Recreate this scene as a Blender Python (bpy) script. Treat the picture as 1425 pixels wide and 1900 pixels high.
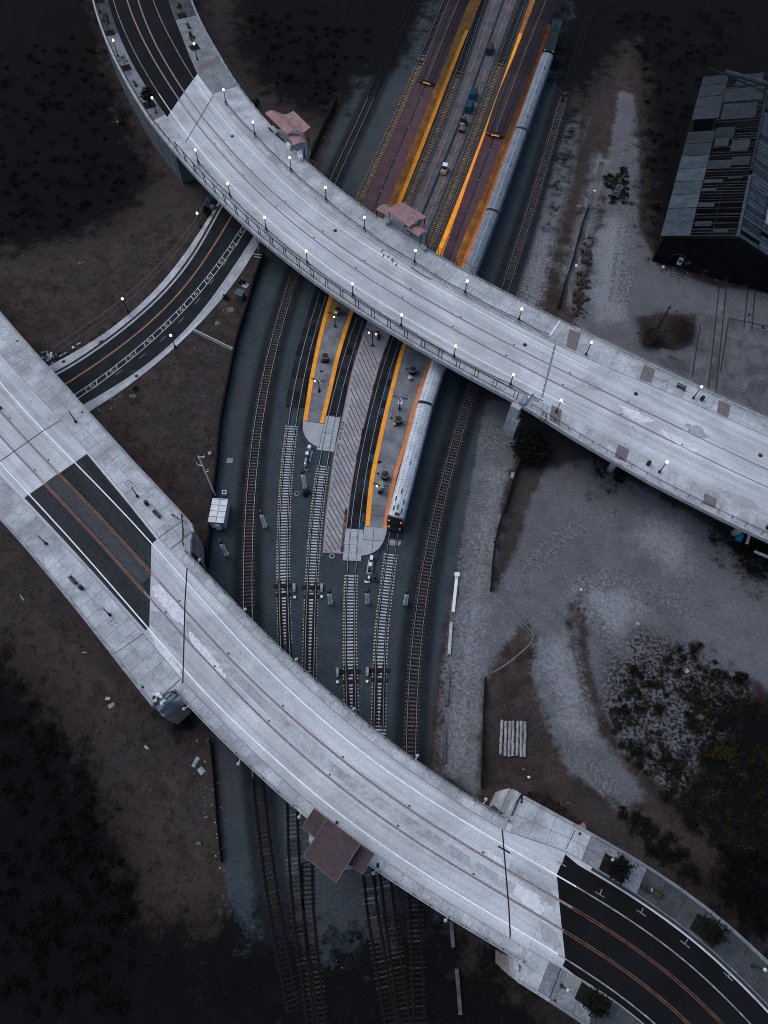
import bpy, math, random
import numpy as np
from mathutils import Vector
random.seed(7); RNG = np.random.default_rng(7)
for o in list(bpy.data.objects): bpy.data.objects.remove(o)
SC = bpy.context.scene
COL = SC.collection

# ------------------------------------------------------------------ camera
CAM_H = 120.0; TILT = math.radians(25.132); ROLL = math.radians(3.504); FPX = 1317.0
cam = bpy.data.cameras.new("camera"); cam_o = bpy.data.objects.new("camera", cam); COL.objects.link(cam_o)
cam.sensor_fit = 'HORIZONTAL'; cam.sensor_width = 36.0; cam.lens = 36.0 * FPX / 1425.0
cam.clip_start = 1.0; cam.clip_end = 6000.0
_cx, _sx, _cr, _sr = math.cos(TILT), math.sin(TILT), math.cos(ROLL), math.sin(ROLL)
RM = np.array([[1, 0, 0], [0, _cx, -_sx], [0, _sx, _cx]]) @ np.array([[_cr, -_sr, 0], [_sr, _cr, 0], [0, 0, 1]])
from mathutils import Matrix
cam_o.matrix_world = Matrix.Translation((0, 0, CAM_H)) @ Matrix(RM.tolist()).to_4x4()
SC.camera = cam_o

# ------------------------------------------------------------------ light: overcast dusk
SUN_EL, SUN_AZ = math.radians(52), math.radians(300)
w = bpy.data.worlds.new("World"); SC.world = w; w.use_nodes = True
wn = w.node_tree.nodes; wl = w.node_tree.links
bg = wn["Background"]; sky = wn.new("ShaderNodeTexSky"); sky.sky_type = 'NISHITA'; sky.sun_disc = False
sky.sun_elevation = SUN_EL; sky.sun_rotation = SUN_AZ; sky.air_density = 1.0; sky.dust_density = 2.0
wl.new(sky.outputs[0], bg.inputs[0]); bg.inputs[1].default_value = 0.10
sun = bpy.data.lights.new("sun", 'SUN'); sun.energy = 0.75; sun.angle = math.radians(50); sun.color = (0.97, 0.98, 1.0)
sun_o = bpy.data.objects.new("sun", sun); COL.objects.link(sun_o)
sd = Vector((math.sin(SUN_AZ) * math.cos(SUN_EL), math.cos(SUN_AZ) * math.cos(SUN_EL), math.sin(SUN_EL)))
sun_o.rotation_euler = sd.to_track_quat('Z', 'Y').to_euler(); sun_o.location = (0, 0, 300)
SC.view_settings.view_transform = 'Standard'; SC.view_settings.look = 'None'
SC.view_settings.exposure = 0.9; SC.cycles.filter_width = 1.0; SC.view_settings.gamma = 1.0; SC.view_settings.use_curve_mapping = False

# ------------------------------------------------------------------ helpers
def P(px, py, z=0.0):
    """a point of the place at height z, found along the line of sight of a picture point"""
    v = RM @ np.array([(px - 712.5) / FPX, -(py - 950.0) / FPX, -1.0])
    t = (z - CAM_H) / v[2]
    return Vector((v[0] * t, v[1] * t, z))
def PL(pts, z=0.0): return [P(x, y, z) for x, y in pts]
def base_of(top, z0, h):
    """foot at height z0 of an upright h tall whose head shows at a picture point"""
    q = P(top[0], top[1], z0 + h); return Vector((q.x, q.y, z0))

def spline(pts, step=1.0):
    """smooth even sampling of a polyline (Catmull-Rom)"""
    p = [Vector(q) for q in pts]
    if len(p) == 2: dense = [p[0].lerp(p[1], i / 50) for i in range(51)]
    else:
        e = [p[0] * 2 - p[1]] + p + [p[-1] * 2 - p[-2]]; dense = []
        for i in range(1, len(e) - 2):
            a, b, c, d = e[i - 1], e[i], e[i + 1], e[i + 2]
            for k in range(24):
                t = k / 24
                dense.append(0.5 * ((2 * b) + (c - a) * t + (2 * a - 5 * b + 4 * c - d) * t * t + (3 * b - a - 3 * c + d) * t ** 3))
        dense.append(p[-1])
    A = np.array([tuple(q) for q in dense]); L = np.r_[0, np.cumsum(np.linalg.norm(np.diff(A, axis=0), axis=1))]
    n = max(2, int(round(L[-1] / step)) + 1); S = np.linspace(0, L[-1], n)
    return [Vector((np.interp(s, L, A[:, 0]), np.interp(s, L, A[:, 1]), np.interp(s, L, A[:, 2]))) for s in S]
def offset(path, d):
    out = []
    for i, q in enumerate(path):
        t = (path[min(i + 1, len(path) - 1)] - path[max(i - 1, 0)]); t.z = 0; t.normalize()
        out.append(q + Vector((-t.y, t.x, 0)) * d)
    return out

class MB:
    def __init__(s): s.v = []; s.f = []
    def quad(s, a, b, c, d):
        i = len(s.v); s.v += [tuple(a), tuple(b), tuple(c), tuple(d)]; s.f.append((i, i + 1, i + 2, i + 3)); return s
    def box(s, c, size, rz=0.0, top=1.0):
        x, y, z = size[0] / 2, size[1] / 2, size[2] / 2; i = len(s.v); cr, sr = math.cos(rz), math.sin(rz)
        for zz, k in ((-z, 1.0), (z, top)):
            for xx, yy in ((-x, -y), (x, -y), (x, y), (-x, y)):
                s.v.append((c[0] + (xx * cr - yy * sr) * k, c[1] + (xx * sr + yy * cr) * k, c[2] + zz))
        s.f += [(i + 3, i + 2, i + 1, i), (i + 4, i + 5, i + 6, i + 7)] + [(i + k, i + (k + 1) % 4, i + 4 + (k + 1) % 4, i + 4 + k) for k in range(4)]
        return s
    def prism(s, poly, z0, z1):
        n = len(poly); a = sum(poly[k][0] * poly[(k + 1) % n][1] - poly[(k + 1) % n][0] * poly[k][1] for k in range(n))
        if a < 0: poly = list(poly)[::-1]
        i = len(s.v)
        for z in (z0, z1): s.v += [(q[0], q[1], z) for q in poly]
        s.f += [tuple(range(i + n - 1, i - 1, -1)), tuple(range(i + n, i + 2 * n))] + [(i + k, i + (k + 1) % n, i + n + (k + 1) % n, i + n + k) for k in range(n)]
        return s
    def band(s, L, R, z0, z1=None):
        """solid between two matching polylines (tops at z1 or at their own height)"""
        n = len(L); i = len(s.v)
        for k in range(n):
            l, r = L[k], R[k]; tl = l[2] if z1 is None else z1; tr = r[2] if z1 is None else z1
            s.v += [(l[0], l[1], tl), (r[0], r[1], tr), (r[0], r[1], z0), (l[0], l[1], z0)]
        for k in range(n - 1):
            a, b = i + 4 * k, i + 4 * k + 4
            s.f += [(a, a + 1, b + 1, b), (a + 1, a + 2, b + 2, b + 1), (a + 2, a + 3, b + 3, b + 2), (a + 3, a, b, b + 3)]
        s.f += [(i, i + 3, i + 2, i + 1), (b, b + 1, b + 2, b + 3)]
        return s
    def sheet(s, L, R):
        n = len(L); i = len(s.v)
        for k in range(n): s.v += [tuple(L[k]), tuple(R[k])]
        s.f += [(i + 2 * k, i + 2 * k + 1, i + 2 * k + 3, i + 2 * k + 2) for k in range(n - 1)]
        return s
    def tube(s, path, r, n=6, r1=None, cap=True):
        path = [Vector(q) for q in path]; m = len(path); i = len(s.v)
        for k, q in enumerate(path):
            t = (path[min(k + 1, m - 1)] - path[max(k - 1, 0)]).normalized()
            u = t.cross(Vector((0, 0, 1))) if abs(t.z) < 0.95 else t.cross(Vector((0, 1, 0)))
            u.normalize(); w2 = u.cross(t); rr = r if r1 is None else r + (r1 - r) * k / max(1, m - 1)
            for j in range(n):
                a = 2 * math.pi * j / n; s.v.append(tuple(q + u * (math.cos(a) * rr) + w2 * (math.sin(a) * rr)))
        for k in range(m - 1):
            for j in range(n):
                a, b = i + k * n + j, i + k * n + (j + 1) % n; s.f.append((a, b, b + n, a + n))
        if cap: s.f += [tuple(i + n - 1 - j for j in range(n)), tuple(i + (m - 1) * n + j for j in range(n))]
        return s
    def lathe(s, c, prof, n=12):
        i = len(s.v)
        for r, z in prof:
            for j in range(n):
                a = 2 * math.pi * j / n; s.v.append((c[0] + r * math.cos(a), c[1] + r * math.sin(a), c[2] + z))
        for k in range(len(prof) - 1):
            for j in range(n):
                a, b = i + k * n + j, i + k * n + (j + 1) % n; s.f.append((a, b, b + n, a + n))
        s.f += [tuple(i + n - 1 - j for j in range(n)), tuple(i + (len(prof) - 1) * n + j for j in range(n))]
        return s
    def mesh(s, name, mat, org=None, smooth=False):
        me = bpy.data.meshes.new(name)
        v = s.v if org is None else [(a - org[0], b - org[1], c - org[2]) for a, b, c in s.v]
        me.from_pydata(v, [], s.f)
        if mat is not None: me.materials.append(mat)
        if smooth: me.polygons.foreach_set('use_smooth', [True] * len(me.polygons))
        me.update(); return me
    def build(s, name, mat, parent=None, smooth=False):
        """one mesh object; under an unrotated parent the vertices are given in world space"""
        org = None if parent is None else root_loc(parent)
        return link(name, s.mesh(name, mat, org, smooth), parent)
def root_loc(o):
    v = Vector(o.location); q = o.parent
    while q is not None: v += Vector(q.location); q = q.parent
    return v
def link(name, data, parent=None, loc=None, rz=0.0):
    o = bpy.data.objects.new(name, data); COL.objects.link(o)
    if parent is not None: o.parent = parent
    if loc is not None: o.location = loc
    if rz: o.rotation_euler = (0, 0, rz)
    return o
def tag(o, label=None, cat=None, group=None, kind=None):
    if label: o['label'] = label
    if cat: o['category'] = cat
    if group: o['group'] = group
    if kind: o['kind'] = kind
    return o
def thing(name, label, cat, loc=(0, 0, 0), rz=0.0, group=None):
    return tag(link(name, None, None, loc, rz), label, cat, group)
def kids(o): return [c for c in ALLCH.get(o.name, [])]
ALLCH = {}
def part(mb, name, mat, root, smooth=False):
    """a part modelled in the thing's own space"""
    o = link(name, mb.mesh(name, mat, None, smooth), root); ALLCH.setdefault(root.name, []).append(o); return o
def dup(root, loc, rz=0.0, label=None, sc=None):
    r = root.copy(); COL.objects.link(r); r.location = loc; r.rotation_euler = (0, 0, rz)
    if label: r['label'] = label
    if sc: r.scale = (sc, sc, sc)
    for c in kids(root):
        d = c.copy(); COL.objects.link(d); d.parent = r
        for g in kids(c):
            e = g.copy(); COL.objects.link(e); e.parent = d
    return r
ORD = "first second third fourth fifth sixth seventh eighth ninth tenth eleventh twelfth thirteenth fourteenth fifteenth".split()

# ------------------------------------------------------------------ materials
def mat(name, c1, c2=None, scale=0.4, rough=0.9, grain=0.25, gscale=9.0, spec=0.08, bump=0.0, metal=0.0, rnd=0.0, emit=None, stretch=None, blotch=None, lane=None):
    m = bpy.data.materials.new(name); m.use_nodes = True; nt = m.node_tree; N = nt.nodes; K = nt.links
    b = N["Principled BSDF"]; b.inputs["Roughness"].default_value = rough; b.inputs["Specular IOR Level"].default_value = spec
    b.inputs["Metallic"].default_value = metal
    if emit:
        b.inputs["Emission Color"].default_value = (*emit[0], 1); b.inputs["Emission Strength"].default_value = emit[1]
    c2 = c2 or tuple(x * 0.72 for x in c1)
    g = N.new("ShaderNodeNewGeometry"); pos = g.outputs["Position"]
    if lane:
        at_ = N.new("ShaderNodeAttribute"); at_.attribute_name = 'lane'; mp = N.new("ShaderNodeMapping"); mp.inputs["Scale"].default_value = (lane[0], lane[1], 1); K.new(at_.outputs["Vector"], mp.inputs[0]); pos = mp.outputs[0]
    if stretch:
        mp = N.new("ShaderNodeMapping"); mp.vector_type = 'TEXTURE'; mp.inputs["Rotation"].default_value = (0, 0, -stretch[0]); mp.inputs["Scale"].default_value = (1 / stretch[1], 1, 1)
        K.new(pos, mp.inputs[0]); pos = mp.outputs[0]
    n1 = N.new("ShaderNodeTexNoise"); n1.inputs["Scale"].default_value = scale; n1.inputs["Detail"].default_value = 5; n1.inputs["Roughness"].default_value = 0.62
    K.new(pos, n1.inputs[0])
    r = N.new("ShaderNodeMapRange"); r.interpolation_type = 'SMOOTHSTEP'; r.inputs[1].default_value = 0.33; r.inputs[2].default_value = 0.67
    K.new(n1.outputs[0], r.inputs[0])
    mx = N.new("ShaderNodeMix"); mx.data_type = 'RGBA'; mx.inputs[6].default_value = (*c2, 1); mx.inputs[7].default_value = (*c1, 1)
    K.new(r.outputs[0], mx.inputs[0]); col = mx.outputs[2]
    n2 = N.new("ShaderNodeTexNoise"); n2.inputs["Scale"].default_value = gscale; n2.inputs["Detail"].default_value = 2
    K.new(g.outputs["Position"], n2.inputs[0])
    r2 = N.new("ShaderNodeMapRange"); r2.inputs[1].default_value = 0.3; r2.inputs[2].default_value = 0.7; r2.inputs[3].default_value = 1 - grain; r2.inputs[4].default_value = 1 + grain
    K.new(n2.outputs[0], r2.inputs[0]); val = r2.outputs[0]
    if blotch:
        n3 = N.new("ShaderNodeTexNoise"); n3.inputs["Scale"].default_value = blotch[0]; n3.inputs["Detail"].default_value = 7; n3.inputs["Roughness"].default_value = .68; n3.inputs["Distortion"].default_value = .6
        K.new(g.outputs["Position"], n3.inputs[0]); r4 = N.new("ShaderNodeMapRange"); r4.interpolation_type = 'SMOOTHSTEP'; r4.inputs[1].default_value = .36; r4.inputs[2].default_value = .64; r4.inputs[3].default_value = blotch[1]; r4.inputs[4].default_value = blotch[2]
        K.new(n3.outputs[0], r4.inputs[0]); m4 = N.new("ShaderNodeMath"); m4.operation = 'MULTIPLY'; K.new(val, m4.inputs[0]); K.new(r4.outputs[0], m4.inputs[1]); val = m4.outputs[0]
        n5 = N.new("ShaderNodeTexNoise"); n5.inputs["Scale"].default_value = 1.1; n5.inputs["Detail"].default_value = 4; n5.inputs["Roughness"].default_value = .75
        K.new(g.outputs["Position"], n5.inputs[0]); r5 = N.new("ShaderNodeMapRange"); r5.inputs[1].default_value = .69; r5.inputs[2].default_value = .76; r5.inputs[3].default_value = 1; r5.inputs[4].default_value = .78
        K.new(n5.outputs[0], r5.inputs[0]); m5 = N.new("ShaderNodeMath"); m5.operation = 'MULTIPLY'; K.new(val, m5.inputs[0]); K.new(r5.outputs[0], m5.inputs[1]); val = m5.outputs[0]
    if rnd:
        oi = N.new("ShaderNodeObjectInfo"); r3 = N.new("ShaderNodeMapRange"); r3.inputs[3].default_value = 1 - rnd; r3.inputs[4].default_value = 1 + rnd
        K.new(oi.outputs["Random"], r3.inputs[0]); mm = N.new("ShaderNodeMath"); mm.operation = 'MULTIPLY'
        K.new(val, mm.inputs[0]); K.new(r3.outputs[0], mm.inputs[1]); val = mm.outputs[0]
    vm = N.new("ShaderNodeVectorMath"); vm.operation = 'SCALE'; K.new(col, vm.inputs[0]); K.new(val, vm.inputs["Scale"])
    K.new(vm.outputs[0], b.inputs["Base Color"])
    if bump:
        bp = N.new("ShaderNodeBump"); bp.inputs["Strength"].default_value = bump; bp.inputs["Distance"].default_value = 0.05
        K.new(n2.outputs[0], bp.inputs["Height"]); K.new(bp.outputs[0], b.inputs["Normal"])
    return m
M = {}
M['deck'] = mat('deck_concrete', (.425, .44, .455), (.30, .315, .33), 1.0, grain=.12, gscale=3.2, lane=(.018, .8), blotch=(.075, .85, 1.15))
M['deck2'] = mat('approach_concrete', (.40, .415, .43), (.29, .30, .315), .2, grain=.16, gscale=3.0)
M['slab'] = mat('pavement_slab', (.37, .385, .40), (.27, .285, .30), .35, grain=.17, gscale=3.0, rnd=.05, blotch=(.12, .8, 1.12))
M['slabdark'] = mat('edge_shaded_slab', (.056, .062, .068), (.036, .040, .044), .5, grain=.2, gscale=4, rnd=.08)  # pavement colour with the outer edge darkening painted in
M['slabmid'] = mat('half_shaded_slab', (.185, .196, .208), (.125, .133, .142), .5, grain=.2, gscale=4, rnd=.08)  # pavement partly darkened in colour, the step before the darkest slabs
M['kerb'] = mat('kerb_stone', (.31, .32, .335), (.24, .25, .26), .8, grain=.15)
M['fascia'] = mat('bridge_concrete', (.34, .35, .36), (.24, .25, .26), .6, grain=.2, gscale=3)
M['wall'] = mat('retaining_wall_concrete', (.085, .094, .104), (.055, .062, .07), .5, grain=.25, gscale=3)
M['brickpave'] = mat('brown_paving', (.15, .13, .13), (.11, .10, .10), 1.5, grain=.3, gscale=6)
M['asphalt'] = mat('dark_asphalt', (.031, .0345, .0375), (.0185, .021, .0235), .5, gscale=2.6, stretch=(.82, .05), grain=.25)
M['asphalt_black'] = mat('black_asphalt', (.0072, .0078, .0086), (.0045, .005, .0055), .2, grain=.25, gscale=5)  # near-black asphalt of the two outer approaches
M['road'] = mat('old_asphalt', (.0145, .019, .021), (.0095, .0125, .014), .3, grain=.25, gscale=5)
M['asphalt_worn'] = mat('worn_asphalt', (.050, .053, .056), (.034, .037, .040), .6, stretch=(.82, .05), gscale=2.6)
M['steel2'] = mat('polished_rail', (.30, .32, .34), (.2, .21, .23), 1.0, rough=.5, metal=.3, spec=.4)
M['white'] = mat('white_paint', (.78, .78, .78), (.60, .61, .62), 1.1, grain=.12)
M['oldwhite'] = mat('worn_white_paint', (.5, .51, .52), (.33, .34, .35), 1.2, grain=.3)
M['linebrown'] = mat('worn_brown_paint', (.215, .155, .150), (.185, .162, .163), .9, grain=.3, gscale=3)
M['dimwhite'] = mat('edge_shaded_white_paint', (.27, .28, .29), (.10, .105, .11), 1.0, grain=.25)  # white line paint with edge darkening put into its colour
M['dimorange'] = mat('edge_shaded_orange_paint', (.155, .075, .05), (.075, .04, .03), .9, grain=.3)  # orange line paint dimmed by painted edge darkening
M['lineorange'] = mat('orange_line_paint', (.30, .14, .088), (.19, .095, .068), .8, grain=.25)
M['joint'] = mat('joint_rubber', (.022, .024, .027))
M['black'] = mat('black_metal', (.012, .013, .014), rough=.55, spec=.4)
M['iron'] = mat('dark_iron', (.03, .032, .035), rough=.7)
M['steel'] = mat('rail_steel', (.22, .22, .225), (.14, .137, .14), 1.0, rough=.45, metal=.6, spec=.5)
M['rust'] = mat('rusty_rail_foot', (.020, .0172, .0172), (.013, .0115, .0115), 2.0)
M['railshade'] = mat('edge_shaded_rail', (.0105, .0100, .0100), (.007, .0068, .0068), 2.0)  # rail colour with the fall-off toward the outer edge painted in
M['orange_shaded'] = mat('edge_shaded_warning_paint', (.33, .125, .018), (.22, .08, .015), .6, grain=.3)  # far ends of the warning strips, shade put into the orange
M['tan_shaded'] = mat('edge_shaded_tan_paving', (.085, .05, .022), (.05, .03, .016), .6, grain=.3)  # tan with edge shade mixed in, left unapplied
M['yard_shaded'] = mat('edge_shaded_lane_concrete', (.038, .038, .043), (.024, .024, .028), .4, grain=.25)  # lane grey with edge shade mixed in, left unapplied
M['roofshade'] = mat('edge_shaded_maroon_roof', (.0175, .0115, .0135), (.012, .008, .0095), .5, grain=.15)  # far roof panels, last step of the painted darkening
M['deckshade'] = mat('edge_shaded_concrete', (.032, .037, .042), (.022, .026, .03), .6)  # for the deck edge cover, shade held in the colour
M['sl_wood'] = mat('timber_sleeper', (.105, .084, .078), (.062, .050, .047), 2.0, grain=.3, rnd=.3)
M['sl_dark'] = mat('dark_timber_sleeper', (.034, .030, .029), (.02, .018, .018), 2.0, grain=.3, rnd=.35)  # dark timber, also the middle step of the painted edge fade
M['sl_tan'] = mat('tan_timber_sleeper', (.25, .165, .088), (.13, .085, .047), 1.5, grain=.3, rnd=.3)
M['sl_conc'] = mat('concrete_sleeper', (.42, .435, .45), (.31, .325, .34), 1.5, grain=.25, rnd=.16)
M['sl_black'] = mat('edge_shaded_sleeper', (.0125, .0118, .0118), (.008, .0078, .0078), 1.0, rnd=.3)  # outermost sleepers, nearly black from painted edge darkening
M['sl_grey'] = mat('half_shaded_concrete_sleeper', (.115, .12, .125), (.06, .063, .067), 1.0, grain=.3, rnd=.3)  # concrete dimmed in colour, start of the fade toward the lower edge
M['plat'] = mat('platform_concrete', (.175, .187, .205), (.105, .113, .125), .35, grain=.25, gscale=3)
M['apron'] = mat('pale_concrete', (.30, .315, .33), (.25, .26, .275), .5, grain=.15)
M['tan'] = mat('tan_paving', (.30, .175, .06), (.19, .11, .045), .6, grain=.3, gscale=5)
M['orange'] = mat('yellow_warning_paint', (.84, .315, .02), (.68, .235, .025), .5, grain=.2, gscale=5)
M['orange2'] = mat('orange_warning_paint', (.66, .215, .075), (.48, .145, .045), .5, grain=.2, gscale=5)
M['walk'] = mat('hatched_walk_concrete', (.27, .275, .29), (.205, .21, .225), .3, grain=.2, gscale=3)
M['hatch'] = mat('brown_hatch_paint', (.105, .062, .058), (.075, .05, .05), 1.5, grain=.3)
M['pink'] = mat('pink_edge_paint', (.30, .17, .165), (.2, .12, .12), 1.5, grain=.25)
M['panelw'] = mat('crossing_panel_concrete', (.33, .35, .37), (.26, .28, .30), .8, grain=.15, rnd=.06)
M['rubber'] = mat('black_rubber_panel', (.016, .020, .023), (.010, .012, .014), .8, grain=.4, gscale=5, rnd=.45)
M['rubberblue'] = mat('blue_rubber_panel', (.012, .045, .075), (.008, .028, .05), .8, grain=.3)
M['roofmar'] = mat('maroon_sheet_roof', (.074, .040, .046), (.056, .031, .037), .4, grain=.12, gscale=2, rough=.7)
M['roofmar2'] = mat('maroon_gable_roof', (.036, .022, .026), (.026, .017, .02), .4, grain=.12, gscale=2, rough=.7)  # upper roofs dimmed in colour, first step of the edge fade
M['roofpink'] = mat('faded_red_roof', (.27, .165, .160), (.185, .112, .114), .9, grain=.25, gscale=3.5, rough=.7)
M['roofbrown'] = mat('brown_sheet_roof', (.066, .046, .047), (.048, .035, .037), .6, grain=.2, gscale=3, rough=.75)
M['gutter'] = mat('gutter_metal', (.012, .018, .024), rough=.5)
M['yard'] = mat('service_lane_concrete', (.088, .088, .100), (.056, .055, .063), .3, grain=.25, gscale=3)
M['carroof'] = mat('train_roof_metal', (.40, .44, .47), (.30, .335, .37), .5, rough=.5, metal=.15, grain=.15, gscale=4, spec=.4)
M['carroof2'] = mat('train_roof_dark', (.135, .160, .185), (.085, .104, .124), .4, rough=.5, metal=.15, grain=.2, gscale=4, spec=.4)  # darker blue grey for the far coaches
M['carside'] = mat('train_side_steel', (.26, .27, .28), rough=.4, metal=.5)
M['seam'] = mat('roof_seam', (.24, .26, .28), (.18, .2, .22), 1.0)
M['glass'] = mat('dark_glass', (.01, .012, .014), rough=.1, spec=.6)
M['redlamp'] = mat('red_tail_lamp', (.5, .05, .03), emit=((1, .25, .16), .35))
M['globe'] = mat('lit_globe', (.9, .9, .85), emit=((1.0, .95, .87), 1.7), grain=0)
M['warm'] = mat('warm_lamp', (.9, .8, .5), emit=((1.0, .78, .38), 1.6), grain=0)
M['globeoff'] = mat('white_globe', (.5, .52, .54), grain=.05)
M['white_metal'] = mat('white_metal', (.62, .64, .66), (.5, .52, .54), 1.0, grain=.1)
M['grey_metal'] = mat('grey_metal', (.22, .24, .255), (.16, .175, .19), 1.0, grain=.15)
M['green_metal'] = mat('green_cabinet', (.075, .105, .10), (.055, .075, .072), 1.0)
M['blue'] = mat('blue_plastic', (.03, .20, .33), (.02, .12, .2), 1.0)
M['bluedark'] = mat('dark_blue_paint', (.012, .05, .085), (.008, .032, .055), 1.0)
M['planter'] = mat('planter_brown', (.045, .042, .043), rough=.8)
M['soil'] = mat('black_soil', (.010, .009, .008))
M['bloom'] = mat('red_plant', (.12, .04, .035), (.06, .03, .02), 4.0)
M['leaf'] = mat('dark_leaf', (.0095, .0105, .008), (.0055, .0065, .005), 1.5, grain=.4)
M['leaf2'] = mat('olive_leaf', (.020, .021, .0095), (.009, .0105, .0065), .7, grain=.5)
M['leaf3'] = mat('yellow_leaf', (.045, .032, .009), (.02, .016, .007), .9, grain=.4)
M['leaf4'] = mat('dry_brush', (.050, .035, .026), (.024, .018, .015), .9, grain=.4)
M['bark'] = mat('bark', (.03, .026, .023))
M['leafblack'] = mat('added_black_leaf', (.0052, .0056, .0048), (.003, .0032, .003), .5, grain=.4)  # for scrub added over the painted dark ground
M['straw'] = mat('dry_grass', (.085, .063, .052), (.045, .034, .030), .9, grain=.4)
M['log'] = mat('grey_log', (.28, .285, .29), (.15, .15, .15), 1.5, grain=.35, gscale=5, rnd=.15)
M['beam'] = mat('concrete_beam', (.36, .37, .38), (.24, .25, .26), 1.2, grain=.2, rnd=.15)
M['bright_white'] = mat('bright_white_paint', (.8, .82, .84), (.7, .72, .74), 1.0, grain=.05)
M['deckworn'] = mat('worn_lane_concrete', (.335, .35, .365), (.25, .263, .276), .9, grain=.14, gscale=3.2, blotch=(.1, .8, 1.25))
M['deckpale'] = mat('pale_patch_concrete', (.56, .575, .59), (.45, .465, .48), .9, grain=.12, gscale=3.2)
M['deckgrey'] = mat('grey_patch_concrete', (.30, .315, .33), (.24, .252, .265), .9, grain=.14, gscale=3.2)
M['roofmid'] = mat('half_shaded_maroon_roof', (.026, .0165, .0195), (.019, .0122, .0145), .5, grain=.15)  # maroon darkened halfway, second step of the painted edge fade
M['litter'] = mat('pale_litter', (.36, .38, .40), (.17, .18, .19), .8, grain=.3)
M['mound'] = mat('stone', (.12, .12, .125), rnd=.3)
M['sheetgrey'] = mat('grey_roof_sheet', (.043, .057, .068), (.024, .033, .041), .6, rough=.6, grain=.18, rnd=.2)
M['sheetdark'] = mat('dull_roof_sheet', (.020, .026, .032), (.012, .016, .020), .6, rough=.6, grain=.2, rnd=.3)
M['rafter'] = mat('roof_rafter', (.028, .031, .036), (.012, .0135, .016), 1.0, grain=.3, rnd=.5)
M['oldwood'] = mat('black_old_wood', (.006, .006, .0066), (.004, .004, .0045), .8, grain=.3)
M['brick'] = mat('wing_wall_stone', (.20, .165, .16), (.14, .12, .118), 1.2, grain=.35, gscale=5)
M['pad'] = mat('old_yard_concrete', (.10, .101, .108), (.058, .058, .063), .25, grain=.3, gscale=3.2, blotch=(.2, .75, 1.2))
M['wire'] = mat('fence_wire', (.24, .26, .27))
M['darkfence'] = mat('dark_fence', (.008, .0085, .009))
M['brownred'] = mat('red_brown_edge', (.042, .024, .026), (.028, .018, .02), 1.0)
M['green'] = mat('olive_cloth', (.045, .052, .012), (.025, .03, .009), 2.0)
M['palebag'] = mat('pale_bag', (.25, .32, .36), (.14, .19, .22), 4.0)
M['carpaint'] = mat('black_car_paint', (.008, .009, .010), rough=.3, spec=.5)
M['cartlime'] = mat('lime_cart_paint', (.30, .33, .10), (.2, .22, .08), 2)
M['teal'] = mat('teal_tarp', (.02, .24, .40), (.01, .12, .2), 1.5)
M['wood'] = mat('tan_board', (.20, .12, .06), (.12, .07, .04), 2.0, rnd=.2)
M['stain'] = mat('damp_stain', (.008, .008, .008), (.006, .006, .006))
M['dimwarm'] = mat('dim_warm_lamp', (.7, .4, .12), emit=((1.0, .55, .15), .25), grain=0)

# ------------------------------------------------------------------ ground
def g_axis(lo, hi, step, far):
    a = np.arange(lo, hi + 1e-6, step); return np.r_[-far, lo - 400, lo - 90, lo - 25, a, hi + 25, hi + 90, hi + 400, far]
gx = g_axis(-128, 116, 0.75, 3000); gy = g_axis(-42, 246, 0.75, 3000)
GX, GY = np.meshgrid(gx, gy, indexing='ij'); GP = np.c_[GX.ravel(), GY.ravel()]
def sdist(px_poly, z=0.0, world=False):
    """signed distance (m, inside positive) from every ground vertex to a polygon"""
    q = np.array([(p.x, p.y) for p in PL(px_poly, z)]) if not world else np.array(px_poly)
    d = np.full(len(GP), 1e9); ins = np.zeros(len(GP), bool); n = len(q)
    for i in range(n):
        a, b = q[i], q[(i + 1) % n]; e = b - a; v = GP - a
        t = np.clip((v @ e) / max(1e-9, e @ e), 0, 1); d = np.minimum(d, np.hypot(*(v - t[:, None] * e).T))
        c = ((a[1] > GP[:, 1]) != (b[1] > GP[:, 1]))
        with np.errstate(divide='ignore', invalid='ignore'):
            xi = (b[0] - a[0]) * (GP[:, 1] - a[1]) / (b[1] - a[1]) + a[0]
        ins ^= c & (GP[:, 0] < xi)
    return np.where(ins, d, -d)
def ldist(path):
    q = np.array([(p.x, p.y) for p in path]); d = np.full(len(GP), 1e9)
    for i in range(len(q) - 1):
        a, b = q[i], q[i + 1]; e = b - a; v = GP - a; t = np.clip((v @ e) / max(1e-9, e @ e), 0, 1)
        d = np.minimum(d, np.hypot(*(v - t[:, None] * e).T))
    return d
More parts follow.
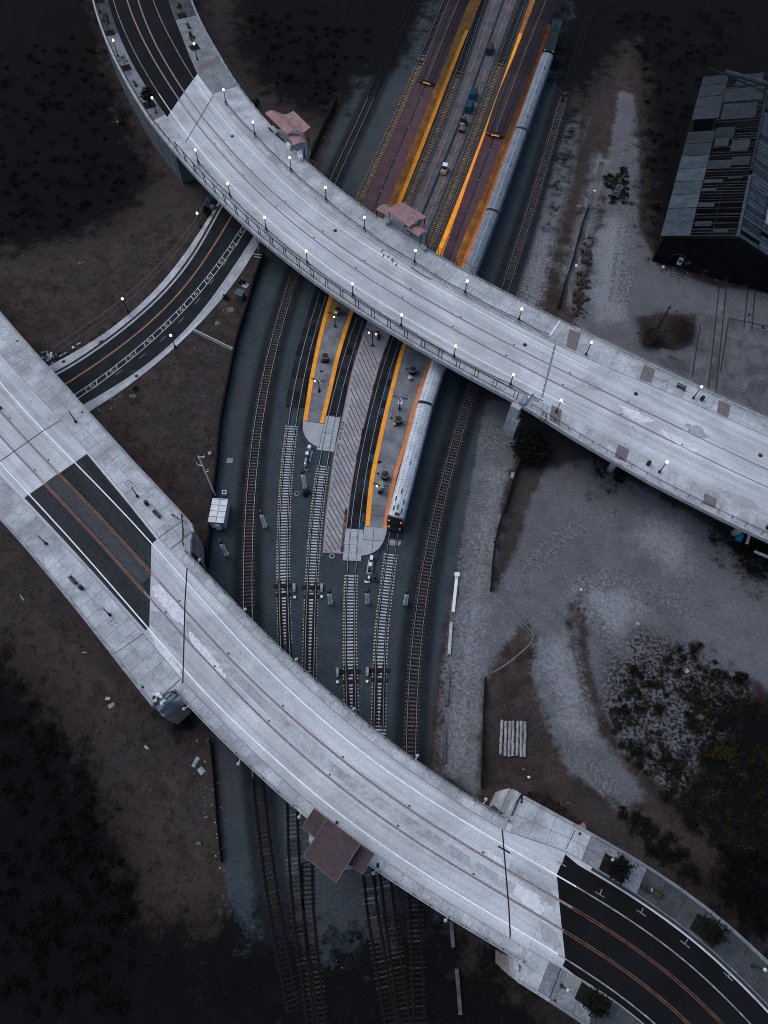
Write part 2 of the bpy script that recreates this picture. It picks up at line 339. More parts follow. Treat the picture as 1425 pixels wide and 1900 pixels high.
# P() needs points below the horizon; polygons outside the frame use world corners through far()
T1_PX = [(790, -45), (762, 15), (735, 72), (718, 110), (706, 145), (685.6, 188.6), (658.6, 249), (625, 327), (583, 420), (542, 511), (524, 582), (505, 660), (490, 727), (480, 784), (473, 860), (467.5, 935), (461, 1036), (458, 1123), (460, 1250), (470, 1370), (483.5, 1469), (495, 1588), (510, 1683), (524, 1757), (532, 1815), (545, 1880)]
T6_PX = [(1118, -45), (1096, 20), (1076, 90), (1063, 128), (1049, 162), (1034, 215.5), (1012, 296), (985, 387), (970, 444), (950, 515), (910, 620), (871, 717), (845, 820), (828, 885), (810.5, 960), (793, 1055), (780, 1150), (772, 1240), (765.5, 1318), (763, 1395), (762, 1520), (765, 1662), (770, 1723), (776, 1807), (780, 1900)]
def ysmooth(px, deg, step=1.0, z=0.0):
    A = np.array([(q.x, q.y) for q in (PL(px, z) if isinstance(px[0], tuple) else px)]); o = np.argsort(-A[:, 1]); A = A[o]; m, s_ = A[:, 1].mean(), A[:, 1].std()
    c = np.polyfit((A[:, 1] - m) / s_, A[:, 0], deg); Y = np.arange(A[0, 1], A[-1, 1], -.5); return spline([Vector((np.polyval(c, (y - m) / s_), y, 0)) for y in Y[::4]] , step)
T1 = ysmooth(T1_PX, 6); T6 = ysmooth(T6_PX, 6)
zones = {}
def zmax(*a): return np.maximum.reduce(a)
BALL = [(496, 460), (441, 634), (404, 800), (386, 1042), (396, 1300), (410, 1500), (424, 1700), (432, 1990), (838, 1990), (812, 1700), (792, 1500), (800, 1330), (835, 1100), (872, 900), (902, 720), (950, 560), (972, 470), (1006, 350), (1050, 190), (1075, 70), (1085, -60), (770, -60), (700, 60), (640, 190), (590, 320)]
zones['ballast'] = sdist(BALL)
soot = zmax(2.6 - ldist(T1), 2.9 - ldist(T6))
zones['soot'] = np.minimum(soot, zones['ballast'] + 1.5)
zones['dark'] = zmax(  # mostly darkening toward the outer edges, painted into the ground colour
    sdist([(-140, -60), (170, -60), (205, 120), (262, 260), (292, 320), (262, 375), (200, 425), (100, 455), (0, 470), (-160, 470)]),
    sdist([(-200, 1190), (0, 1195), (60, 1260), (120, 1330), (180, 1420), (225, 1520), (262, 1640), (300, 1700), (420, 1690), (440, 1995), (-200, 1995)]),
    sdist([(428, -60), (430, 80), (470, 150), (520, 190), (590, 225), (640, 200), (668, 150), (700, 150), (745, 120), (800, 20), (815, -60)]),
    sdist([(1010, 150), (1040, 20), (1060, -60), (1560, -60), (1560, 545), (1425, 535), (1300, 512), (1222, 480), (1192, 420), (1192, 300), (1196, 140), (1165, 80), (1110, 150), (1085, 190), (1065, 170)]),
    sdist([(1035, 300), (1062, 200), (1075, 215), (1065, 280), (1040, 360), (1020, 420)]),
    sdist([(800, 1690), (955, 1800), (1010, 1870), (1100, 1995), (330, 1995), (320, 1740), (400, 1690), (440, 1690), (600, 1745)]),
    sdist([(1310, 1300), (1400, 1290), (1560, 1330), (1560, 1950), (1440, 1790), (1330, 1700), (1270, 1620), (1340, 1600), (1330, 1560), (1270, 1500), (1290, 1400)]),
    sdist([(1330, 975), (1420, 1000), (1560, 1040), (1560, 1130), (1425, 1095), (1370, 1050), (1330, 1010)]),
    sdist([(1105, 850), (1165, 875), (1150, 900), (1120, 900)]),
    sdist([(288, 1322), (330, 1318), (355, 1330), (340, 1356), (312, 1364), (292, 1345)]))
gr = zmax(
    sdist([(962, 1010), (985, 930), (1012, 870), (1100, 850), (1425, 1040), (1560, 1100), (1560, 1330), (1425, 1285), (1340, 1215), (1260, 1172), (1185, 1112), (1100, 1082), (1062, 1105), (1052, 1180), (1078, 1290), (1130, 1390), (1205, 1480), (1160, 1500), (1062, 1440), (1012, 1340), (985, 1240), (1000, 1182), (978, 1150), (935, 1195), (898, 1270), (888, 1400), (885, 1490), (826, 1430), (843, 1250), (868, 1120), (896, 1000), (915, 900), (950, 800)]),
    sdist([(900, 740), (962, 745), (956, 850), (938, 930), (922, 1000), (905, 1100), (900, 1180), (890, 1300), (888, 1480), (822, 1420), (826, 1250), (848, 1080), (868, 930), (885, 820)]),
    sdist([(1085, 1110), (1180, 1108), (1260, 1170), (1340, 1215), (1400, 1280), (1400, 1340), (1330, 1420), (1250, 1480), (1150, 1390), (1110, 1300), (1090, 1200)]),
    sdist([(1058, 600), (1085, 490), (1108, 380), (1135, 260), (1150, 170), (1178, 175), (1188, 300), (1186, 420), (1222, 492), (1320, 530), (1560, 560), (1560, 800), (1425, 780), (1181, 665)]),
    sdist([(940, 560), (972, 450), (1012, 330), (1050, 230), (1078, 210), (1072, 280), (1048, 360), (1020, 460), (996, 580)]))
hole = zmax(sdist([(1046, 1112), (1068, 1118), (1084, 1180), (1090, 1270), (1112, 1340), (1100, 1360), (1078, 1290), (1052, 1200)]) - .3,
            sdist([(940, 880), (960, 850), (1000, 865), (975, 960), (955, 1030), (930, 1080), (912, 1100), (922, 1000)]),
            sdist([(1180, 590), (1230, 580), (1290, 585), (1285, 640), (1240, 655), (1190, 640)]),
            sdist([(1098, 240), (1135, 330), (1120, 420), (1100, 500), (1075, 590), (1055, 590), (1080, 420)]) - 0.4,
            sdist([(1138, 330), (1155, 325), (1162, 355), (1150, 378), (1132, 366)]))
zones['gravel'] = np.minimum(gr, -hole)
zones['light'] = zmax(
    sdist([(1072, 1102), (1098, 1076), (1160, 1088), (1196, 1130), (1165, 1160), (1190, 1230), (1130, 1170), (1095, 1140)]),
    sdist([(1183, 1000), (1205, 966), (1262, 968), (1282, 1030), (1262, 1062), (1220, 1030), (1195, 1020)]),
    sdist([(1000, 1205), (1050, 1180), (1080, 1320), (1100, 1370), (1050, 1350), (1020, 1280)]),
    sdist([(838, 1300), (862, 1130), (888, 1000), (912, 880), (930, 880), (905, 1040), (890, 1180), (878, 1330), (870, 1430), (842, 1420)]),
    sdist([(1045, 520), (1085, 400), (1110, 290), (1120, 300), (1098, 410), (1062, 530)]),
    sdist([(1100, 560), (1110, 440), (1140, 400), (1165, 420), (1150, 540), (1160, 600), (1110, 590)]),
    sdist([(975, 560), (1010, 430), (1045, 320), (1056, 330), (1025, 440), (994, 570)]))
zones['tuft'] = zmax(
    sdist([(1130, 1200), (1180, 1160), (1260, 1190), (1330, 1230), (1425, 1300), (1560, 1320), (1560, 1620), (1400, 1600), (1250, 1520), (1150, 1400), (1110, 1310)]),
    sdist([(1180, 590), (1230, 580), (1290, 585), (1285, 640), (1240, 655), (1190, 640)]))
def par(px, offs):
    p_ = spline(PL(px)); return [offset(p_, o) for o in offs]
ruts = []
for px, offs in (([(850, 1440), (858, 1320), (870, 1190), (888, 1050), (908, 920), (935, 770)], (-1.2, .6, 2.0, 3.4)), ([(1078, 215), (1052, 290), (1022, 400), (985, 550)], (-2.4, -.9, .8, 2.3)),
                 ([(1000, 1195), (1030, 1290), (1075, 1400), (1150, 1490)], (-1.0, .8)), ([(1062, 1120), (1074, 1230), (1082, 1270), (1106, 1345)], (0,)), ([(1280, 1000), (1275, 1040), (1262, 1090)], (0, 1.6)), ([(1090, 1120), (1120, 1170), (1165, 1215)], (-.9, .6)),
                 ([(1060, 1395), (1100, 1440), (1130, 1470)], (-.7, .5, 1.6)), ([(905, 1160), (960, 1080), (1040, 990), (1140, 960)], (-1.5, .4)), ([(1000, 1140), (1120, 1060), (1280, 1120), (1425, 1230)], (-2, 0)), ([(1150, 560), (1165, 420), (1168, 260)], (-1.6, .2, 2))):
    ruts += par(px, offs)
zones['rut'] = .55 - np.minimum.reduce([ldist(r_) for r_ in ruts])
me = bpy.data.meshes.new("ground")
nx, ny = len(gx), len(gy)
idx = np.arange(nx * ny).reshape(nx, ny)
quads = np.c_[idx[:-1, :-1].ravel(), idx[1:, :-1].ravel(), idx[1:, 1:].ravel(), idx[:-1, 1:].ravel()]
me.vertices.add(nx * ny); me.vertices.foreach_set('co', np.c_[GP, np.zeros(len(GP))].ravel())
me.loops.add(quads.size); me.loops.foreach_set('vertex_index', quads.ravel().astype(np.int32))
me.polygons.add(len(quads)); me.polygons.foreach_set('loop_start', (np.arange(len(quads)) * 4).astype(np.int32))
me.update(calc_edges=True)
for k, v in zones.items():
    at = me.attributes.new('z_' + k, 'FLOAT', 'POINT'); at.data.foreach_set('value', np.clip(v, -12, 12).astype(np.float32))
def ground_material():
    m = bpy.data.materials.new('ground'); m.use_nodes = True; nt = m.node_tree; N = nt.nodes; K = nt.links
    b = N["Principled BSDF"]; b.inputs["Roughness"].default_value = 1.0; b.inputs["Specular IOR Level"].default_value = 0.05
    g = N.new("ShaderNodeNewGeometry").outputs["Position"]
    def noise(sc, det=4, rough=.6, vec=None):
        n = N.new("ShaderNodeTexNoise"); n.inputs["Scale"].default_value = sc; n.inputs["Detail"].default_value = det; n.inputs["Roughness"].default_value = rough
        K.new(vec or g, n.inputs[0]); return n.outputs[0]
    def mr(x, a, b2, c=0, d=1, smooth=True):
        r = N.new("ShaderNodeMapRange"); r.interpolation_type = 'SMOOTHSTEP' if smooth else 'LINEAR'
        for i, q in ((1, a), (2, b2), (3, c), (4, d)): r.inputs[i].default_value = q
        K.new(x, r.inputs[0]); return r.outputs[0]
    def mix(f, a, b2):
        x = N.new("ShaderNodeMix"); x.data_type = 'RGBA'
        for s, q in ((6, a), (7, b2)):
            if isinstance(q, tuple): x.inputs[s].default_value = (*q, 1)
            else: K.new(q, x.inputs[s])
        K.new(f, x.inputs[0]); return x.outputs[2]
    def add(a, b2, k):
        x = N.new("ShaderNodeMath"); x.operation = 'MULTIPLY_ADD'; K.new(b2, x.inputs[0]); x.inputs[1].default_value = k; K.new(a, x.inputs[2]); return x.outputs[0]
    big, mid, fine, pebble = noise(.045, 5, .65), noise(.28, 6, .7), noise(1.6, 6, .75), noise(2.5, 5, .85)
    def zone(name, amp, w, sh=0.0):
        a = N.new("ShaderNodeAttribute"); a.attribute_name = 'z_' + name
        ctr = N.new("ShaderNodeMath"); ctr.operation = 'SUBTRACT'; K.new(mid, ctr.inputs[0]); ctr.inputs[1].default_value = .5
        f2 = N.new("ShaderNodeMath"); f2.operation = 'SUBTRACT'; K.new(fine, f2.inputs[0]); f2.inputs[1].default_value = .5
        s = add(add(a.outputs["Fac"], ctr.outputs[0], amp), f2.outputs[0], amp * .45)
        return mr(s, sh - w, sh + w)
    dirt = mix(mr(mid, .35, .66), (.025, .0182, .0165), (.057, .042, .0365))
    dirt = mix(mr(big, .42, .62, 0, .7), dirt, (.036, .0325, .034))
    dirt = mix(mr(fine, .56, .72, 0, .75), dirt, (.092, .069, .060))
    dirt = mix(mr(fine, .44, .30, 0, .7), dirt, (.010, .0085, .0085))
    grav = mix(mr(mid, .3, .7), (.080, .084, .094), (.118, .122, .132))
    grav = mix(mr(big, .4, .62, 0, .55), grav, (.086, .080, .084))
    grav = mix(mr(fine, .57, .68, 0, .6), grav, (.165, .174, .19))
    grav = mix(mr(fine, .40, .30, 0, .7), grav, (.045, .046, .051))
    ball = mix(mr(mid, .3, .7), (.030, .041, .048), (.044, .057, .065))
    ball = mix(mr(big, .46, .64, 0, .6), ball, (.047, .046, .050))
    soot = mix(mr(mid, .3, .7), (.0105, .0135, .0165), (.0195, .0235, .0265))
    dark = mix(mr(mid, .42, .72), (.0036, .0038, .0043), (.0062, .0061, .0066))  # near-black tone of the painted edge darkening
    lite = mix(mr(fine, .3, .7), (.126, .130, .140), (.215, .22, .231))
    c = mix(zone('gravel', 3.6, .7), dirt, grav)
    c = mix(zone('light', 8, 2.6, .0), c, lite)
    tz = N.new("ShaderNodeMath"); tz.operation = 'MULTIPLY'; K.new(zone('tuft', 3, 2.5), tz.inputs[0]); K.new(mr(fine, .44, .56), tz.inputs[1])
    c = mix(tz.outputs[0], c, (.013, .012, .0105))
    rz = N.new("ShaderNodeMath"); rz.operation = 'MULTIPLY'; K.new(zone('rut', 1.0, .5), rz.inputs[0]); K.new(mr(big, .40, .60, .15, .8), rz.inputs[1])
    c = mix(rz.outputs[0], c, mix(mr(fine, .46, .54), (.05, .05, .056), (.155, .16, .172)))
    c = mix(zone('ballast', 1.2, .45), c, ball)
    c = mix(zone('soot', 1.3, .8), c, soot)
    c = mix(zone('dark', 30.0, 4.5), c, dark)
    v = mr(pebble, .34, .66, .62, 1.38, False)
    sc = N.new("ShaderNodeVectorMath"); sc.operation = 'SCALE'; K.new(c, sc.inputs[0]); K.new(v, sc.inputs["Scale"]); K.new(sc.outputs[0], b.inputs["Base Color"])
    bp = N.new("ShaderNodeBump"); bp.inputs["Strength"].default_value = .7; bp.inputs["Distance"].default_value = .15
    K.new(add(pebble, fine, 1.5), bp.inputs["Height"]); K.new(bp.outputs[0], b.inputs["Normal"])
    return m
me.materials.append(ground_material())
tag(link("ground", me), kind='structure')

# ------------------------------------------------------------------ curved road under the bridges
RD = {k: spline(PL(v), 1.0) for k, v in {
    'W0': [(60, 697), (89, 680), (135, 656), (192, 621), (236, 585), (286, 541.6), (330, 488), (364, 440.6), (395, 392), (440, 320)],
    'W1': [(66, 713), (98, 695), (155, 666), (202, 629), (256, 589), (303, 541.6), (350, 488), (380.6, 437), (404, 393.5), (450, 318)],
    'C': [(80, 738), (118, 713.5), (168.5, 683), (236, 632.6), (303, 575), (353.6, 518), (397.5, 454), (424.5, 410), (475, 325)],
    'B': [(105, 758), (140, 737), (175, 712), (236, 668), (293, 616), (337, 575), (380.6, 525), (414, 481), (448, 430.5), (505, 342)],
    'E0': [(118, 774), (153, 752), (215.5, 717), (269.5, 676), (323, 636), (364, 589), (404, 538), (441, 484), (468, 444), (530, 345)],
    'E1': [(135, 782), (172, 760.5), (229, 720), (279.6, 690), (320, 649), (353.6, 612), (391, 579), (438, 525), (465, 481), (480, 447), (545, 348)]}.items()}
def even(a, n=90):
    A = np.array([tuple(q) for q in a]); L = np.r_[0, np.cumsum(np.linalg.norm(np.diff(A, axis=0), axis=1))]; S = np.linspace(0, L[-1], n)
    return [Vector((np.interp(s, L, A[:, 0]), np.interp(s, L, A[:, 1]), 0)) for s in S]
def polysmooth(p, deg):
    A = np.array([(q.x, q.y) for q in p]); S = np.linspace(0, 1, len(A)); return [Vector((x, y, 0)) for x, y in zip(np.polyval(np.polyfit(S, A[:, 0], deg), S), np.polyval(np.polyfit(S, A[:, 1], deg), S))]
RD = {k: even(polysmooth(even(v, 120), 6)) for k, v in RD.items()}
up = lambda pts, z: [Vector((q.x, q.y, z)) for q in pts]
road = tag(MB().band(up(RD['W1'], .02), up(RD['E0'], .02), -.1).build('road', M['road']), kind='structure')
def lay(name, mt, path, wd, z, parent=None, dash=None, off=0.0):
    """painted line on a surface, following a path"""
    pth = offset(path, off) if off else path; L = offset(pth, wd / 2); R = offset(pth, -wd / 2); mb = MB()
    if dash is None: mb.sheet(up(L, z), up(R, z))
    else:
        on, per, st = dash; i = st
        while i + on < len(pth): mb.sheet(up(L[i:i + on + 1], z), up(R[i:i + on + 1], z)); i += per
    return mb.build(name, mt, parent)
lay('centre_line', M['lineorange'], RD['C'], .36, .026, road)
lay('cycle_lane_line', M['oldwhite'], RD['B'], .13, .026, road, off=.58)
lay('cycle_lane_line', M['oldwhite'], RD['B'], .13, .026, road, off=-.58)
bb = MB(); cyc = MB()
for i in range(2, 88, 3):
    q, t = RD['B'][i], (RD['B'][i + 1] - RD['B'][i]).normalized(); n = Vector((-t.y, t.x, 0)); d = (n + t * .5)
    a, b_ = q - d * .55, q + d * .55
    bb.quad(*[Vector((x.x, x.y, .030)) for x in (a - t * .09, b_ - t * .09, b_ + t * .09, a + t * .09)])
    if i % 2 == 0:
        for u, v, ww, hh in ((.25, -.25, .35, .18), (-.1, .05, .22, .35), (.25, .3, .35, .18), (.7, 0, .14, .3)):
            cc = q + t * (1.1 + u) + n * v
            cyc.quad(*[Vector((x.x, x.y, .030)) for x in (cc - t * ww / 2 - n * hh / 2, cc + t * ww / 2 - n * hh / 2, cc + t * ww / 2 + n * hh / 2, cc - t * ww / 2 + n * hh / 2)])
bb.build('lane_bar_marking', M['oldwhite'], road); cyc.build('cycle_symbol', M['oldwhite'], road)
lay('parking_line', M['linebrown'], RD['E0'], .14, .026, road, dash=(2, 7, 1), off=2.3)
p1 = tag(MB().band(up(RD['W0'], .14), up(offset(RD['W1'], .55), .14), -.1).build('pavement', M['slab']), kind='structure')
MB().band(up(offset(RD['W1'], .55), .11), up(offset(RD['W1'], .02), .11), -.08).build('gutter_strip', M['brownred'], p1)
MB().band(up(offset(RD['W1'], .02), .135), up(offset(RD['W1'], -.42), .135), -.07).build('kerb', M['kerb'], p1)
p2 = tag(MB().band(up(offset(RD['E0'], -.6), .14), up(RD['E1'], .14), -.1).build('pavement', M['slab']), kind='structure')
MB().band(up(offset(RD['E0'], .0), .12), up(offset(RD['E0'], -.55), .12), -.08).build('kerb', M['kerb'], p2)
for (x, y) in ((118, 671), (253.5, 698)):
    q = P(x, y, .14); MB().lathe((q.x, q.y, .12), [(.38, 0), (.38, .035)], 16).build('manhole_cover', M['iron'], p1 if x < 200 else p2)
for (x, y) in ((247, 690), (188, 634)):
    q = P(x, y, .14); MB().box((q.x, q.y, .14), (1.1, .6, .05), math.radians(38)).build('drain_grate', M['iron'], p2 if x > 200 else p1)

# ------------------------------------------------------------------ the two bridges
class Way:
    def __init__(s, px, z, deg, e0, e1):
        A = np.array([(q.x, q.y) for q in PL(px, z)]); L = np.r_[0, np.cumsum(np.hypot(*np.diff(A, axis=0).T))]
        cx = np.polyfit(L, A[:, 0], deg); cy = np.polyfit(L, A[:, 1], deg); S = np.arange(0, L[-1], 1.0)
        p = np.c_[np.polyval(cx, S), np.polyval(cy, S)]
        def ext(p, n):
            t = p[-1] - p[-2]; h = math.atan2(t[1], t[0]); t0 = p[-12] - p[-13]; k = (h - math.atan2(t0[1], t0[0])) / 11 * .8
            out = [p[-1]]
            for _ in range(n): h += k; out.append(out[-1] + np.array([math.cos(h), math.sin(h)]))
            return np.array(out[1:])
        p = np.vstack([ext(p[::-1], e0)[::-1], p, ext(p, e1)])
        s.e0 = e0; s.p = p; t = np.gradient(p, axis=0); t /= np.linalg.norm(t, axis=1)[:, None]; s.t = t; s.z = z
        s.S = np.arange(len(p)) - e0; s.s0, s.s1 = s.S[0], s.S[-1]
    def at(s, q, d, z=None):
        x = np.interp(q, s.S, s.p[:, 0]); y = np.interp(q, s.S, s.p[:, 1]); tx = np.interp(q, s.S, s.t[:, 0]); ty = np.interp(q, s.S, s.t[:, 1])
        return Vector((x - ty * d, y + tx * d, s.z if z is None else z))
    def head(s, q):
        return math.atan2(np.interp(q, s.S, s.t[:, 1]), np.interp(q, s.S, s.t[:, 0]))
    def find(s, v):
        d = np.hypot(s.p[:, 0] - v.x, s.p[:, 1] - v.y); i = int(np.argmin(d)); w2 = np.array([v.x, v.y]) - s.p[i]
        return s.S[i] + float(w2 @ s.t[i]), float(s.t[i][0] * w2[1] - s.t[i][1] * w2[0])
    def line(s, a, b, d, z=None, step=1.5):
        n = max(2, int((b - a) / step) + 1); return [s.at(q, d(q) if callable(d) else d, z) for q in np.linspace(a, b, n)]
def F(*kv):
    xs, ys = zip(*kv); return lambda q: float(np.interp(q, xs, ys))
DZ = 9.0
UB = Way([(236, 0), (256, 54), (286, 111), (330, 182), (367, 232), (424.5, 300), (480, 357), (537, 410), (588, 449), (628, 476), (689, 520), (760, 562), (851, 619), (950, 670), (999, 693), (1090, 740), (1171, 781), (1282, 838), (1342, 866), (1425, 904)], DZ, 6, 45, 40)
LB = Way([(0, 808.4), (67, 881), (145, 965), (276, 1106.5), (340, 1177), (431, 1275), (507, 1357), (571, 1412), (638, 1466), (712.5, 1518), (786.6, 1570.5), (857, 1614), (950, 1667), (1046, 1726.5), (1147, 1795.6), (1231, 1861), (1282, 1900)], DZ, 5, 45, 60)

def slabs(way, a, b, dl, dr, L, ncross, mt, parent, zt=.15, zb=-.02, gap=.022):
    q = a
    while q < b - .3:
        e = min(q + L, b)
        for k in range(ncross):
            f0, f1 = k / ncross, (k + 1) / ncross
            def D(s, f): x, y = dl(s), dr(s); return x + (y - x) * f
            jz = random.uniform(-.006, .006)
            pts = [way.at(q + gap, D(q, f0) + gap), way.at(e - gap, D(e, f0) + gap), way.at(e - gap, D(e, f1) - gap), way.at(q + gap, D(q, f1) - gap)]
            mb = MB().prism(pts, DZ + zb, DZ + zt + jz); mb.build('slab', mt(q) if callable(mt) else mt, parent)
        q = e
def solid(way, a, b, dl, dr, z0, z1, step=2.0):
    dl_ = dl if callable(dl) else (lambda s, v=dl: v); dr_ = dr if callable(dr) else (lambda s, v=dr: v)
    return MB().band(way.line(a, b, dr_, z1, step), way.line(a, b, dl_, z1, step), z0)
def skewed(way, sa, sb, dl, dr, z, n=24, m=6):
    """sheet whose two ends are skewed: sa, sb give (s at left edge, s at right edge)"""
    mb = MB()
    for j in range(m):
        for i in range(n):
            c = []
            for jj, ii in ((j, i), (j, i + 1), (j + 1, i + 1), (j + 1, i)):
                f = jj / m; g = ii / n; s0 = sa[0] + (sa[1] - sa[0]) * f; s1 = sb[0] + (sb[1] - sb[0]) * f; s = s0 + (s1 - s0) * g
                l = dl(s) if callable(dl) else dl; r = dr(s) if callable(dr) else dr
                c.append(way.at(s, l + (r - l) * f, z))
            mb.quad(*c)
    return mb
def paint(way, name, mt, a, b, d, wd, z, parent, double=0.0):
    mb = MB()
    for o in ((-double, double) if double else (0,)):
        df = d if callable(d) else (lambda s, v=d: v)
        mb.sheet(way.line(a, b, lambda s: df(s) + o + wd / 2, z), way.line(a, b, lambda s: df(s) + o - wd / 2, z))
    return mb.build(name, mt, parent)

# --- upper bridge
ub = thing('road_bridge', 'long curved concrete bridge with lit globe lamps, crossing above the railway platforms', 'bridge', UB.at(100, 0, 0))
u0, u1 = UB.s0, UB.s1
uSW = F((u0, -8.6), (0, -8.5), (45, -8.9), (60, -8.4), (75, -8.1), (150, -8.0), (156, -8.3), (165, -9.2), (180, -10.1), (240, -10.6))
uNE = F((u0, 16), (5, 15.8), (32, 15.0), (45, 14.4), (63, 14.0), (145, 14.2), (240, 14.4))
uSk = F((u0, -4.6), (0, -4.8), (26, -5.2), (46, -4.9), (60, -5.0), (145, -5.1), (156, -5.4), (240, -6.2))
uNk = F((u0, 10.5), (3, 10.2), (18, 9.4), (36, 7.5), (45, 7.7), (100, 8.0), (140, 8.1), (152, 8.3), (160, 8.6), (170, 9.3), (180, 10.0), (195, 10.4), (240, 10.5))
uL2 = F((u0, 2.8), (0, 2.7), (20, 2.3), (40, 2.15), (75, 2.4), (105, 2.6), (125, 3.0), (150, 3.2), (175, 3.5), (240, 3.6))
uNw = F((u0, 6.5), (20, 6.3), (45, 5.9), (90, 6.1), (115, 6.6), (130, 6.9), (150, 6.6), (180, 6.7), (240, 6.2))
def roadway(way, segs, f0, f1, parent):
    for a, b in segs:
        ns, nd = max(2, int((b - a) / 2)), 14; mb = MB(); at_ = []
        for i in range(ns + 1):
            s = a + (b - a) * i / ns
            for j in range(nd + 1):
                d = f0(s) + (f1(s) - f0(s)) * j / nd; mb.v.append(tuple(way.at(s, d, DZ))); at_ += [s, d, 0.0]
        for i in range(ns):
            for j in range(nd): k = i * (nd + 1) + j; mb.f.append((k, k + nd + 1, k + nd + 2, k + 1)[::-1])
        o = mb.build('roadway', M['deck'], parent); la = o.data.attributes.new('lane', 'FLOAT_VECTOR', 'POINT'); la.data.foreach_set('vector', at_)
        o.data.flip_normals() if o.data.polygons[0].normal.z < 0 else None
solid(UB, u0, u1, uSW, uNE, DZ - .75, DZ - .006).build('deck', M['fascia'], ub); roadway(UB, ((u0, u1),), lambda s: uSW(s) + .4, lambda s: uNE(s) - .4, ub)
solid(UB, u0, u1, lambda s: uSW(s) + 1.2, lambda s: uNE(s) - 1.2, DZ - 1.9, DZ - .76).build('girder', M['fascia'], ub)
solid(UB, u0, 57, lambda s: uSW(s) + .15, lambda s: uNE(s) - .3, -.2, DZ - 1.92).build('retaining_wall', M['wall'], ub)
for s in np.arange(u0 + 4, 57, 4.0):      # wall joints
    q = UB.at(s, uSW(s) + .10); MB().box((q.x, q.y, 4), (.12, .14, 7.0), UB.head(s)).build('wall_rib', M['fascia'], ub)
solid(UB, u0, u1, lambda s: uSW(s) - .02, lambda s: uSW(s) + .42, DZ - .5, DZ + .22).build('edge_beam', M['fascia'], ub)
solid(UB, u0, u1, lambda s: uNE(s) - .42, lambda s: uNE(s) + .02, DZ - .5, DZ + .22).build('edge_beam', M['fascia'], ub)
skewed(UB, (u0, u0), (46.5, 35.5), lambda s: uSk(s) + .02, lambda s: uNk(s) - .02, DZ + .005).build('asphalt', M['asphalt_black'], ub)
tone = lambda s: M['slabdark'] if s < 12 else (M['slabmid'] if s < 44 else M['slab'])  # slab tones step darker outward to imitate edge darkening
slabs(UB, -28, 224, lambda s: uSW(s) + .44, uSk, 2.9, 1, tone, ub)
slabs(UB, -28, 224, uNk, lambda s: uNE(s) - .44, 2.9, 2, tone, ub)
for nm, d, a, b in (('edge_line', -3.35, u0, u1), ('edge_line', uNw, u0, u1)):
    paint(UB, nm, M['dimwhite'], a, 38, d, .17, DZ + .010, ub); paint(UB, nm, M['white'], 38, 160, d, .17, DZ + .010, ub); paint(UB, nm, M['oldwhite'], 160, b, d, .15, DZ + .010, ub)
for d, cut in ((lambda s: 0.0, 43), (uL2, 40)):
    paint(UB, 'centre_line', M['linebrown'], u0, 181, d, .33, DZ + .010, ub)
    paint(UB, 'centre_line', M['iron'], 181, u1, d, .12, DZ + .010, ub)
    for s in np.arange(60, 190, 12.2):
        q = UB.at(s, d(s) + .4, DZ + .05); MB().box(q, (.32, .2, .06), UB.head(s)).build('lane_marker_stud', M['iron'], ub)
def cross(way, parent, pts, wd, z, mt, name='expansion_joint'):
    A = [way_p for way_p in PL(pts, z)]; MB().sheet(offset(A, wd / 2), offset(A, -wd / 2)).build(name, mt, parent)
cross(UB, ub, [(396, 177), (343, 266)], .16, DZ + .012, M['joint'])
cross(UB, ub, [(1030, 640), (1006, 738)], .35, DZ + .012, M['grey_metal'])
for k in range(22):
    a = P(1031 - 26 * k / 21, 640 + 96 * k / 21, DZ + .02); MB().box(a, (.28, .12, .03), .3).build('joint_bolt', M['iron'], ub)
def quadslab(px, mt, name, parent, z=DZ + .165, th=.05):
    MB().prism(PL(px, z), z - th, z).build(name, mt, parent)
quadslab([(366, 124), (405, 103), (411, 116), (369, 133)], M['brickpave'], 'brown_paving_band', ub)
quadslab([(276, 213), (297, 201), (306, 212), (280, 226)], M['brickpave'], 'brown_paving_band', ub)
quadslab([(1057, 610), (1078, 619), (1069, 652), (1050, 643)], M['brickpave'], 'brown_paving_band', ub)
quadslab([(1195, 676), (1216, 686), (1208, 711), (1187, 703)], M['brickpave'], 'brown_paving_band', ub)
quadslab([(1334, 742), (1356, 752), (1351, 775), (1330, 766)], M['brickpave'], 'brown_paving_band', ub)
quadslab([(1024, 751), (1042, 760), (1039, 790), (1018, 786)], M['brickpave'], 'brown_paving_band', ub)
quadslab([(1147, 824), (1168, 834), (1161, 858), (1140, 848)], M['brickpave'], 'brown_paving_band', ub)
quadslab([(1307, 914), (1330, 926), (1327, 944), (1305, 934)], M['brickpave'], 'brown_paving_band', ub)
for (x, y) in ((622, 428), (974, 640), (1180, 731), (1411, 845), (431, 253)):
    q = P(x, y, DZ); MB().lathe((q.x, q.y, DZ - .02), [(.42, 0), (.42, .035)], 16).build('manhole_cover', M['iron'], ub)
for (x, y) in ((1199, 748), (1188, 762), (1182, 778), (1174, 793), (1167, 807), (1159, 824), (1150, 700)):
    q = P(x, y, DZ); MB().box((q.x, q.y, DZ + .01), (.3, .25, .03), .5).build('deck_patch', M['grey_metal'], ub)
for i, (x, y) in enumerate(((711, 463), (713, 472), (722, 474), (729, 479), (731, 482), (737, 489))):
    a, b = P(x, y, DZ + .012), P(x - 3, y + 5, DZ + .012); MB().sheet(offset([a, b], .12), offset([a, b], -.12)).build('tar_mark', M['joint'], ub)
a = spline(PL([(763, 496), (778, 507), (800, 519)], DZ + .012)); MB().sheet(offset(a, .1), offset(a, -.1)).build('tar_mark', M['joint'], ub)
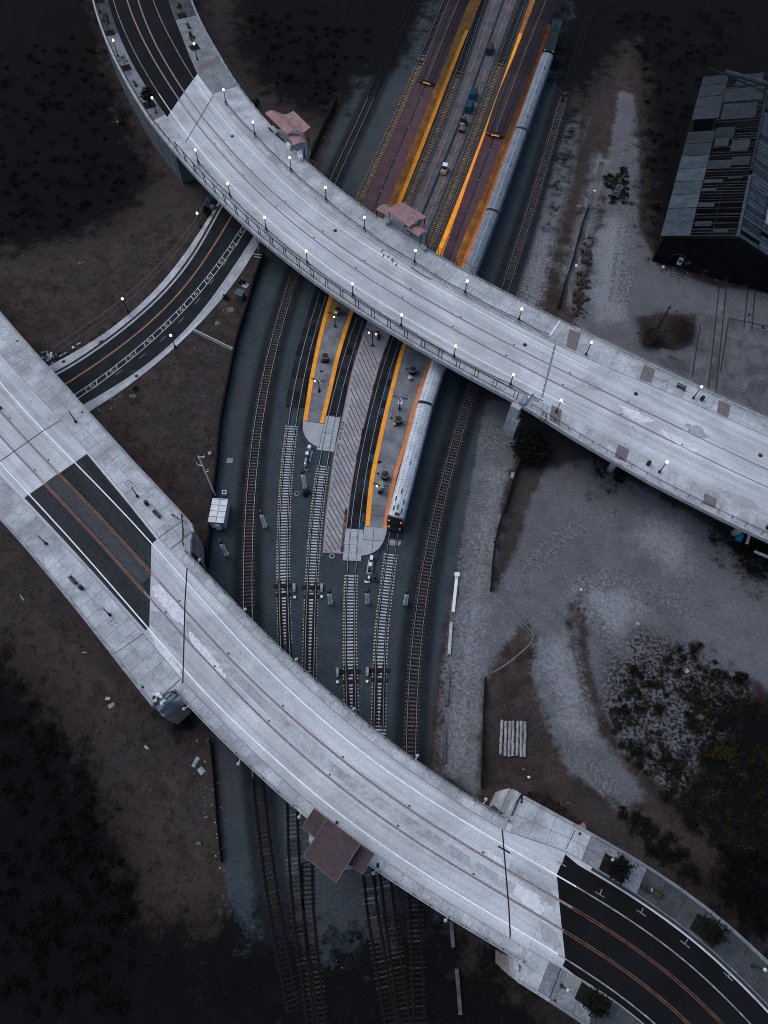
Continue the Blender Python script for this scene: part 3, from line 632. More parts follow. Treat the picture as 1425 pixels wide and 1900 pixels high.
# low barrier with pedestals and draped cable, both sides over the railway
LN = [(419, 190), (473, 250), (540, 315), (605, 370), (676, 425), (769, 486), (863, 542), (962.5, 593)]
LS = [(368, 301), (427, 363), (494, 425), (570, 487), (654.5, 547), (744, 604), (842, 661), (947, 713)]
PED = .75
for side, L in (('far', LN), ('near', LS)):
    sd_ = [UB.find(P(x, y, DZ + PED)) for x, y in L]
    dS = F(*[(s, d) for s, d in sd_])
    solid(UB, sd_[0][0] - 2, sd_[-1][0] + (6 if side == 'near' else 7), lambda s: dS(s) - .22, lambda s: dS(s) + .22, DZ, DZ + .34, 1.5).build('barrier_kerb', M['fascia'], ub)
    for s, d in sd_:
        q = UB.at(s, d); MB().box((q.x, q.y, DZ + PED / 2), (.75, .62, PED), UB.head(s), .9).build('pedestal', M['fascia'], ub)
    mb = MB(); drops = MB()
    ss = sd_ + [(sd_[-1][0] + 7, sd_[-1][1])]
    for (a, da), (b, db) in zip(ss[:-1], ss[1:]):
        pts = [UB.at(a + (b - a) * t, da + (db - da) * t, DZ + .95 - 1.1 * t * (1 - t)) for t in np.linspace(0.02, .98, 14)]
        mb.tube(pts, .075, 5)
        for t in np.linspace(.06, .94, 15):
            q = UB.at(a + (b - a) * t, da + (db - da) * t, 0); zz = DZ + .95 - 1.1 * t * (1 - t)
            drops.tube([Vector((q.x, q.y, zz)), Vector((q.x, q.y, zz - .32))], .035, 4)
    c = mb.build('draped_cable', M['black'], ub); drops.build('cable_drop', M['black'], c)
# pillars
def pillar(px, r, h, parent, name='pillar', mt='fascia'):
    q = P(px[0], px[1], 0); MB().lathe((q.x, q.y, -.2), [(r, 0), (r, h + .2)], 18).build(name, M[mt], parent, True); return q
pillar((1132, 872), .68, 7.1, ub); pillar((1363, 990), .68, 7.1, ub); pillar((1440, 1050), .68, 7.1, ub)
for s, d in ((176, 2), (176, 10), (204, 2), (204, 10), (150, 1), (150, 7), (150, 12), (112, 0), (112, 7), (84, 0), (84, 8), (64, 4), (64, 10)):
    q = UB.at(s, d, 0); MB().lathe((q.x, q.y, -.2), [(.68, 0), (.68, 7.3)], 16).build('pillar', M['fascia'], ub, True)
pillar((481, 470), .22, 7.3, ub); 
# end pier at the right of the railway span
q0 = P(990, 800, 0); hd = UB.head(153)
sE, dE = UB.find(UB.at(153, -8)); q = UB.at(152.5, -8.4)
MB().box((q.x, q.y, 4.2), (1.9, 1.6, 9.6), hd).build('pier', M['fascia'], ub)
MB().box((q.x + .5, q.y - .9, 2.6), (1.4, 1.2, 6.0), hd).build('pier', M['fascia'], ub)
q = UB.at(153.2, -7.3); MB().box((q.x, q.y, DZ + .5), (1.0, 1.8, .7), hd).build('joint_box', M['grey_metal'], ub)
q = UB.at(153.6, -6.0); MB().box((q.x, q.y, DZ + .30), (.34, 2.9, .5), hd).build('parapet_upstand', M['white_metal'], ub)
q = UB.at(150.3, 11.6); MB().box((q.x, q.y, DZ + .2), (.34, 4.5, .12), UB.head(150)).build('joint_strip', M['white_metal'], ub)

# --- lower bridge
lb = thing('road_bridge', 'lower curved concrete bridge with a black asphalt patch and a brown kiosk on its edge', 'bridge', LB.at(70, 0, 0))
l0, l1 = LB.s0, LB.s1
sA, sB = 57.5, 118.3      # span over the railway
lSW = F((l0, -9.2), (20, -9.2), (40, -9.6), (57.3, -10.2), (57.5, -6.4), (75, -6.2), (95, -6.15), (118.2, -6.1), (118.4, -8.4), (200, -8.6))
lNE = F((l0, 15), (0, 14.6), (6, 14.3), (21, 13.5), (38.5, 13.1), (40.5, 9.3), (58, 9.4), (80, 9.6), (109.6, 9.1), (109.8, 13.1), (131, 13.3), (200, 13.6))
lSk = F((l0, -4.7), (14, -4.5), (47, -4.3), (57, -4.5), (75, -4.3), (95, -4.5), (118, -4.4), (130, -3.9), (200, -3.9))
lNk = F((l0, 9.8), (5, 9.6), (17, 8.9), (36, 7.6), (43, 7.5), (60, 7.9), (80, 7.85), (105, 7.5), (109, 7.5), (118, 9.2), (200, 9.3))
def lbsolid(name, mt, f0, f1, z0, z1, segs=((l0, 39.5), (39.5, 57.45), (57.45, 109.7), (109.7, 118.3), (118.3, l1))):
    for a, b in segs: solid(LB, a + .001, b - .001, lambda s: f0(min(max(s, a + .06), b - .06)), lambda s: f1(min(max(s, a + .06), b - .06)), z0, z1).build(name, mt, lb)
lbsolid('deck', M['fascia'], lSW, lNE, DZ - .8, DZ - .006)
roadway(LB, ((l0, 39.5), (39.52, 57.4), (57.5, 109.7), (109.72, 118.2), (118.3, l1)), lambda s: lSk(s) - 1.2, lambda s: lNk(s) + 1.2, lb)
for a, b in ((l0, 39.5), (39.52, 57.4), (57.5, 109.7), (109.72, 118.2), (118.3, l1)):
    pass
lbsolid('girder', M['fascia'], lambda s: lSW(s) + .8, lambda s: lNE(s) - .8, DZ - 1.9, DZ - .81)
# end walls closing the railway span
paint(LB, 'worn_lane', M['deckworn'], 46, 118, lambda s: 1.5 + .12 * math.sin(s * .21), 1.25, DZ + .004, lb)
def patch(px, mt, seed, z=DZ + .0065, way_root=None):
    r = random.Random(seed); A = PL(px, z); out = []
    for i in range(len(A)):
        a, b = A[i], A[(i + 1) % len(A)]; m = max(2, int((b - a).length / .45))
        for k in range(m):
            q = a.lerp(b, k / m); out.append((q.x + r.uniform(-.22, .22), q.y + r.uniform(-.22, .22), z))
    mb = MB(); mb.v = out; mb.f = [tuple(range(len(out)))] if sum(out[k][0] * out[(k + 1) % len(out)][1] - out[(k + 1) % len(out)][0] * out[k][1] for k in range(len(out))) > 0 else [tuple(range(len(out) - 1, -1, -1))]
    mb.build('surface_patch', mt, way_root)
for px, mt, rt in (([(284, 1088), (297, 1085), (318, 1108), (344, 1136), (341, 1160), (322, 1150), (303, 1122), (290, 1108)], 'deckpale', 0), ([(283, 1132), (300, 1140), (322, 1162), (336, 1180), (338, 1215), (318, 1205), (296, 1175), (280, 1160)], 'deckgrey', 0),
        ([(350, 1170), (372, 1192), (400, 1225), (420, 1256), (412, 1262), (380, 1228), (356, 1200)], 'deckpale', 0), ([(276, 1172), (290, 1180), (315, 1212), (335, 1248), (338, 1264), (322, 1250), (296, 1214)], 'deckpale', 0),
        ([(948, 1602), (985, 1622), (1020, 1646), (1034, 1668), (1030, 1690), (1008, 1668), (970, 1640), (946, 1622)], 'deckgrey', 0), ([(958, 1640), (990, 1655), (1012, 1690), (1000, 1700), (972, 1676), (952, 1660)], 'deckpale', 0), ([(1000, 1706), (1030, 1726), (1043, 1760), (1030, 1766), (1008, 1740)], 'deckgrey', 0), ([(900, 1575), (925, 1590), (932, 1606), (912, 1600)], 'deckpale', 0),
        ([(1150, 750), (1185, 764), (1215, 782), (1190, 786), (1160, 770)], 'deckpale', 1), ([(1225, 795), (1262, 812), (1300, 836), (1280, 842), (1240, 822)], 'deckpale', 1), ([(1270, 786), (1300, 792), (1318, 812), (1290, 812)], 'deckgrey', 1), ([(1330, 905), (1380, 922), (1420, 944), (1390, 950), (1345, 926)], 'deckgrey', 1), ([(1080, 700), (1110, 712), (1120, 728), (1094, 722)], 'deckgrey', 1)):
    patch(px, M[mt], int(px[0][0]), DZ + .0065, ub if rt else lb)
wall_l = [P(338, 1172, 0), P(352, 1010, 0)]
def abut(px, mt, z0=-.2, z1=DZ - .85, name='abutment'): MB().prism(PL(px, DZ), z0, z1).build(name, mt, lb)
abut([(343, 1022), (300, 1010), (258, 1150), (288, 1306), (336, 1296), (346, 1180)], M['fascia'])
abut([(938, 1520), (968, 1480), (1010, 1600), (1030, 1800), (985, 1835), (952, 1772), (944, 1660)], M['fascia'])
# stepped wing walls standing proud of the span, faced with stone
def wing(px, z1, mt, name='wing_wall', z0=-.2): MB().prism(PL(px, z1), z0, z1).build(name, mt, lb)
wing([(341, 962), (351, 972), (352, 1018), (343, 1012)], DZ - .5, M['fascia'])
wing([(352, 974), (366, 992), (368, 1034), (352, 1020)], DZ - 2.6, M['brick'])
wing([(366, 994), (372, 1004), (372, 1040), (368, 1034)], DZ - 4.2, M['brick'])
wing([(286, 1312), (321, 1284), (327, 1290), (294, 1320)], DZ - .3, M['grey_metal'])
wing([(294, 1320), (327, 1291), (336, 1300), (303, 1330)], DZ - 2.6, M['grey_metal'])
wing([(303, 1330), (334, 1302), (344, 1312), (318, 1336)], DZ - 4.5, M['brick'])
wing([(917, 1494), (930, 1466), (946, 1462), (929, 1506)], DZ - 3.6, M['fascia'])
wing([(930, 1506), (948, 1464), (958, 1466), (938, 1514)], DZ - 1.6, M['grey_metal'])
wing([(938, 1515), (958, 1467), (965, 1472), (946, 1516)], DZ - .2, M['fascia'])
wing([(930, 1770), (944, 1772), (946, 1812), (930, 1796)], DZ - 4.2, M['brick'])
wing([(952, 1775), (962, 1781), (966, 1824), (955, 1818)], DZ - .4, M['fascia'])
skewed(LB, (12.6, 14.2), (45.4, 34.8), lambda s: lSk(s) + .05, lambda s: lNk(s) - .35, DZ + .005, 12, 12).build('asphalt', M['asphalt'], lb) if False else None
apx = [(161, 842), (291, 1001), (281, 1010), (277, 1164), (270, 1170), (45, 924)]
A4 = PL(apx, DZ + .005); nL, nR = spline([A4[5], A4[4], A4[3]], 1), None
mb = MB(); n_ = 40
left = [A4[5].lerp(A4[4], i / n_) for i in range(n_ + 1)]; right = [A4[0].lerp(A4[1], i / n_) for i in range(n_ + 1)]
def follow(a, b, n):   # follow the bridge's curve between two points
    sa_, da_ = LB.find(a); sb_, db_ = LB.find(b)
    return [LB.at(sa_ + (sb_ - sa_) * i / n, da_ + (db_ - da_) * i / n, a.z) for i in range(n + 1)]
left = follow(A4[5], A4[4], n_); right = follow(A4[0], A4[1], n_)
ends = [LB.find(PL([q], DZ)[0]) for q in ((270, 1170), (277, 1164), (279, 1090), (281, 1010), (291, 1001))]; beg = [LB.find(PL([q], DZ)[0]) for q in ((45, 924), (50, 920), (103, 883), (153, 848), (161, 842))]
mb = MB()
for k in range(4):
    L_ = [LB.at(beg[k][0] + (ends[k][0] - beg[k][0]) * i / n_, beg[k][1] + (ends[k][1] - beg[k][1]) * i / n_, DZ + .005) for i in range(n_ + 1)]
    R_ = [LB.at(beg[k + 1][0] + (ends[k + 1][0] - beg[k + 1][0]) * i / n_, beg[k + 1][1] + (ends[k + 1][1] - beg[k + 1][1]) * i / n_, DZ + .005) for i in range(n_ + 1)]
    mb.sheet(L_, R_)
mb.build('asphalt', M['asphalt'], lb)
paint(LB, 'worn_lane', M['asphalt_worn'], 13.6, 40.2, 1.45, 2.1, DZ + .0085, lb)
e1 = PL([(1044, 1792), (1049, 1780), (1040, 1700), (1033, 1622), (1049, 1585)], DZ + .005)
ends = [LB.find(q) for q in e1]
mb = MB()
for (sa1, da1), (sb1, db1) in zip(ends[:-1], ends[1:]):
    m_ = 40; L_, R_ = [], []
    for i in range(m_ + 1):
        for lst, s_, d_ in ((L_, sb1, db1), (R_, sa1, da1)):
            s = s_ + (l1 - s_) * i / m_; f = (d_ + 3.9) / (9.1 + 3.9); lst.append(LB.at(s, (lSk(s) + .05) + (lNk(s) - .5 - lSk(s) - .05) * min(1, max(0, f)), DZ + .005))
    L_[0] = LB.at(sb1, db1, DZ + .005); R_[0] = LB.at(sa1, da1, DZ + .005); mb.sheet(L_, R_)
mb.build('asphalt', M['asphalt_black'], lb)
MB().sheet(LB.line(122, l1, lNk, DZ + .0085), LB.line(122, l1, lambda s: lNk(s) - .52, DZ + .0085)).build('gutter_strip', M['deckshade'], lb)  # dark sheet over the deck strip, carrying the painted edge darkening
ltone = lambda s: M['slab'] if s < 119 else (M['slabmid'] if s < 128 else M['slabdark'])  # darkening toward the right end, painted slab by slab
lE = lambda s: lNE(s) - .40; lS = lambda s: lSW(s) + .40
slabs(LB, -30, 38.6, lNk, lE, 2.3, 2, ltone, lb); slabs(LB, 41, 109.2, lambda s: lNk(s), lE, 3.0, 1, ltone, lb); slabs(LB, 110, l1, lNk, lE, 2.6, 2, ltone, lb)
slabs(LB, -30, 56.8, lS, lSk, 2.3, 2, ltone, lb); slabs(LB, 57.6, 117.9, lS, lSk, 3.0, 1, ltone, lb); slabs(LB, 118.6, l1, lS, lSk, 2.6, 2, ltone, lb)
for f, o in ((lSW, 0), (lNE, 1)):
    segs = ((l0, 57.3), (57.5, 118.2), (118.4, 123), (123, l1)) if not o else ((l0, 38.8), (40.6, 109.5), (109.9, 121), (121, l1))
    for a, b in segs:
        g0 = (lambda s, f=f: f(s) - .02) if not o else (lambda s, f=f: f(s) - .38); g1 = (lambda s, f=f: f(s) + .38) if not o else (lambda s, f=f: f(s) + .02)
        solid(LB, a, b, g0, g1, DZ - .5, DZ + .24).build('edge_beam', M['fascia'] if b < l1 else M['slabmid'], lb)
for kf in (lSk, lNk):
    o = -.35 if kf is lNk else .35
    paint(LB, 'gutter_line', M['grey_metal'], l0, l1, lambda s: kf(s) + o * .12, .08, DZ + .012, lb)
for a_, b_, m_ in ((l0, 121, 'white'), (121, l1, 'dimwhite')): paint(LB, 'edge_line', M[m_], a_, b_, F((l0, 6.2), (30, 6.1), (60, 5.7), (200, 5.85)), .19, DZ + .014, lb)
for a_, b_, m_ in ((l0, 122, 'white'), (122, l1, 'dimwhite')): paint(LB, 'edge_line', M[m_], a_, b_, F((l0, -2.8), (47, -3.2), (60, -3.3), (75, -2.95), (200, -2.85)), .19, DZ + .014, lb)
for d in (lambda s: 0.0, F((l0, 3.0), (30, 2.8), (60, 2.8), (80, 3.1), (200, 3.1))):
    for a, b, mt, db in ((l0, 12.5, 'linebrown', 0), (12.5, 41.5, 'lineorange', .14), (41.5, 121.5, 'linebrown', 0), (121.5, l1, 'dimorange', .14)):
        paint(LB, 'centre_line', M[mt], a, b, d, (.12 if db else .32), DZ + .014, lb, db)
    for s in np.arange(-2, 118, 12.2):
        q = LB.at(s, d(s) + .38, DZ + .05); MB().box(q, (.32, .2, .06), LB.head(s)).build('lane_marker_stud', M['iron'], lb)
cross(LB, lb, [(347, 1054), (343, 1120), (341, 1200), (339, 1268)], .2, DZ + .018, M['joint'])
cross(LB, lb, [(932, 1540), (937, 1600), (944, 1680), (947, 1740)], .2, DZ + .018, M['joint'])
cross(LB, lb, [(82, 798), (0, 856)], .16, DZ + .018, M['joint']); cross(LB, lb, [(924, 1570), (947, 1583)], .22, DZ + .022, M['joint'])
cross(LB, lb, [(114, 779), (82, 798)], .14, DZ + .018, M['joint'])
for px in ([(294, 998), (336, 968)], [(266, 1176), (212, 1213)], [(1050, 1576), (1067, 1540)], [(1041, 1796), (1020, 1852)]):
    cross(LB, lb, px, .1, DZ + .172, M['joint'], 'pavement_joint')
for (x, y) in ((1113, 1660), (1189.5, 1694), (1271, 1752), (1351, 1812), (55, 745), (88, 778), (1042, 1603)):
    q = P(x, y, DZ + .016); h = LB.head(LB.find(q)[0])
    mb = MB(); u_ = Vector((math.cos(h), math.sin(h), 0)); n2_ = Vector((-u_.y, u_.x, 0))
    mb.quad(q - u_ * .7 - n2_ * .06, q + u_ * .7 - n2_ * .06, q + u_ * .7 + n2_ * .06, q - u_ * .7 + n2_ * .06)
    mb.quad(q - u_ * .06 + n2_ * .062, q + u_ * .06 + n2_ * .062, q + u_ * .06 + n2_ * .75, q - u_ * .06 + n2_ * .75)
    mb.build('bay_marking', M['dimwhite'], lb)
for (x, y) in ((32, 633), (152, 765), (265, 1275), (968, 1488), (1076, 1547), (1029.5, 1857), (625, 1526), (701, 1604), (701, 1608)):
    q = P(x, y, DZ + .15); MB().lathe((q.x, q.y, DZ + .14), [(.22, 0), (.22, .04)], 12).build('drain_cover', M['iron'], lb)
for s, d in ((8, -6), (8, 3), (8, 11), (75, -3), (75, 6), (96, -3), (96, 6), (28, 9), (30, -6)):
    if s in (8, 28, 30): continue
    q = LB.at(s, d, 0); MB().lathe((q.x, q.y, -.2), [(.65, 0), (.65, 7.3)], 16).build('pillar', M['fascia'], lb, True)
for s in (2.5,):
    pass
for (x, y) in ((60, 690), (185, 790)):
    pass

# ------------------------------------------------------------------ railway tracks
T2_PX = [(850, -45), (811, 46), (769, 139), (731.5, 231), (677, 355), (634, 455), (598, 545), (579, 605), (562, 680), (552, 730), (543, 787), (538, 830), (529, 935), (525.6, 1052), (525.4, 1103), (527, 1187), (534, 1270)]
T3_PX = [(915, -45), (885, 40), (858, 112), (832.6, 180), (801, 264), (772.5, 340), (758, 374), (705, 495), (661, 589), (639, 680), (627, 740), (620, 770), (605, 840), (596, 900), (586, 968), (579.5, 1036), (577.5, 1086), (576, 1137), (574, 1204), (575, 1290)]
T4_PX = [(988, -45), (968, 10), (936, 95), (905, 180), (876, 258), (846, 339), (807, 438), (771, 526), (735, 625), (709, 714), (690, 784), (680, 840), (671, 890), (661, 960), (656, 1020), (652, 1069), (649.5, 1137), (648.5, 1204), (649, 1280), (655, 1345)]
TR_PX = [(1040, 20), (1016, 101), (992, 168), (968, 236), (941, 312), (914, 389), (877, 480), (830, 625), (808, 692), (789, 748), (771, 820), (751, 890), (738, 946), (733.5, 962)]
T5 = spline([Vector((q.x, q.y, 0)) for q in PL(TR_PX, 4.75)] + PL([(725, 1030), (716, 1100), (710, 1150), (706.5, 1200), (704, 1271), (702, 1361)]))
SLM = {}
def box_mesh(name, size, mt, taper=1.0):
    return MB().box((0, 0, 0), size, 0, taper).mesh(name, mt)
def near_i(path, q): return min(range(len(path)), key=lambda i: (path[i] - q).length_squared)
def track(label, path, segs, rails, spacing=.56, name='railway_track', extra=None, sl_len=2.6):
    path = spline(path, spacing) if not isinstance(path[0], tuple) else (ysmooth(path, 6, spacing) if len(path) > 12 else spline(PL(path), spacing))
    mid = path[len(path) // 2]; t = thing(name, label, 'railway track', (mid.x, mid.y, 0), group='railway tracks')
    prev = None; pi = -99
    for a, b, mt in segs:
        i0, i1 = near_i(path, P(*a)), near_i(path, P(*b)); i0, i1 = min(i0, i1), max(i0, i1)
        key = (mt, sl_len)
        if key not in SLM: SLM[key] = box_mesh('sleeper', (sl_len, .25 if 'conc' in mt or 'grey' in mt else .23, .2), M[mt], .92)
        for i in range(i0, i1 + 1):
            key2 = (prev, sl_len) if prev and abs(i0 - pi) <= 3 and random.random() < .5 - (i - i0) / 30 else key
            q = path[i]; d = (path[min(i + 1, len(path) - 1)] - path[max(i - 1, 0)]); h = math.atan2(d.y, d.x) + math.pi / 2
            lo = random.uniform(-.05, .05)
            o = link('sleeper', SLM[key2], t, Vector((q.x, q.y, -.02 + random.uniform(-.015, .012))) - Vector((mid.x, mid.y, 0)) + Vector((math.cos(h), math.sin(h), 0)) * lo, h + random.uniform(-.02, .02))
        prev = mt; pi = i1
    for a, b, *rm in rails:
        i0, i1 = near_i(path, P(*a)), near_i(path, P(*b)); i0, i1 = min(i0, i1), max(i0, i1); seg = path[i0:i1 + 1:2]; fm = 'railshade' if rm and rm[0] == 'rust' else 'rust'  # spans marked rust are drawn in the edge-darkened rail colour
        for o in (.755, -.755):
            f = MB().band(up(offset(seg, o + .20), .105), up(offset(seg, o - .20), .105), .06).build('rail_foot', M[fm], t)
            MB().band(up(offset(seg, o + .042), .245), up(offset(seg, o - .042), .245), .105).build('rail', M[('railshade' if rm[0] == 'rust' else rm[0]) if rm else 'steel'], t)
    return t, path
t1, T1p = track('brown timber railway track along the left edge of the ballast, passing under both bridges', T1_PX,
    [((785, -38), (697, 165), 'sl_black'), ((697, 166), (606, 350), 'sl_dark'), ((548, 498), (458, 1126), 'sl_wood'), ((482, 1462), (508, 1660), 'sl_dark'), ((508, 1661), (545, 1880), 'sl_black')], [((788, -42), (690, 182), 'rust'), ((690, 182), (478, 1440)), ((478, 1440), (545, 1880), 'rust')], .66)  # rail spans marked rust carry edge darkening painted into their colour
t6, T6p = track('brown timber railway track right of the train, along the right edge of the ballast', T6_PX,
    [((1112, -38), (1049, 165), 'sl_black'), ((1049, 166), (950, 520), 'sl_wood'), ((880, 695), (763, 1400), 'sl_wood'), ((765, 1655), (770, 1740), 'sl_dark'), ((770, 1741), (780, 1895), 'sl_black')], [((1116, -42), (1045, 180), 'rust'), ((1045, 180), (763, 1600)), ((763, 1600), (780, 1895), 'rust')], .66)  # rail spans marked rust carry edge darkening painted into their colour
t2, T2p = track('pale concrete sleeper track ending left of the first platform, tan timber beyond the upper bridge', T2_PX,
    [((842, -35), (786, 100), 'sl_black'), ((786, 101), (655, 400), 'sl_tan'), ((542, 790), (527, 1195), 'sl_conc')], [((840, -35), (598, 545)), ((598, 546), (543, 795), 'steel2'), ((543, 796), (534, 1260))], .57)
t3, T3p = track('concrete sleeper track running between the first platform and the hatched walkway', T3_PX,
    [((910, -35), (850, 132), 'sl_black'), ((850, 133), (735, 420), 'sl_tan'), ((600, 868), (574, 1260), 'sl_conc')], [((912, -35), (661, 589)), ((661, 590), (598, 880), 'steel2'), ((598, 881), (575, 1280))], .57)
t4, T4p = track('concrete sleeper track between the hatched walkway and the second platform', T4_PX,
    [((984, -35), (930, 110), 'sl_black'), ((930, 111), (795, 455), 'sl_tan'), ((652, 1069), (652, 1320), 'sl_conc')], [((986, -35), (735, 625)), ((735, 626), (652, 1066), 'steel2'), ((652, 1067), (655, 1340))], .57)
t5, T5p = track('concrete sleeper track below the end of the silver train', T5,
    [((724, 1030), (702, 1360), 'sl_conc')], [((733, 985), (702, 1361))], .57)
low = [
 ('dark track left of the brown kiosk, with rows of pale sleeper ends', [(542, 1480), (544, 1560), (549, 1640), (557, 1720), (568, 1800), (580, 1890), (595, 1990)], 'sl_grey'),
 ('dark track half hidden below the brown kiosk', [(569, 1600), (572, 1690), (578, 1757), (586, 1830), (593, 1890), (606, 1990)], 'sl_black'),
 ('dark concrete track right of the brown kiosk, bending right beside its twin', [(676, 1590), (684, 1629), (692, 1699), (702, 1757), (712.5, 1824), (724, 1890), (742, 1990)], 'sl_grey'),
 ('dark concrete track emerging from under the lower bridge between its twin and the timber track', [(712, 1610), (718, 1650), (724, 1706), (731, 1757), (738, 1807), (750, 1890), (766, 1990)], 'sl_grey')]
for lab, pts, mt in low: track(lab, pts, [(pts[0], pts[1], mt), (pts[1], pts[3], 'sl_dark'), (pts[3], pts[-1], 'sl_black')], [(pts[0], pts[-1], 'rust')], .62)  # sleepers step to black downward, edge darkening put into sleeper and rail colour
# switch ironwork
def switch(label, path, px, side, boxpx, dotpx, length):
    i = near_i(path, P(*px)); q = path[i]; d = (path[i + 3] - path[i - 3]).normalized(); n = Vector((-d.y, d.x, 0)); h = math.atan2(d.y, d.x)
    t = thing('track_switch', label, 'track switch', (q.x, q.y, 0), group='track switches')
    MB().box((q.x, q.y, .12), (.7, 3.4, .1), h).build('tie_plate', M['rust'], t)
    MB().box((q.x + d.x * 1.6, q.y + d.y * 1.6, .10), (.5, 2.7, .1), h).build('tie_plate', M['rust'], t)
    m = min(len(path) - 1, i + int(length / .57)); seg = path[i - 2:m:2]
    for o in (.755, -.755):
        s_ = 1 if o > 0 else -1
        in_ = [p_ - (Vector((-1, 0, 0)) * 0) for p_ in seg]
        L_ = [offset(seg, o - s_ * .12)[k] - s_ * n * (.34 * k / len(seg)) for k in range(len(seg))]; R_ = [offset(seg, o - s_ * .30)[k] - s_ * n * (.34 * k / len(seg)) for k in range(len(seg))]
        if s_ > 0: L_, R_ = L_, R_
        else: L_, R_ = R_, L_
        MB().band(up(L_, .20), up(R_, .20), .07).build('switch_blade', M['rust'], t)
        L2, R2 = offset(seg, o + .34), offset(seg, o - .34)
        MB().band(up(L2, .095), up(R2, .095), .04).build('slide_plate', M['rust'], t)
    b_ = P(*boxpx); MB().tube([Vector((q.x, q.y, .2)), Vector((b_.x, b_.y, .2))], .1, 5).build('operating_rod', M['rust'], t)
    MB().tube([Vector((q.x + d.x * .6, q.y + d.y * .6, .2)), Vector((b_.x, b_.y, .2))], .07, 5).build('operating_rod', M['rust'], t)
    MB().box((b_.x, b_.y, .35), (1.1, .5, .6), h).box((b_.x + d.x * .7, b_.y + d.y * .7, .3), (.5, .4, .45), h).build('switch_motor', M['grey_metal'], t)
    c_ = P(*dotpx); MB().box((c_.x, c_.y, .2), (.42, .42, .45), h).build('junction_box', M['white_metal'], t)
    return t
switch('dark track switch across the leftmost concrete sleeper track', T2p, (526, 1090), 1, (546, 1090), (547, 1109), 17)
switch('dark track switch with its motor beside the second concrete sleeper track', T3p, (577, 1090), 1, (597, 1090), (597, 1108), 18)
switch('dark track switch on the third concrete sleeper track, close to the lower bridge', T4p, (649, 1245), -1, (626, 1246), (626, 1266), 8)
switch('dark track switch below the end of the train, close to the lower bridge', T5p, (705, 1245), -1, (681.5, 1245), (681, 1265), 10)

# ------------------------------------------------------------------ platforms
def ribbon(name, mt, L, R, z0, z1, parent): return MB().band(up(R, z1), up(L, z1), z0).build(name, mt, parent)
pa = thing('railway_platform', 'left platform with orange edges and a rounded pale end, running on under the upper bridge', 'railway platform', P(590, 700))
WA = even(spline(PL([(632, 490), (608.5, 555.5), (590.5, 624), (581.5, 666), (574.5, 701), (569, 736.5), (562, 780)], .35)), 60)
EA = even(spline(PL([(672, 535), (654, 585), (637, 638), (626, 680), (612.5, 740), (601, 786)], .35)), 60)
ribbon('platform_slab', M['plat'], WA, EA, -.1, .34, pa)
def edge_strip(root, poly, into, wd, z, mt, pieces=20):
    Lp = even(poly, pieces * 2 + 1); Rp = offset(Lp, into * wd)
    for k in range(pieces):
        a = 2 * k; l, r = Lp[a:a + 3], Rp[a:a + 3]
        l = [l[0].lerp(l[1], .02), l[1], l[2]]
        mb = MB(); (mb.band(up(r, z), up(l, z), z - .05) if into > 0 else mb.band(up(l, z), up(r, z), z - .05)); mb.build('warning_strip', M['orange_shaded'] if l[1].y > 203 else mt, root)
edge_strip(pa, offset(WA, .05), 1, .80, .37, M['orange'], 16); edge_strip(pa, offset(EA, -.05), -1, .80, .37, M['orange'], 16)
ap = [(562, 781), (562, 798), (566, 809), (574, 820), (583, 826), (592, 830.5), (596, 810), (600.5, 787)]
MB().prism(PL(ap, .3), -.1, .33).build('platform_end', M['apron'], pa)
pb = thing('railway_platform', 'right platform with orange edges beside the silver train', 'railway platform', P(730, 800))
WB = even(spline(PL([(775, 570), (744, 646), (726, 711), (712, 767), (700, 820), (687, 883), (681, 932), (677.5, 976)], .35)), 70)
EB = even(spline(PL([(825, 600), (801, 672.6), (784, 721), (767.5, 774), (756, 820), (737, 883), (726.5, 932), (718, 981)], .35)), 70)
ribbon('platform_slab', M['plat'], WB, EB, -.1, .34, pb)
edge_strip(pb, offset(WB, .05), 1, .80, .37, M['orange'], 20); edge_strip(pb, offset(EB, -.05), -1, .72, .37, M['orange2'], 20)
ap = [(676, 977), (673, 1000), (670, 1031), (682, 1029), (693, 1025), (703, 1018), (711, 1006), (716.5, 990), (718, 980)]
MB().prism(PL(ap, .3), -.1, .33).build('platform_end', M['apron'], pb)
for (a, b) in (((694, 978), (690, 1027)), ((672, 1001), (713, 1004)), ((690, 938), (722, 942)), ((686, 955), (720, 959))):
    q = PL([a, b], .345); MB().sheet(offset(q, .04), offset(q, -.04)).build('slab_joint', M['iron'], pb)
q = PL([(729, 900), (718, 960)], .347); MB().sheet(offset(q, .55), offset(q, -.55)).build('blue_stain', mat('blue_stain', (.085, .12, .16), (.13, .145, .16), .9), pb)
# hatched walkway
hw = thing('hatched_walkway', 'pale concrete walkway with brown diagonal hatching between the middle tracks', 'walkway', P(650, 800))
HL = even(spline(PL([(712, 500), (680, 600), (667, 640), (650, 700), (635.6, 770), (620, 840), (612, 895), (603.5, 960), (598.5, 1026)], .1)), 90)
HR = even(spline(PL([(757, 530), (722, 629), (712, 655), (698, 700), (680.5, 770), (668, 822), (655, 890), (645.6, 960), (638.5, 1028)], .1)), 90)
ribbon('walkway_slab', M['walk'], HL, HR, -.1, .20, hw)
ribbon('edge_line', M['pink'], offset(HL, .02), offset(HL, .22), .15, .205, hw); ribbon('edge_line', M['pink'], offset(HR, -.22), offset(HR, -.02), .15, .206, hw)
q = [Vector((a.x, a.y, .21)) for a in (HL[-1], HR[-1])]; MB().sheet(offset(q, .2), offset(q, 0)).build('edge_line', M['pink'], hw)
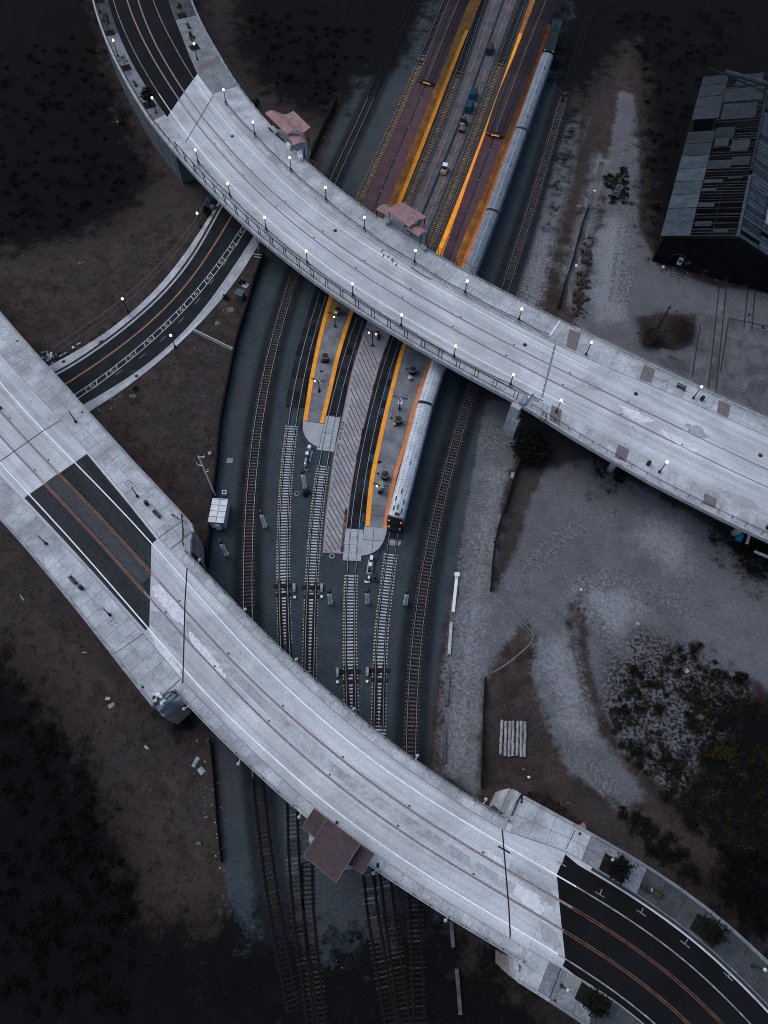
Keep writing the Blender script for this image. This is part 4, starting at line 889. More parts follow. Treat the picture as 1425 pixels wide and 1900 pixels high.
# hatch bars: from the left edge down to the right edge
i = 24
while i < 90:
    j = i + 7
    a = HL[i].lerp(HR[i], .10)
    if j < 90: b = HL[j].lerp(HR[j], .93)
    else:
        f = (89 - i) / 7; b = HL[89].lerp(HR[89], .10 + .83 * f)
    if 44 <= i <= 58: a = a.lerp(b, .13)
    if j > 80 and j < 95 : b = a.lerp(b, .86)
    s_ = [Vector((a.x, a.y, .207)), Vector((b.x, b.y, .207))]
    MB().sheet(offset(s_, .09), offset(s_, -.09)).build('hatch_line', M['hatch'], hw); i += 2
def glyphs(a, b, parent, mt, words, size, z, seed):
    """painted characters too worn to read: short strokes set out like words"""
    r = random.Random(seed); A, B = P(*a, z), P(*b, z); d = (B - A).normalized(); n = Vector((-d.y, d.x, 0)); mb = MB(); tot = sum(words) + len(words) - 1; st = (B - A).length / tot; s = 0
    for wd in words:
        for _ in range(wd):
            c = A + d * (s + .5) * st; w_ = st * .36; h_ = size / 2
            strokes = [((-w_, -h_), (-w_, h_)), ((w_, -h_), (w_, h_)), ((-w_, h_), (w_, h_)), ((-w_, 0), (w_, 0)), ((-w_, -h_), (w_, -h_)), ((-w_, -h_), (w_, h_))]
            for (x0, y0), (x1, y1) in r.sample(strokes, 3):
                p0, p1 = c + d * x0 + n * y0, c + d * x1 + n * y1; e = (p1 - p0).normalized(); m = Vector((-e.y, e.x, 0)) * .055
                mb.quad(p0 - m, p1 - m, p1 + m, p0 + m)
            s += 1
        s += 1
    return mb.build('worn_lettering', mt, parent)
glyphs((637, 781), (636, 791), hw, M['hatch'], [3], .42, .212, 1)
glyphs((632, 802), (630, 817), hw, M['hatch'], [5], .42, .212, 2); glyphs((628.5, 821), (625, 847), hw, M['hatch'], [7], .42, .212, 3)
hp = P(634, 795.5, .212); mb = MB(); pts = []
for k in range(20):
    a = 2 * math.pi * k / 20; x = 16 * math.sin(a) ** 3; y = 13 * math.cos(a) - 5 * math.cos(2 * a) - 2 * math.cos(3 * a) - math.cos(4 * a); pts.append((hp.x + x * .020, hp.y + y * .020))
mb.prism(pts, .208, .213).build('painted_heart', M['hatch'], hw)
a, b = P(642.5, 946), P(634.5, 1025); pth = [Vector((a.x, a.y, .0)), Vector((b.x, b.y, .0))]
MB().band(up(offset(pth, -.26), .212), up(offset(pth, .26), .212), .16).build('dark_name_strip', M['iron'], hw)
glyphs((641.2, 955), (635.5, 1013), hw, M['lineorange'], [3, 4, 5, 3], .34, .216, 6)
# north parts of both platforms, with the lane between
T2n, T3n, T4n = ([q for q in pth_ if q.y > 96] for pth_ in (T2p, T3p, T4p))
LA, RA = even(offset(T2n, 1.75), 80), even(ysmooth([(914, -45), (893, 0), (841.5, 125), (811.5, 209), (778, 290), (742, 380.6), (705, 470), (690, 505)], 3, z=.35), 80)
def split_n(name, m1, m2, L_, R_, z1, root):
    k = min(range(len(L_)), key=lambda i: abs(L_[i].y - 192)); a_ = (0, k + 1) if L_[0].y > L_[-1].y else (k, len(L_)); b_ = (k, len(L_)) if a_[0] == 0 else (0, k + 1)
    ribbon(name, M[m2], L_[a_[0]:a_[1]], R_[a_[0]:a_[1]], -.1, z1, root); ribbon(name, M[m1], L_[b_[0]:b_[1]], R_[b_[0]:b_[1]], -.1, z1, root)
ribbon('platform_slab', M['tan'], LA, RA, -.1, .345, pa); edge_strip(pa, offset(RA, -.02), -1, .95, .375, M['orange'], 30)
T5c = [q for q in T5 if q.y > P(0, 600).y - 0 and q.y > 95]
LBn, RBn = even(ysmooth([(1001, -45), (983, 0), (946, 111), (910.6, 209), (869.5, 320), (833, 404), (812, 465), (788, 520)], 3, z=.35), 80), even(offset(T5c, -1.72), 80)
ribbon('platform_slab', M['tan'], LBn, RBn, -.1, .345, pb); edge_strip(pb, offset(LBn, .02), 1, .95, .375, M['orange'], 30); edge_strip(pb, offset(RBn, -.02), -1, .8, .375, M['orange2'], 30)
ly = thing('service_lane', 'grey service lane with orange lines and a dark drain between the far tracks', 'service lane', P(840, 240))
LL, LR = even(offset(T3n, 1.75), 80), even(offset(T4n, -1.75), 80); MID = [a.lerp(b, .52) for a, b in zip(LL, LR)]
ribbon('lane_slab', M['yard'], LL, LR, -.1, .12, ly)
MB().band(up(offset(MID, -.32), .125), up(offset(MID, .32), .125), .06).build('drain_channel', M['gutter'], ly)
for f in (.2, .80):
    pth = [a.lerp(b, f) for a, b in zip(LL, LR)]; k = 1
    while k < 76:
        n_ = random.randint(3, 9); MB().sheet(up(offset(pth, .09)[k:k + n_], .128), up(offset(pth, -.09)[k:k + n_], .128)).build('lane_line', M['lineorange'], ly); k += n_
# rubber and concrete crossing panels
def crossing(label, path, a, b, mt, name, L=2.4, side=(.9, .9), z=.20, blue=0):
    i0, i1 = near_i(path, P(*a)), near_i(path, P(*b)); i0, i1 = min(i0, i1), max(i0, i1); n = max(1, round((i1 - i0) * .57 / L)); q = path[(i0 + i1) // 2]
    t = thing(name, label, 'crossing panels', (q.x, q.y, 0)); seg = even(path[i0:i1 + 1], 2 * n + 1)
    lanes = [(-.755 - .09 - side[0], -.755 - .09), (-.62, .62), (.755 + .09, .755 + .09 + side[1])]
    for k in range(n):
        for li, (o0, o1) in enumerate(lanes):
            if mt == 'rubber' and random.random() < .02: continue
            s3 = seg[2 * k:2 * k + 3]; l, r = offset(s3, o1), offset(s3, o0); zz = z + random.uniform(-.012, .012)
            g = .018; l = [l[0].lerp(l[2], g / 2), l[1], l[2].lerp(l[0], g / 2)]; r = [r[0].lerp(r[2], g / 2), r[1], r[2].lerp(r[0], g / 2)]
            m_ = M['rubberblue'] if (blue and li == 2 and random.random() < blue) else M[mt]
            p_ = MB().band(up(l, zz), up(r, zz), zz - .14).build('panel', m_, t)
            if mt == 'panelw':
                c = (l[1] + r[1]) / 2; nb = MB()
                for u in (.15, .5, .85):
                    for v in ((.28, .72) if li == 1 else (.5,)):
                        x = l[0].lerp(l[2], u).lerp(r[0].lerp(r[2], u), v); nb.box((x.x, x.y, zz + .004), (.11, .11, .012))
                nb.build('lifting_socket', M['iron'], p_)
    return t
crossing('black rubber panels on the track left of the left platform', T2p, (600, 530), (549, 758), 'rubber', 'rubber_crossing', 1.8, (1.1, .95))
crossing('black rubber panels between the left platform and the hatched walkway', T3p, (672, 560), (620, 771), 'rubber', 'rubber_crossing', 1.8, (.95, .8))
crossing('pale concrete crossing panels at the end of the left platform', T3p, (619.5, 772), (606.5, 836), 'panelw', 'concrete_crossing', 3.6, (.85, .8))
crossing('black and blue rubber panels between the hatched walkway and the right platform', T4p, (757, 555), (659, 980), 'rubber', 'rubber_crossing', 1.8, (.8, .9), blue=.38)
crossing('pale concrete crossing panels at the end of the right platform', T4p, (658.5, 982), (654, 1040), 'panelw', 'concrete_crossing', 3.4, (.85, .75))
crossing('small dark rubber crossing below the end of the train', T5p, (731.5, 975), (728.5, 996), 'rubber', 'rubber_crossing', 1.7, (.9, .9))
q = PL([(723, 1001), (745, 1004), (742, 1012), (716, 1012)], .05); MB().prism(q, -.02, .06).build('ballast_slab', M['grey_metal'], thing('concrete_slab', 'grey slab between the rails below the train end', 'slab', q[0]))

# ------------------------------------------------------------------ platform canopies
def canopy(label, lowL, lowR, gut, upL, upR, rid):
    t = thing('platform_canopy', label, 'platform canopy', (*P(*gut[0], 0).xy, .35), group='maroon platform canopies')
    zl = 3.3; A, B, C = even(PL(lowL, zl), 10), even(PL(lowR, zl), 10), even(PL(gut, zl - .25), 10)
    def roofpiece(L_, R_, zL, zR, nm, mt, th=.1):
        for k in range(len(L_) - 1):
            l0, l1, r0, r1 = L_[k], L_[k + 1], R_[k], R_[k + 1]; mb = MB(); i = 0
            tp = [(l0.x, l0.y, zL), (r0.x, r0.y, zR), (r1.x, r1.y, zR), (l1.x, l1.y, zL)]
            mb.v = tp + [(x, y, z - th) for x, y, z in tp]; mb.f = [(0, 3, 2, 1), (4, 5, 6, 7), (0, 1, 5, 4), (1, 2, 6, 5), (2, 3, 7, 6), (3, 0, 4, 7)]
            mb.build(nm, (M['roofshade'] if k >= 6 else M['roofmid'] if k >= 3 else mt) if mt is M['roofmar2'] else mt, t)  # gable panels step darker outward, edge fade painted into the maroon
    zf = lambda p, z: [Vector((q.x, q.y, z)) for q in p]
    gl = [c + (a - c).normalized() * .13 for a, c in zip(A, C)]; gr_ = [c + (b - c).normalized() * .13 for b, c in zip(B, C)]
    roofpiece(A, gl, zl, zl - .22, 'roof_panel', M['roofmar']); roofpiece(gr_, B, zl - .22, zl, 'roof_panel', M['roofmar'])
    MB().band(zf(gr_, zl - .3), zf(gl, zl - .3), zl - .5).build('roof_gutter', M['gutter'], t)
    for k in range(0, 10, 2):
        q = C[k]; MB().tube([Vector((q.x, q.y, .3)), Vector((q.x, q.y, zl - .4))], .13, 8).build('post', M['iron'], t)
        MB().box((q.x, q.y, zl - .31), (.35, .35, .1)).build('roof_drain', M['grey_metal'], t)
    zu = 4.0; D, E, G = even(PL(upL, zu), 10), even(PL(upR, zu), 10), even(PL(rid, zu + .55), 10)
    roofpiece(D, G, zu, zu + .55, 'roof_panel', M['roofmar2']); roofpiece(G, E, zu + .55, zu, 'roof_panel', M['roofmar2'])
    MB().tube(zf(G, zu + .58), .09, 5).build('ridge_cap', M['brickpave'], t)
    for X in (D, E):
        pth = [a.lerp(b, .5) for a, b in zip(X, G)]; MB().tube(zf(pth, zu + .33), .11, 5).build('roof_gutter', M['gutter'], t)
        for k in range(0, 10, 3): MB().tube([Vector((pth[k].x, pth[k].y, .3)), Vector((pth[k].x, pth[k].y, zu + .2))], .12, 8).build('post', M['iron'], t)
    for k in range(1, 10):
        for X, z_, f_ in ((C, zl - .62, 0), (G, zu - .1, 0)):
            q = X[k]; MB().box((q.x, q.y, z_), (.2, 1.5, .08), math.atan2((X[k] - X[k - 1]).y, (X[k] - X[k - 1]).x) - math.pi / 2).build('added_canopy_lamp', M['dimwarm'], t)  # lamp bodies added to go with the extra lights
            li = bpy.data.lights.new('added_canopy_light', 'POINT'); li.energy = 110 if X is C else 26; li.color = (1, .62, .26); li.shadow_soft_size = .4; lo = bpy.data.objects.new('added_canopy_light', li); COL.objects.link(lo); lo.location = (q.x, q.y, z_ - .25)  # warm lights added under the roofs to brighten slab, strips and sleepers
    a, b, c = D[0], E[0], G[0]; mb = MB(); mb.v = [(a.x, a.y, zu - .05), (b.x, b.y, zu - .05), (c.x, c.y, zu + .5)]; mb.f = [(0, 1, 2)]; mb.build('gable_end', M['roofmar'], t)
    m = (a + b) / 2; MB().box((m.x, m.y - .15, zu - .35), (2.0, .12, .12), math.atan2((b - a).y, (b - a).x)).build('gable_lamp', M['dimwarm'], t)
    return t
canopy('maroon roof over the left far platform, two flat leaves and a gable', [(660, 418), (679, 374), (775, 148)], [(703, 421), (721, 377), (810, 154)], [(681, 420), (699, 375.5), (792, 153)],
       [(774, 147), (822, 28), (858, -50)], [(810, 156), (861, 24), (895, -50)], [(792, 149), (842, 22), (876, -50)])
canopy('maroon roof over the right far platform, beside the silver train', [(808, 510), (823.6, 468), (867, 340), (901, 246)][::1], [(840, 497), (854, 455), (908, 333), (937, 253)], [(821, 517), (837, 472), (887.6, 337), (918, 252)],
       [(900.5, 245), (921, 180), (952, 108), (990, 10), (1010, -50)], [(937.5, 252), (960, 196), (994, 114), (1028, 18), (1050, -50)], [(920, 246), (943.7, 180), (978, 88), (1010, 10), (1030, -50)])

# ------------------------------------------------------------------ silver train (each coach a thing)
TRC = spline([Vector((q.x, q.y, 0)) for q in PL(TR_PX, 4.75)], .5)
def tr_i(px): return near_i(TRC, Vector((*P(*px, 4.75).xy, 0)))
ARC = [(-1.52, 3.6), (-1.50, 3.95), (-1.38, 4.3), (-1.12, 4.54), (-.7, 4.69), (-.24, 4.755), (.24, 4.755), (.7, 4.69), (1.12, 4.54), (1.38, 4.3), (1.50, 3.95), (1.52, 3.6)]
def coach(label, ia, ib, mt, vents=(), blue=False, end=False, ribs=True):
    ia, ib = min(ia, ib), max(ia, ib); ca = TRC[(ia + ib) // 2]
    t = thing('train_coach', label, 'train coach', (ca.x, ca.y, 0), group='coaches of the silver train')
    a, b = TRC[ia], TRC[ib]; d = (b - a).normalized(); n = Vector((-d.y, d.x, 0)); L = (b - a).length - .7; o = a + d * .35
    W = lambda s, x, z: o + d * s + n * x + Vector((0, 0, z))
    def loft(prof, s0, s1, close=True):
        mb = MB(); m = len(prof)
        for s in (s0, s1): mb.v += [tuple(W(s, x, z)) for x, z in prof]
        mb.f = [(k, k + 1, m + k + 1, m + k) for k in range(m - 1)] + [tuple(range(m - 1, -1, -1)), tuple(range(m, 2 * m)), (m - 1, 0, m, 2 * m - 1)]
        return mb
    loft([(-1.5, .55), (-1.52, 3.58), (1.52, 3.58), (1.5, .55)], 0, L).build('body', M['carside'], t)
    loft(ARC, 0, L).build('roof', mt, t, False)
    for x, z in ((-1.54, 3.55), (1.54, 3.55)):
        MB().band([W(0, x + .05, z), W(L, x + .05, z)], [W(0, x - .05, z), W(L, x - .05, z)], z - .12).build('roof_edge', M['grey_metal'], t)
    for k in range(9):
        s = 2 + k * (L - 4) / 8
        for sgn in (-1, 1):
            MB().quad(W(s - .9, sgn * 1.53, 2.0), W(s + .9, sgn * 1.53, 2.0), W(s + .9, sgn * 1.54, 2.8), W(s - .9, sgn * 1.54, 2.8)).build('window', M['glass'], t)
    if ribs:
        sm = MB()
        for k in range(int(L / .62)):
            s = .4 + k * .62
            sm.tube([W(s, x, z + .004) for x, z in ARC[2:-2]], .022, 4, cap=False)
        tag(sm.build('roof_seam', M['seam'], t), kind='stuff')
        for x, z in ((-.7, 4.70), (.1, 4.765), (.7, 4.70), (1.2, 4.5)):
            MB().tube([W(.2, x, z), W(L - .2, x, z)], .035 if x != .1 else .07, 4).build('roof_rail', M['carroof'] if x == .1 else M['seam'], t)
    for s, x in vents:
        MB().box(W(s, x, 4.74), (.95, .24, .16), math.atan2(d.y, d.x)).build('roof_vent', M['black'], t)
    for s in (3.2, L - 3.2):
        q = W(s, 0, .45); MB().box(q, (2.6, 2.3, .7), math.atan2(d.y, d.x)).build('bogie', M['iron'], t)
    return t, W, L
ends = [tr_i(p) for p in ((733.5, 961), (789.5, 748), (858, 537), (914, 389), (968, 236), (1018, 97))]
names = ['last coach of the silver train, with red tail lamps and a black end wall', 'silver coach with a blue streak, second from the tail and half under the bridge', 'silver coach mostly hidden by the upper bridge',
         'blue grey coach directly beyond the upper bridge beside the right canopy', 'dim blue grey coach at the far end of the train, next to the dark engine']
vv = [[(2.0, -.1), (5.2, -.1), (1.4, .75), (1.6, -.75), (3.2, .72), (3.6, -.8), (11.4, .12)], [(12, .1)], [(3.0, 0)], [(5, .5), (15, .5)], [(4, .5), (14, .5), (24, .5)]]
cabs = []
for k in range(5):
    # ends run from tail to engine; the path runs the other way
    t, W, L = coach(names[k], ends[k], ends[k + 1], M['carroof'] if k < 2 else M['carroof2'], [], end=(k == 0), ribs=True)
    for s, x in vv[k]:
        MB().box(W(L - s, x, 4.75 - .1 * abs(x)), (.95, .24, .14), math.atan2((W(1, 0, 0) - W(0, 0, 0)).y, (W(1, 0, 0) - W(0, 0, 0)).x)).build('roof_vent', M['black'], t)
    if k == 0:
        s = L
        mb = MB(); MB().box(W(s + .10, 0, 2.7), (.35, 2.9, 4.0), math.atan2((W(1, 0, 0) - W(0, 0, 0)).y, (W(1, 0, 0) - W(0, 0, 0)).x)).build('end_wall', M['black'], t)
        hd_ = math.atan2((W(1, 0, 0) - W(0, 0, 0)).y, (W(1, 0, 0) - W(0, 0, 0)).x)
        MB().box(W(s + .45, 0, 2.2), (.5, 1.2, 2.6), hd_).build('gangway_door', M['iron'], t)
        for x in (-1.1, 1.1):
            MB().box(W(s + .33, x, 3.3), (.2, .34, .30), hd_).build('tail_lamp', M['redlamp'], t)
            MB().box(W(s + .36, x, 2.6), (.2, .4, .5), hd_).build('lamp_bracket', M['brownred'], t)
            MB().box(W(s + .5, x * .9, 1.0), (.3, .35, .25), hd_).build('marker', M['white_metal'], t)
        MB().box(W(s + .5, 0, .8), (.9, 2.6, .35), hd_).build('buffer_beam', M['iron'], t)
        MB().box(W(s - .5, .1, 4.78), (.6, .9, .2), hd_).build('roof_horn', M['black'], t)
    if k < 4:
        hd_ = math.atan2((W(1, 0, 0) - W(0, 0, 0)).y, (W(1, 0, 0) - W(0, 0, 0)).x)
        MB().box(W(-.35, 0, 2.5), (.9, 2.4, 3.9), hd_).build('gangway', M['black'], t)
        MB().tube([W(-.35, -1.1, 4.35), W(-.35, -.6, 4.6), W(-.35, .6, 4.6), W(-.35, 1.1, 4.35)], .2, 6).build('gangway_bellows', M['iron'], t)
# dark engine
ia, ib = tr_i((1018, 97)), tr_i((1036, 30)); a, b = TRC[min(ia, ib)], TRC[max(ia, ib)]; d = (b - a).normalized(); hd_ = math.atan2(d.y, d.x); c = (a + b) / 2
t = thing('locomotive', 'dark engine at the far end of the silver train', 'locomotive', (c.x, c.y, 0))
Ln = (b - a).length - 1
MB().box((c.x, c.y, 2.6), (Ln, 2.9, 3.6), hd_, .94).build('body', M['rubber'], t)
for s, x in ((-.30, -.9), (-.30, .9)):
    q = c + d * (Ln * s) + Vector((-d.y, d.x, 0)) * x; MB().box((q.x, q.y, 4.42), (3.2, .45, .12), hd_).build('roof_panel', M['bluedark'], t)
for s, x in ((.47, -1.1), (.47, 1.1)):
    q = c + d * (Ln * s) + Vector((-d.y, d.x, 0)) * x; MB().box((q.x, q.y, 4.42), (.5, .35, .12), hd_).build('marker', M['grey_metal'], t)
MB().box((c.x, c.y, .5), (Ln * .9, 2.4, .8), hd_).build('bogie', M['iron'], t)

# ------------------------------------------------------------------ curved roof stair shelters on the upper bridge
def wave_roof(root, px, z, amp, name, mt=None, ph=0.0, n=22, kk=.62):
    """four corners: start edge a-b (curved), end edge d-c (curved)"""
    a, b, c, d_ = PL(px, z); mb = MB(); th = .09
    for zz in (0, -th):
        for i in range(n + 1):
            f = i / n; h = amp * math.sin(math.pi * 2 * f * kk + ph) 
            for p0, p1 in ((a, b), (d_, c)): q = p0.lerp(p1, f); mb.v.append((q.x, q.y, q.z + h + zz))
    m = 2 * (n + 1)
    for i in range(n):
        k = 2 * i; mb.f += [(k, k + 2, k + 3, k + 1), (m + k, m + k + 1, m + k + 3, m + k + 2), (k, m + k, m + k + 2, k + 2), (k + 1, k + 3, m + k + 3, m + k + 1)]
    mb.f += [(0, 1, m + 1, m), (m - 2, 2 * m - 2, 2 * m - 1, m - 1)]
    o_ = mb.build(name, mt or M['roofpink'], root); return o_
def shelter(label, main, small, posts, amp=.5, kk=1.12):
    c = P(*main[0], DZ); t = thing('stair_shelter', label, 'shelter', (c.x, c.y, DZ), group='curved roof stair shelters')
    wave_roof(t, main, DZ + 3.9, amp, 'roof', ph=-.1, kk=kk)
    for s in small: wave_roof(t, s, DZ + 3.2, .28, 'side_roof', ph=-.1)
    for x, y, h in posts:
        q = P(x, y, DZ); MB().tube([Vector((q.x, q.y, DZ - 1)), Vector((q.x, q.y, DZ + h))], .10, 6).build('post', M['black'], t)
    return t
s1 = shelter('faded red curved roof shelter at the left end of the railway span', [(491, 209), (545, 208), (576, 238), (533, 249)], [[(533, 252), (554, 248), (569, 263), (545, 270)]],
        [(505, 239, 3.3), (488, 218, 3.3), (573, 266, 3.6), (573, 291, 2.6), (566, 297, 3.1), (540, 272, 3.2)])
s2 = shelter('faded red curved roof shelter with two side roofs above the platforms', [(717.5, 391), (748, 373), (792, 400), (760, 421)], [[(698, 388), (716, 377), (727, 385), (720, 401)], [(755, 424), (773, 415), (793, 428), (776, 439)]],
        [(712, 402, 3.0), (722, 408, 3.0), (752, 424, 3.4), (786, 430, 3.6), (790, 452, 2.6), (780, 456, 3.0), (699, 397, 3.0)], .34, .74)
def landing(root, px):
    MB().prism(PL(px, DZ), DZ - .6, DZ + .12).build('landing', M['slabmid'], root)
landing(s1, [(505, 241), (560, 240), (576, 284), (568, 299)]); landing(s2, [(708, 407), (735, 392), (792, 430), (790, 462)])
for root, px in ((s1, [(551, 282), (560, 278), (562, 292), (556, 293)]), (s1, [(533, 263), (541, 268), (537, 273), (531, 268)])):
    MB().prism(PL(px, DZ + 1), DZ, DZ + 1.1).build('side_panel', M['white_metal'], root)
for root, px in ((s1, [(500, 236), (507, 233), (517, 244), (511, 247)]), (s2, [(713, 405), (722, 404), (724, 412), (716, 414)]), (s2, [(779, 455), (784, 452), (792, 461), (787, 463)])):
    MB().prism(PL(px, DZ + .9), DZ, DZ + .95).build('stair_wall', M['fascia'], root)
for i, px in enumerate(((504, 246), (515, 255), (523, 262))):
    q = P(*px, DZ); MB().box((q.x, q.y, DZ + .6), (1.9, .12, .5), -.75).build('stair_rail', M['iron'], s1)
q = P(757, 434, DZ)
t = thing('recycling_bin', 'blue topped recycling bin beside the curved roof shelter above the platforms', 'bin', (q.x, q.y, DZ), -.6)
part(MB().box((0, 0, .5), (1.5, .8, 1.0)), 'body', M['grey_metal'], t); part(MB().box((.25, -.2, 1.06), (1.0, .5, .12)), 'lid', M['blue'], t); part(MB().box((-.4, .1, 1.06), (.6, .6, .1)), 'lid', M['white_metal'], t)
q = P(752, 431, DZ); t = thing('notice_board', 'small reddish notice board leaning behind the blue topped bin', 'notice board', (q.x, q.y, DZ), -.6)
part(MB().box((0, 0, 1.2), (.9, .08, .7)), 'board', M['roofpink'], t); part(MB().box((-.35, 0, .45), (.06, .06, .9)), 'leg', M['iron'], t); part(MB().box((.35, 0, .45), (.06, .06, .9)), 'leg', M['iron'], t)

# ------------------------------------------------------------------ brown kiosk on the lower bridge
c = P(616, 1578, DZ); t = thing('bridge_kiosk', 'flat brown roofed kiosk with two lower wings on the edge of the lower bridge', 'kiosk', (c.x, c.y, DZ))
def slab_roof(px, z, dz, name='roof'):
    a = PL(px, z); mb = MB(); mb.v = [(q.x, q.y, q.z + dz * f) for q, f in zip(a, (1, 1, 0, 0))] + [(q.x, q.y, q.z + dz * f - .18) for q, f in zip(a, (1, 1, 0, 0))]
    mb.f = [(0, 3, 2, 1), (4, 5, 6, 7), (0, 1, 5, 4), (1, 2, 6, 5), (2, 3, 7, 6), (3, 0, 4, 7)]; o = mb.build(name, M['roofbrown'], t)
    for k in range(4):
        p0, p1 = Vector(mb.v[k]), Vector(mb.v[(k + 1) % 4]); MB().tube([p0 + Vector((0, 0, .01)), p1 + Vector((0, 0, .01))], .05, 4).build('roof_trim', M['brickpave'], o)
slab_roof([(607, 1518.6), (669, 1566), (624, 1636.7), (563, 1588.7)], DZ + 4.2, .5)
slab_roof([(583, 1500), (608, 1519.5), (584.5, 1555), (559.6, 1535.7)], DZ + 3.1, .3); slab_roof([(668, 1566.5), (695, 1584), (673, 1623), (646, 1603)], DZ + 3.1, .3)
MB().prism(PL([(577, 1522), (672, 1594), (658, 1612), (620, 1616), (588, 1592), (573, 1560)], DZ), DZ - .6, DZ + .1).build('floor_slab', M['fascia'], t)
MB().prism(PL([(604, 1532), (660, 1574), (626, 1622), (574, 1582)], DZ + 2), DZ + .1, DZ + 4.1).build('wall', M['brickpave'], t)
for px in ((562, 1537), (585, 1552), (673, 1618), (649, 1602)):
    q = P(*px, DZ + 3); MB().tube([Vector((q.x, q.y, DZ)), Vector((q.x, q.y, DZ + 3.0))], .08, 6).build('post', M['iron'], t)
for k in range(4):
    q = P(*[(571, 1560), (577, 1582), (628, 1617), (654, 1611)][k], DZ); MB().box((q.x, q.y, DZ + .5), (.1, .1, .9)).build('parapet_post', M['fascia'], t)

# ------------------------------------------------------------------ old shed with a broken roof
ZR, ZE = 12.0, 7.0
R0, R1, W0, W1 = P(1369, 438, ZR), P(1425, 162, ZR), P(1233, 448, ZE), P(1316, 128, ZE)
ax = (R1 - R0).normalized(); half = 14.0; per = Vector((ax.y, -ax.x, 0)); Ls = 58.0
sh = thing('old_shed', 'big dark derelict shed with half its roof sheets missing', 'shed', (R0.x, R0.y, 0))
def RP(s, f, side, dz=0):   # point on the roof: s along the ridge, f 0 ridge .. 1 eave
    q = R0 + ax * s + per * (side * half * f); return Vector((q.x, q.y, ZR - (ZR - ZE) * f + dz))
def sheet_on_roof(s0, s1, f0, f1, side, dz, th, nm, mt):
    c = [RP(s0, f0, side, dz), RP(s1, f0, side, dz), RP(s1, f1, side, dz), RP(s0, f1, side, dz)]; mb = MB()
    mb.v = [tuple(q) for q in c] + [(q.x, q.y, q.z - th) for q in c]; mb.f = [(0, 1, 2, 3), (7, 6, 5, 4), (0, 4, 5, 1), (1, 5, 6, 2), (2, 6, 7, 3), (3, 7, 4, 0)]
    return mb.build(nm, mt, sh)
rs = random.Random(5)
for k in range(int(Ls / .95)):
    s = .2 + k * .95
    if rs.random() < .88: sheet_on_roof(s, s + .22, .02, .66, -1, 0, .16, 'rafter', M['rafter'])
k = 0
while k < Ls - 3:
    ln = 4.4; gap_ = .12 if k not in (4.5,) else .35
    if not (34 < k < 38): sheet_on_roof(k + .06, min(k + ln, Ls), .63, 1.03, -1, .10 + rs.uniform(-.03, .03), .05, 'roof_sheet', M['sheetgrey'] if k < 24 else M['sheetdark'])  # far sheets take the darker tone as painted edge darkening
    k += ln + gap_
for (s0, s1, f0, f1) in ((3.0, 4.6, .38, .60), (9.2, 10.4, .40, .62), (14.4, 15.5, .42, .62), (1.0, 2.2, .14, .34), (22, 25, .3, .62), (23, 26, .05, .3), (28, 32, .1, .35), (33, 37, .35, .62), (30, 34, .4, .6), (40, 46, .1, .6), (47, 52, .05, .62), (53, 57.5, .1, .5), (17.2, 18.4, .36, .62), (18.4, 19.2, .1, .3)):
    sheet_on_roof(s0, s1, f0, f1, -1, .12, .05, 'roof_sheet', M['sheetdark'])
for k in range(int(Ls / 1.15)):
    s = k * 1.15
    for f0, f1 in ((.03, .36), (.37, .68), (.69, 1.03)):
        if rs.random() < .10: continue
        sheet_on_roof(s + .05, s + 1.02, f0, f1, 1, .1 + rs.uniform(-.03, .03), .05, 'roof_sheet', M['sheetgrey'] if rs.random() < .75 else M['sheetdark'])
sheet_on_roof(11.2, 12.4, .46, .56, 1, .20, .04, 'roof_sheet', M['white_metal']); sheet_on_roof(8.5, 15, .40, .60, 1, .17, .04, 'roof_sheet', M['grey_metal'])
MB().tube([RP(-.3, 0, 1, .12), RP(Ls * .33, 0, 1, .12)], .35, 6).build('ridge_beam', M['sheetgrey'], sh); MB().tube([RP(Ls * .36, 0, 1, .12), RP(Ls, 0, 1, .12)], .3, 6).build('ridge_beam', M['sheetdark'], sh)
for f in (.33, .66):
    for side in (-1, 1): MB().tube([RP(0, f, side, -.35), RP(Ls, f, side, -.35)], .18, 5).build('purlin', M['oldwood'], sh)
for s in np.arange(0, Ls + 1, 7.2):
    for side in (-1, 1):
        MB().tube([RP(s, 0, side, -.6), RP(s, 1, side, -.3)], .2, 5).build('truss', M['oldwood'], sh)
        q = RP(s, .97, side); MB().tube([Vector((q.x, q.y, 0)), Vector((q.x, q.y, ZE - .2))], .2, 6).build('post', M['oldwood'], sh)
def vwall(a, b, z0, z1, nm, mt, th=.15):
    d = (b - a).normalized(); n = Vector((-d.y, d.x, 0)) * th / 2; MB().prism([a - n, b - n, b + n, a + n], z0, z1).build(nm, mt, sh)
for k in range(24):                               # boarded end wall with a round-headed opening
    f0 = -0.96 + k * .08; a, b = R0 + per * (half * f0), R0 + per * (half * (f0 + .077)); top = ZR - (ZR - ZE) * abs(f0 + .04) - .45
    if 3 <= k <= 6: vwall(a, b, 3.9, top, 'wall_board', M['oldwood'])
    elif k in (9, 10, 14, 18): vwall(a, b, 1.6, top, 'wall_board', M['oldwood'])
    else: vwall(a, b, 0, top, 'wall_board', M['oldwood'])
for side in (-1, 1):
    for k in range(14):
        s = k * Ls / 14; a, b = R0 + ax * s + per * (side * half * .97), R0 + ax * (s + Ls / 14 - .1) + per * (side * half * .97)
        if rs.random() < .8: vwall(a, b, 0, ZE - .4, 'wall_board', M['oldwood'])
MB().prism([R0 + per * half * .95 + ax * .3, R0 - per * half * .95 + ax * .3, R0 - per * half * .95 + ax * Ls, R0 + per * half * .95 + ax * Ls], -.02, .05).build('floor', M['stain'], sh)
o_ = R0 - per * (half * .62) - ax * .25; o_.z = 0
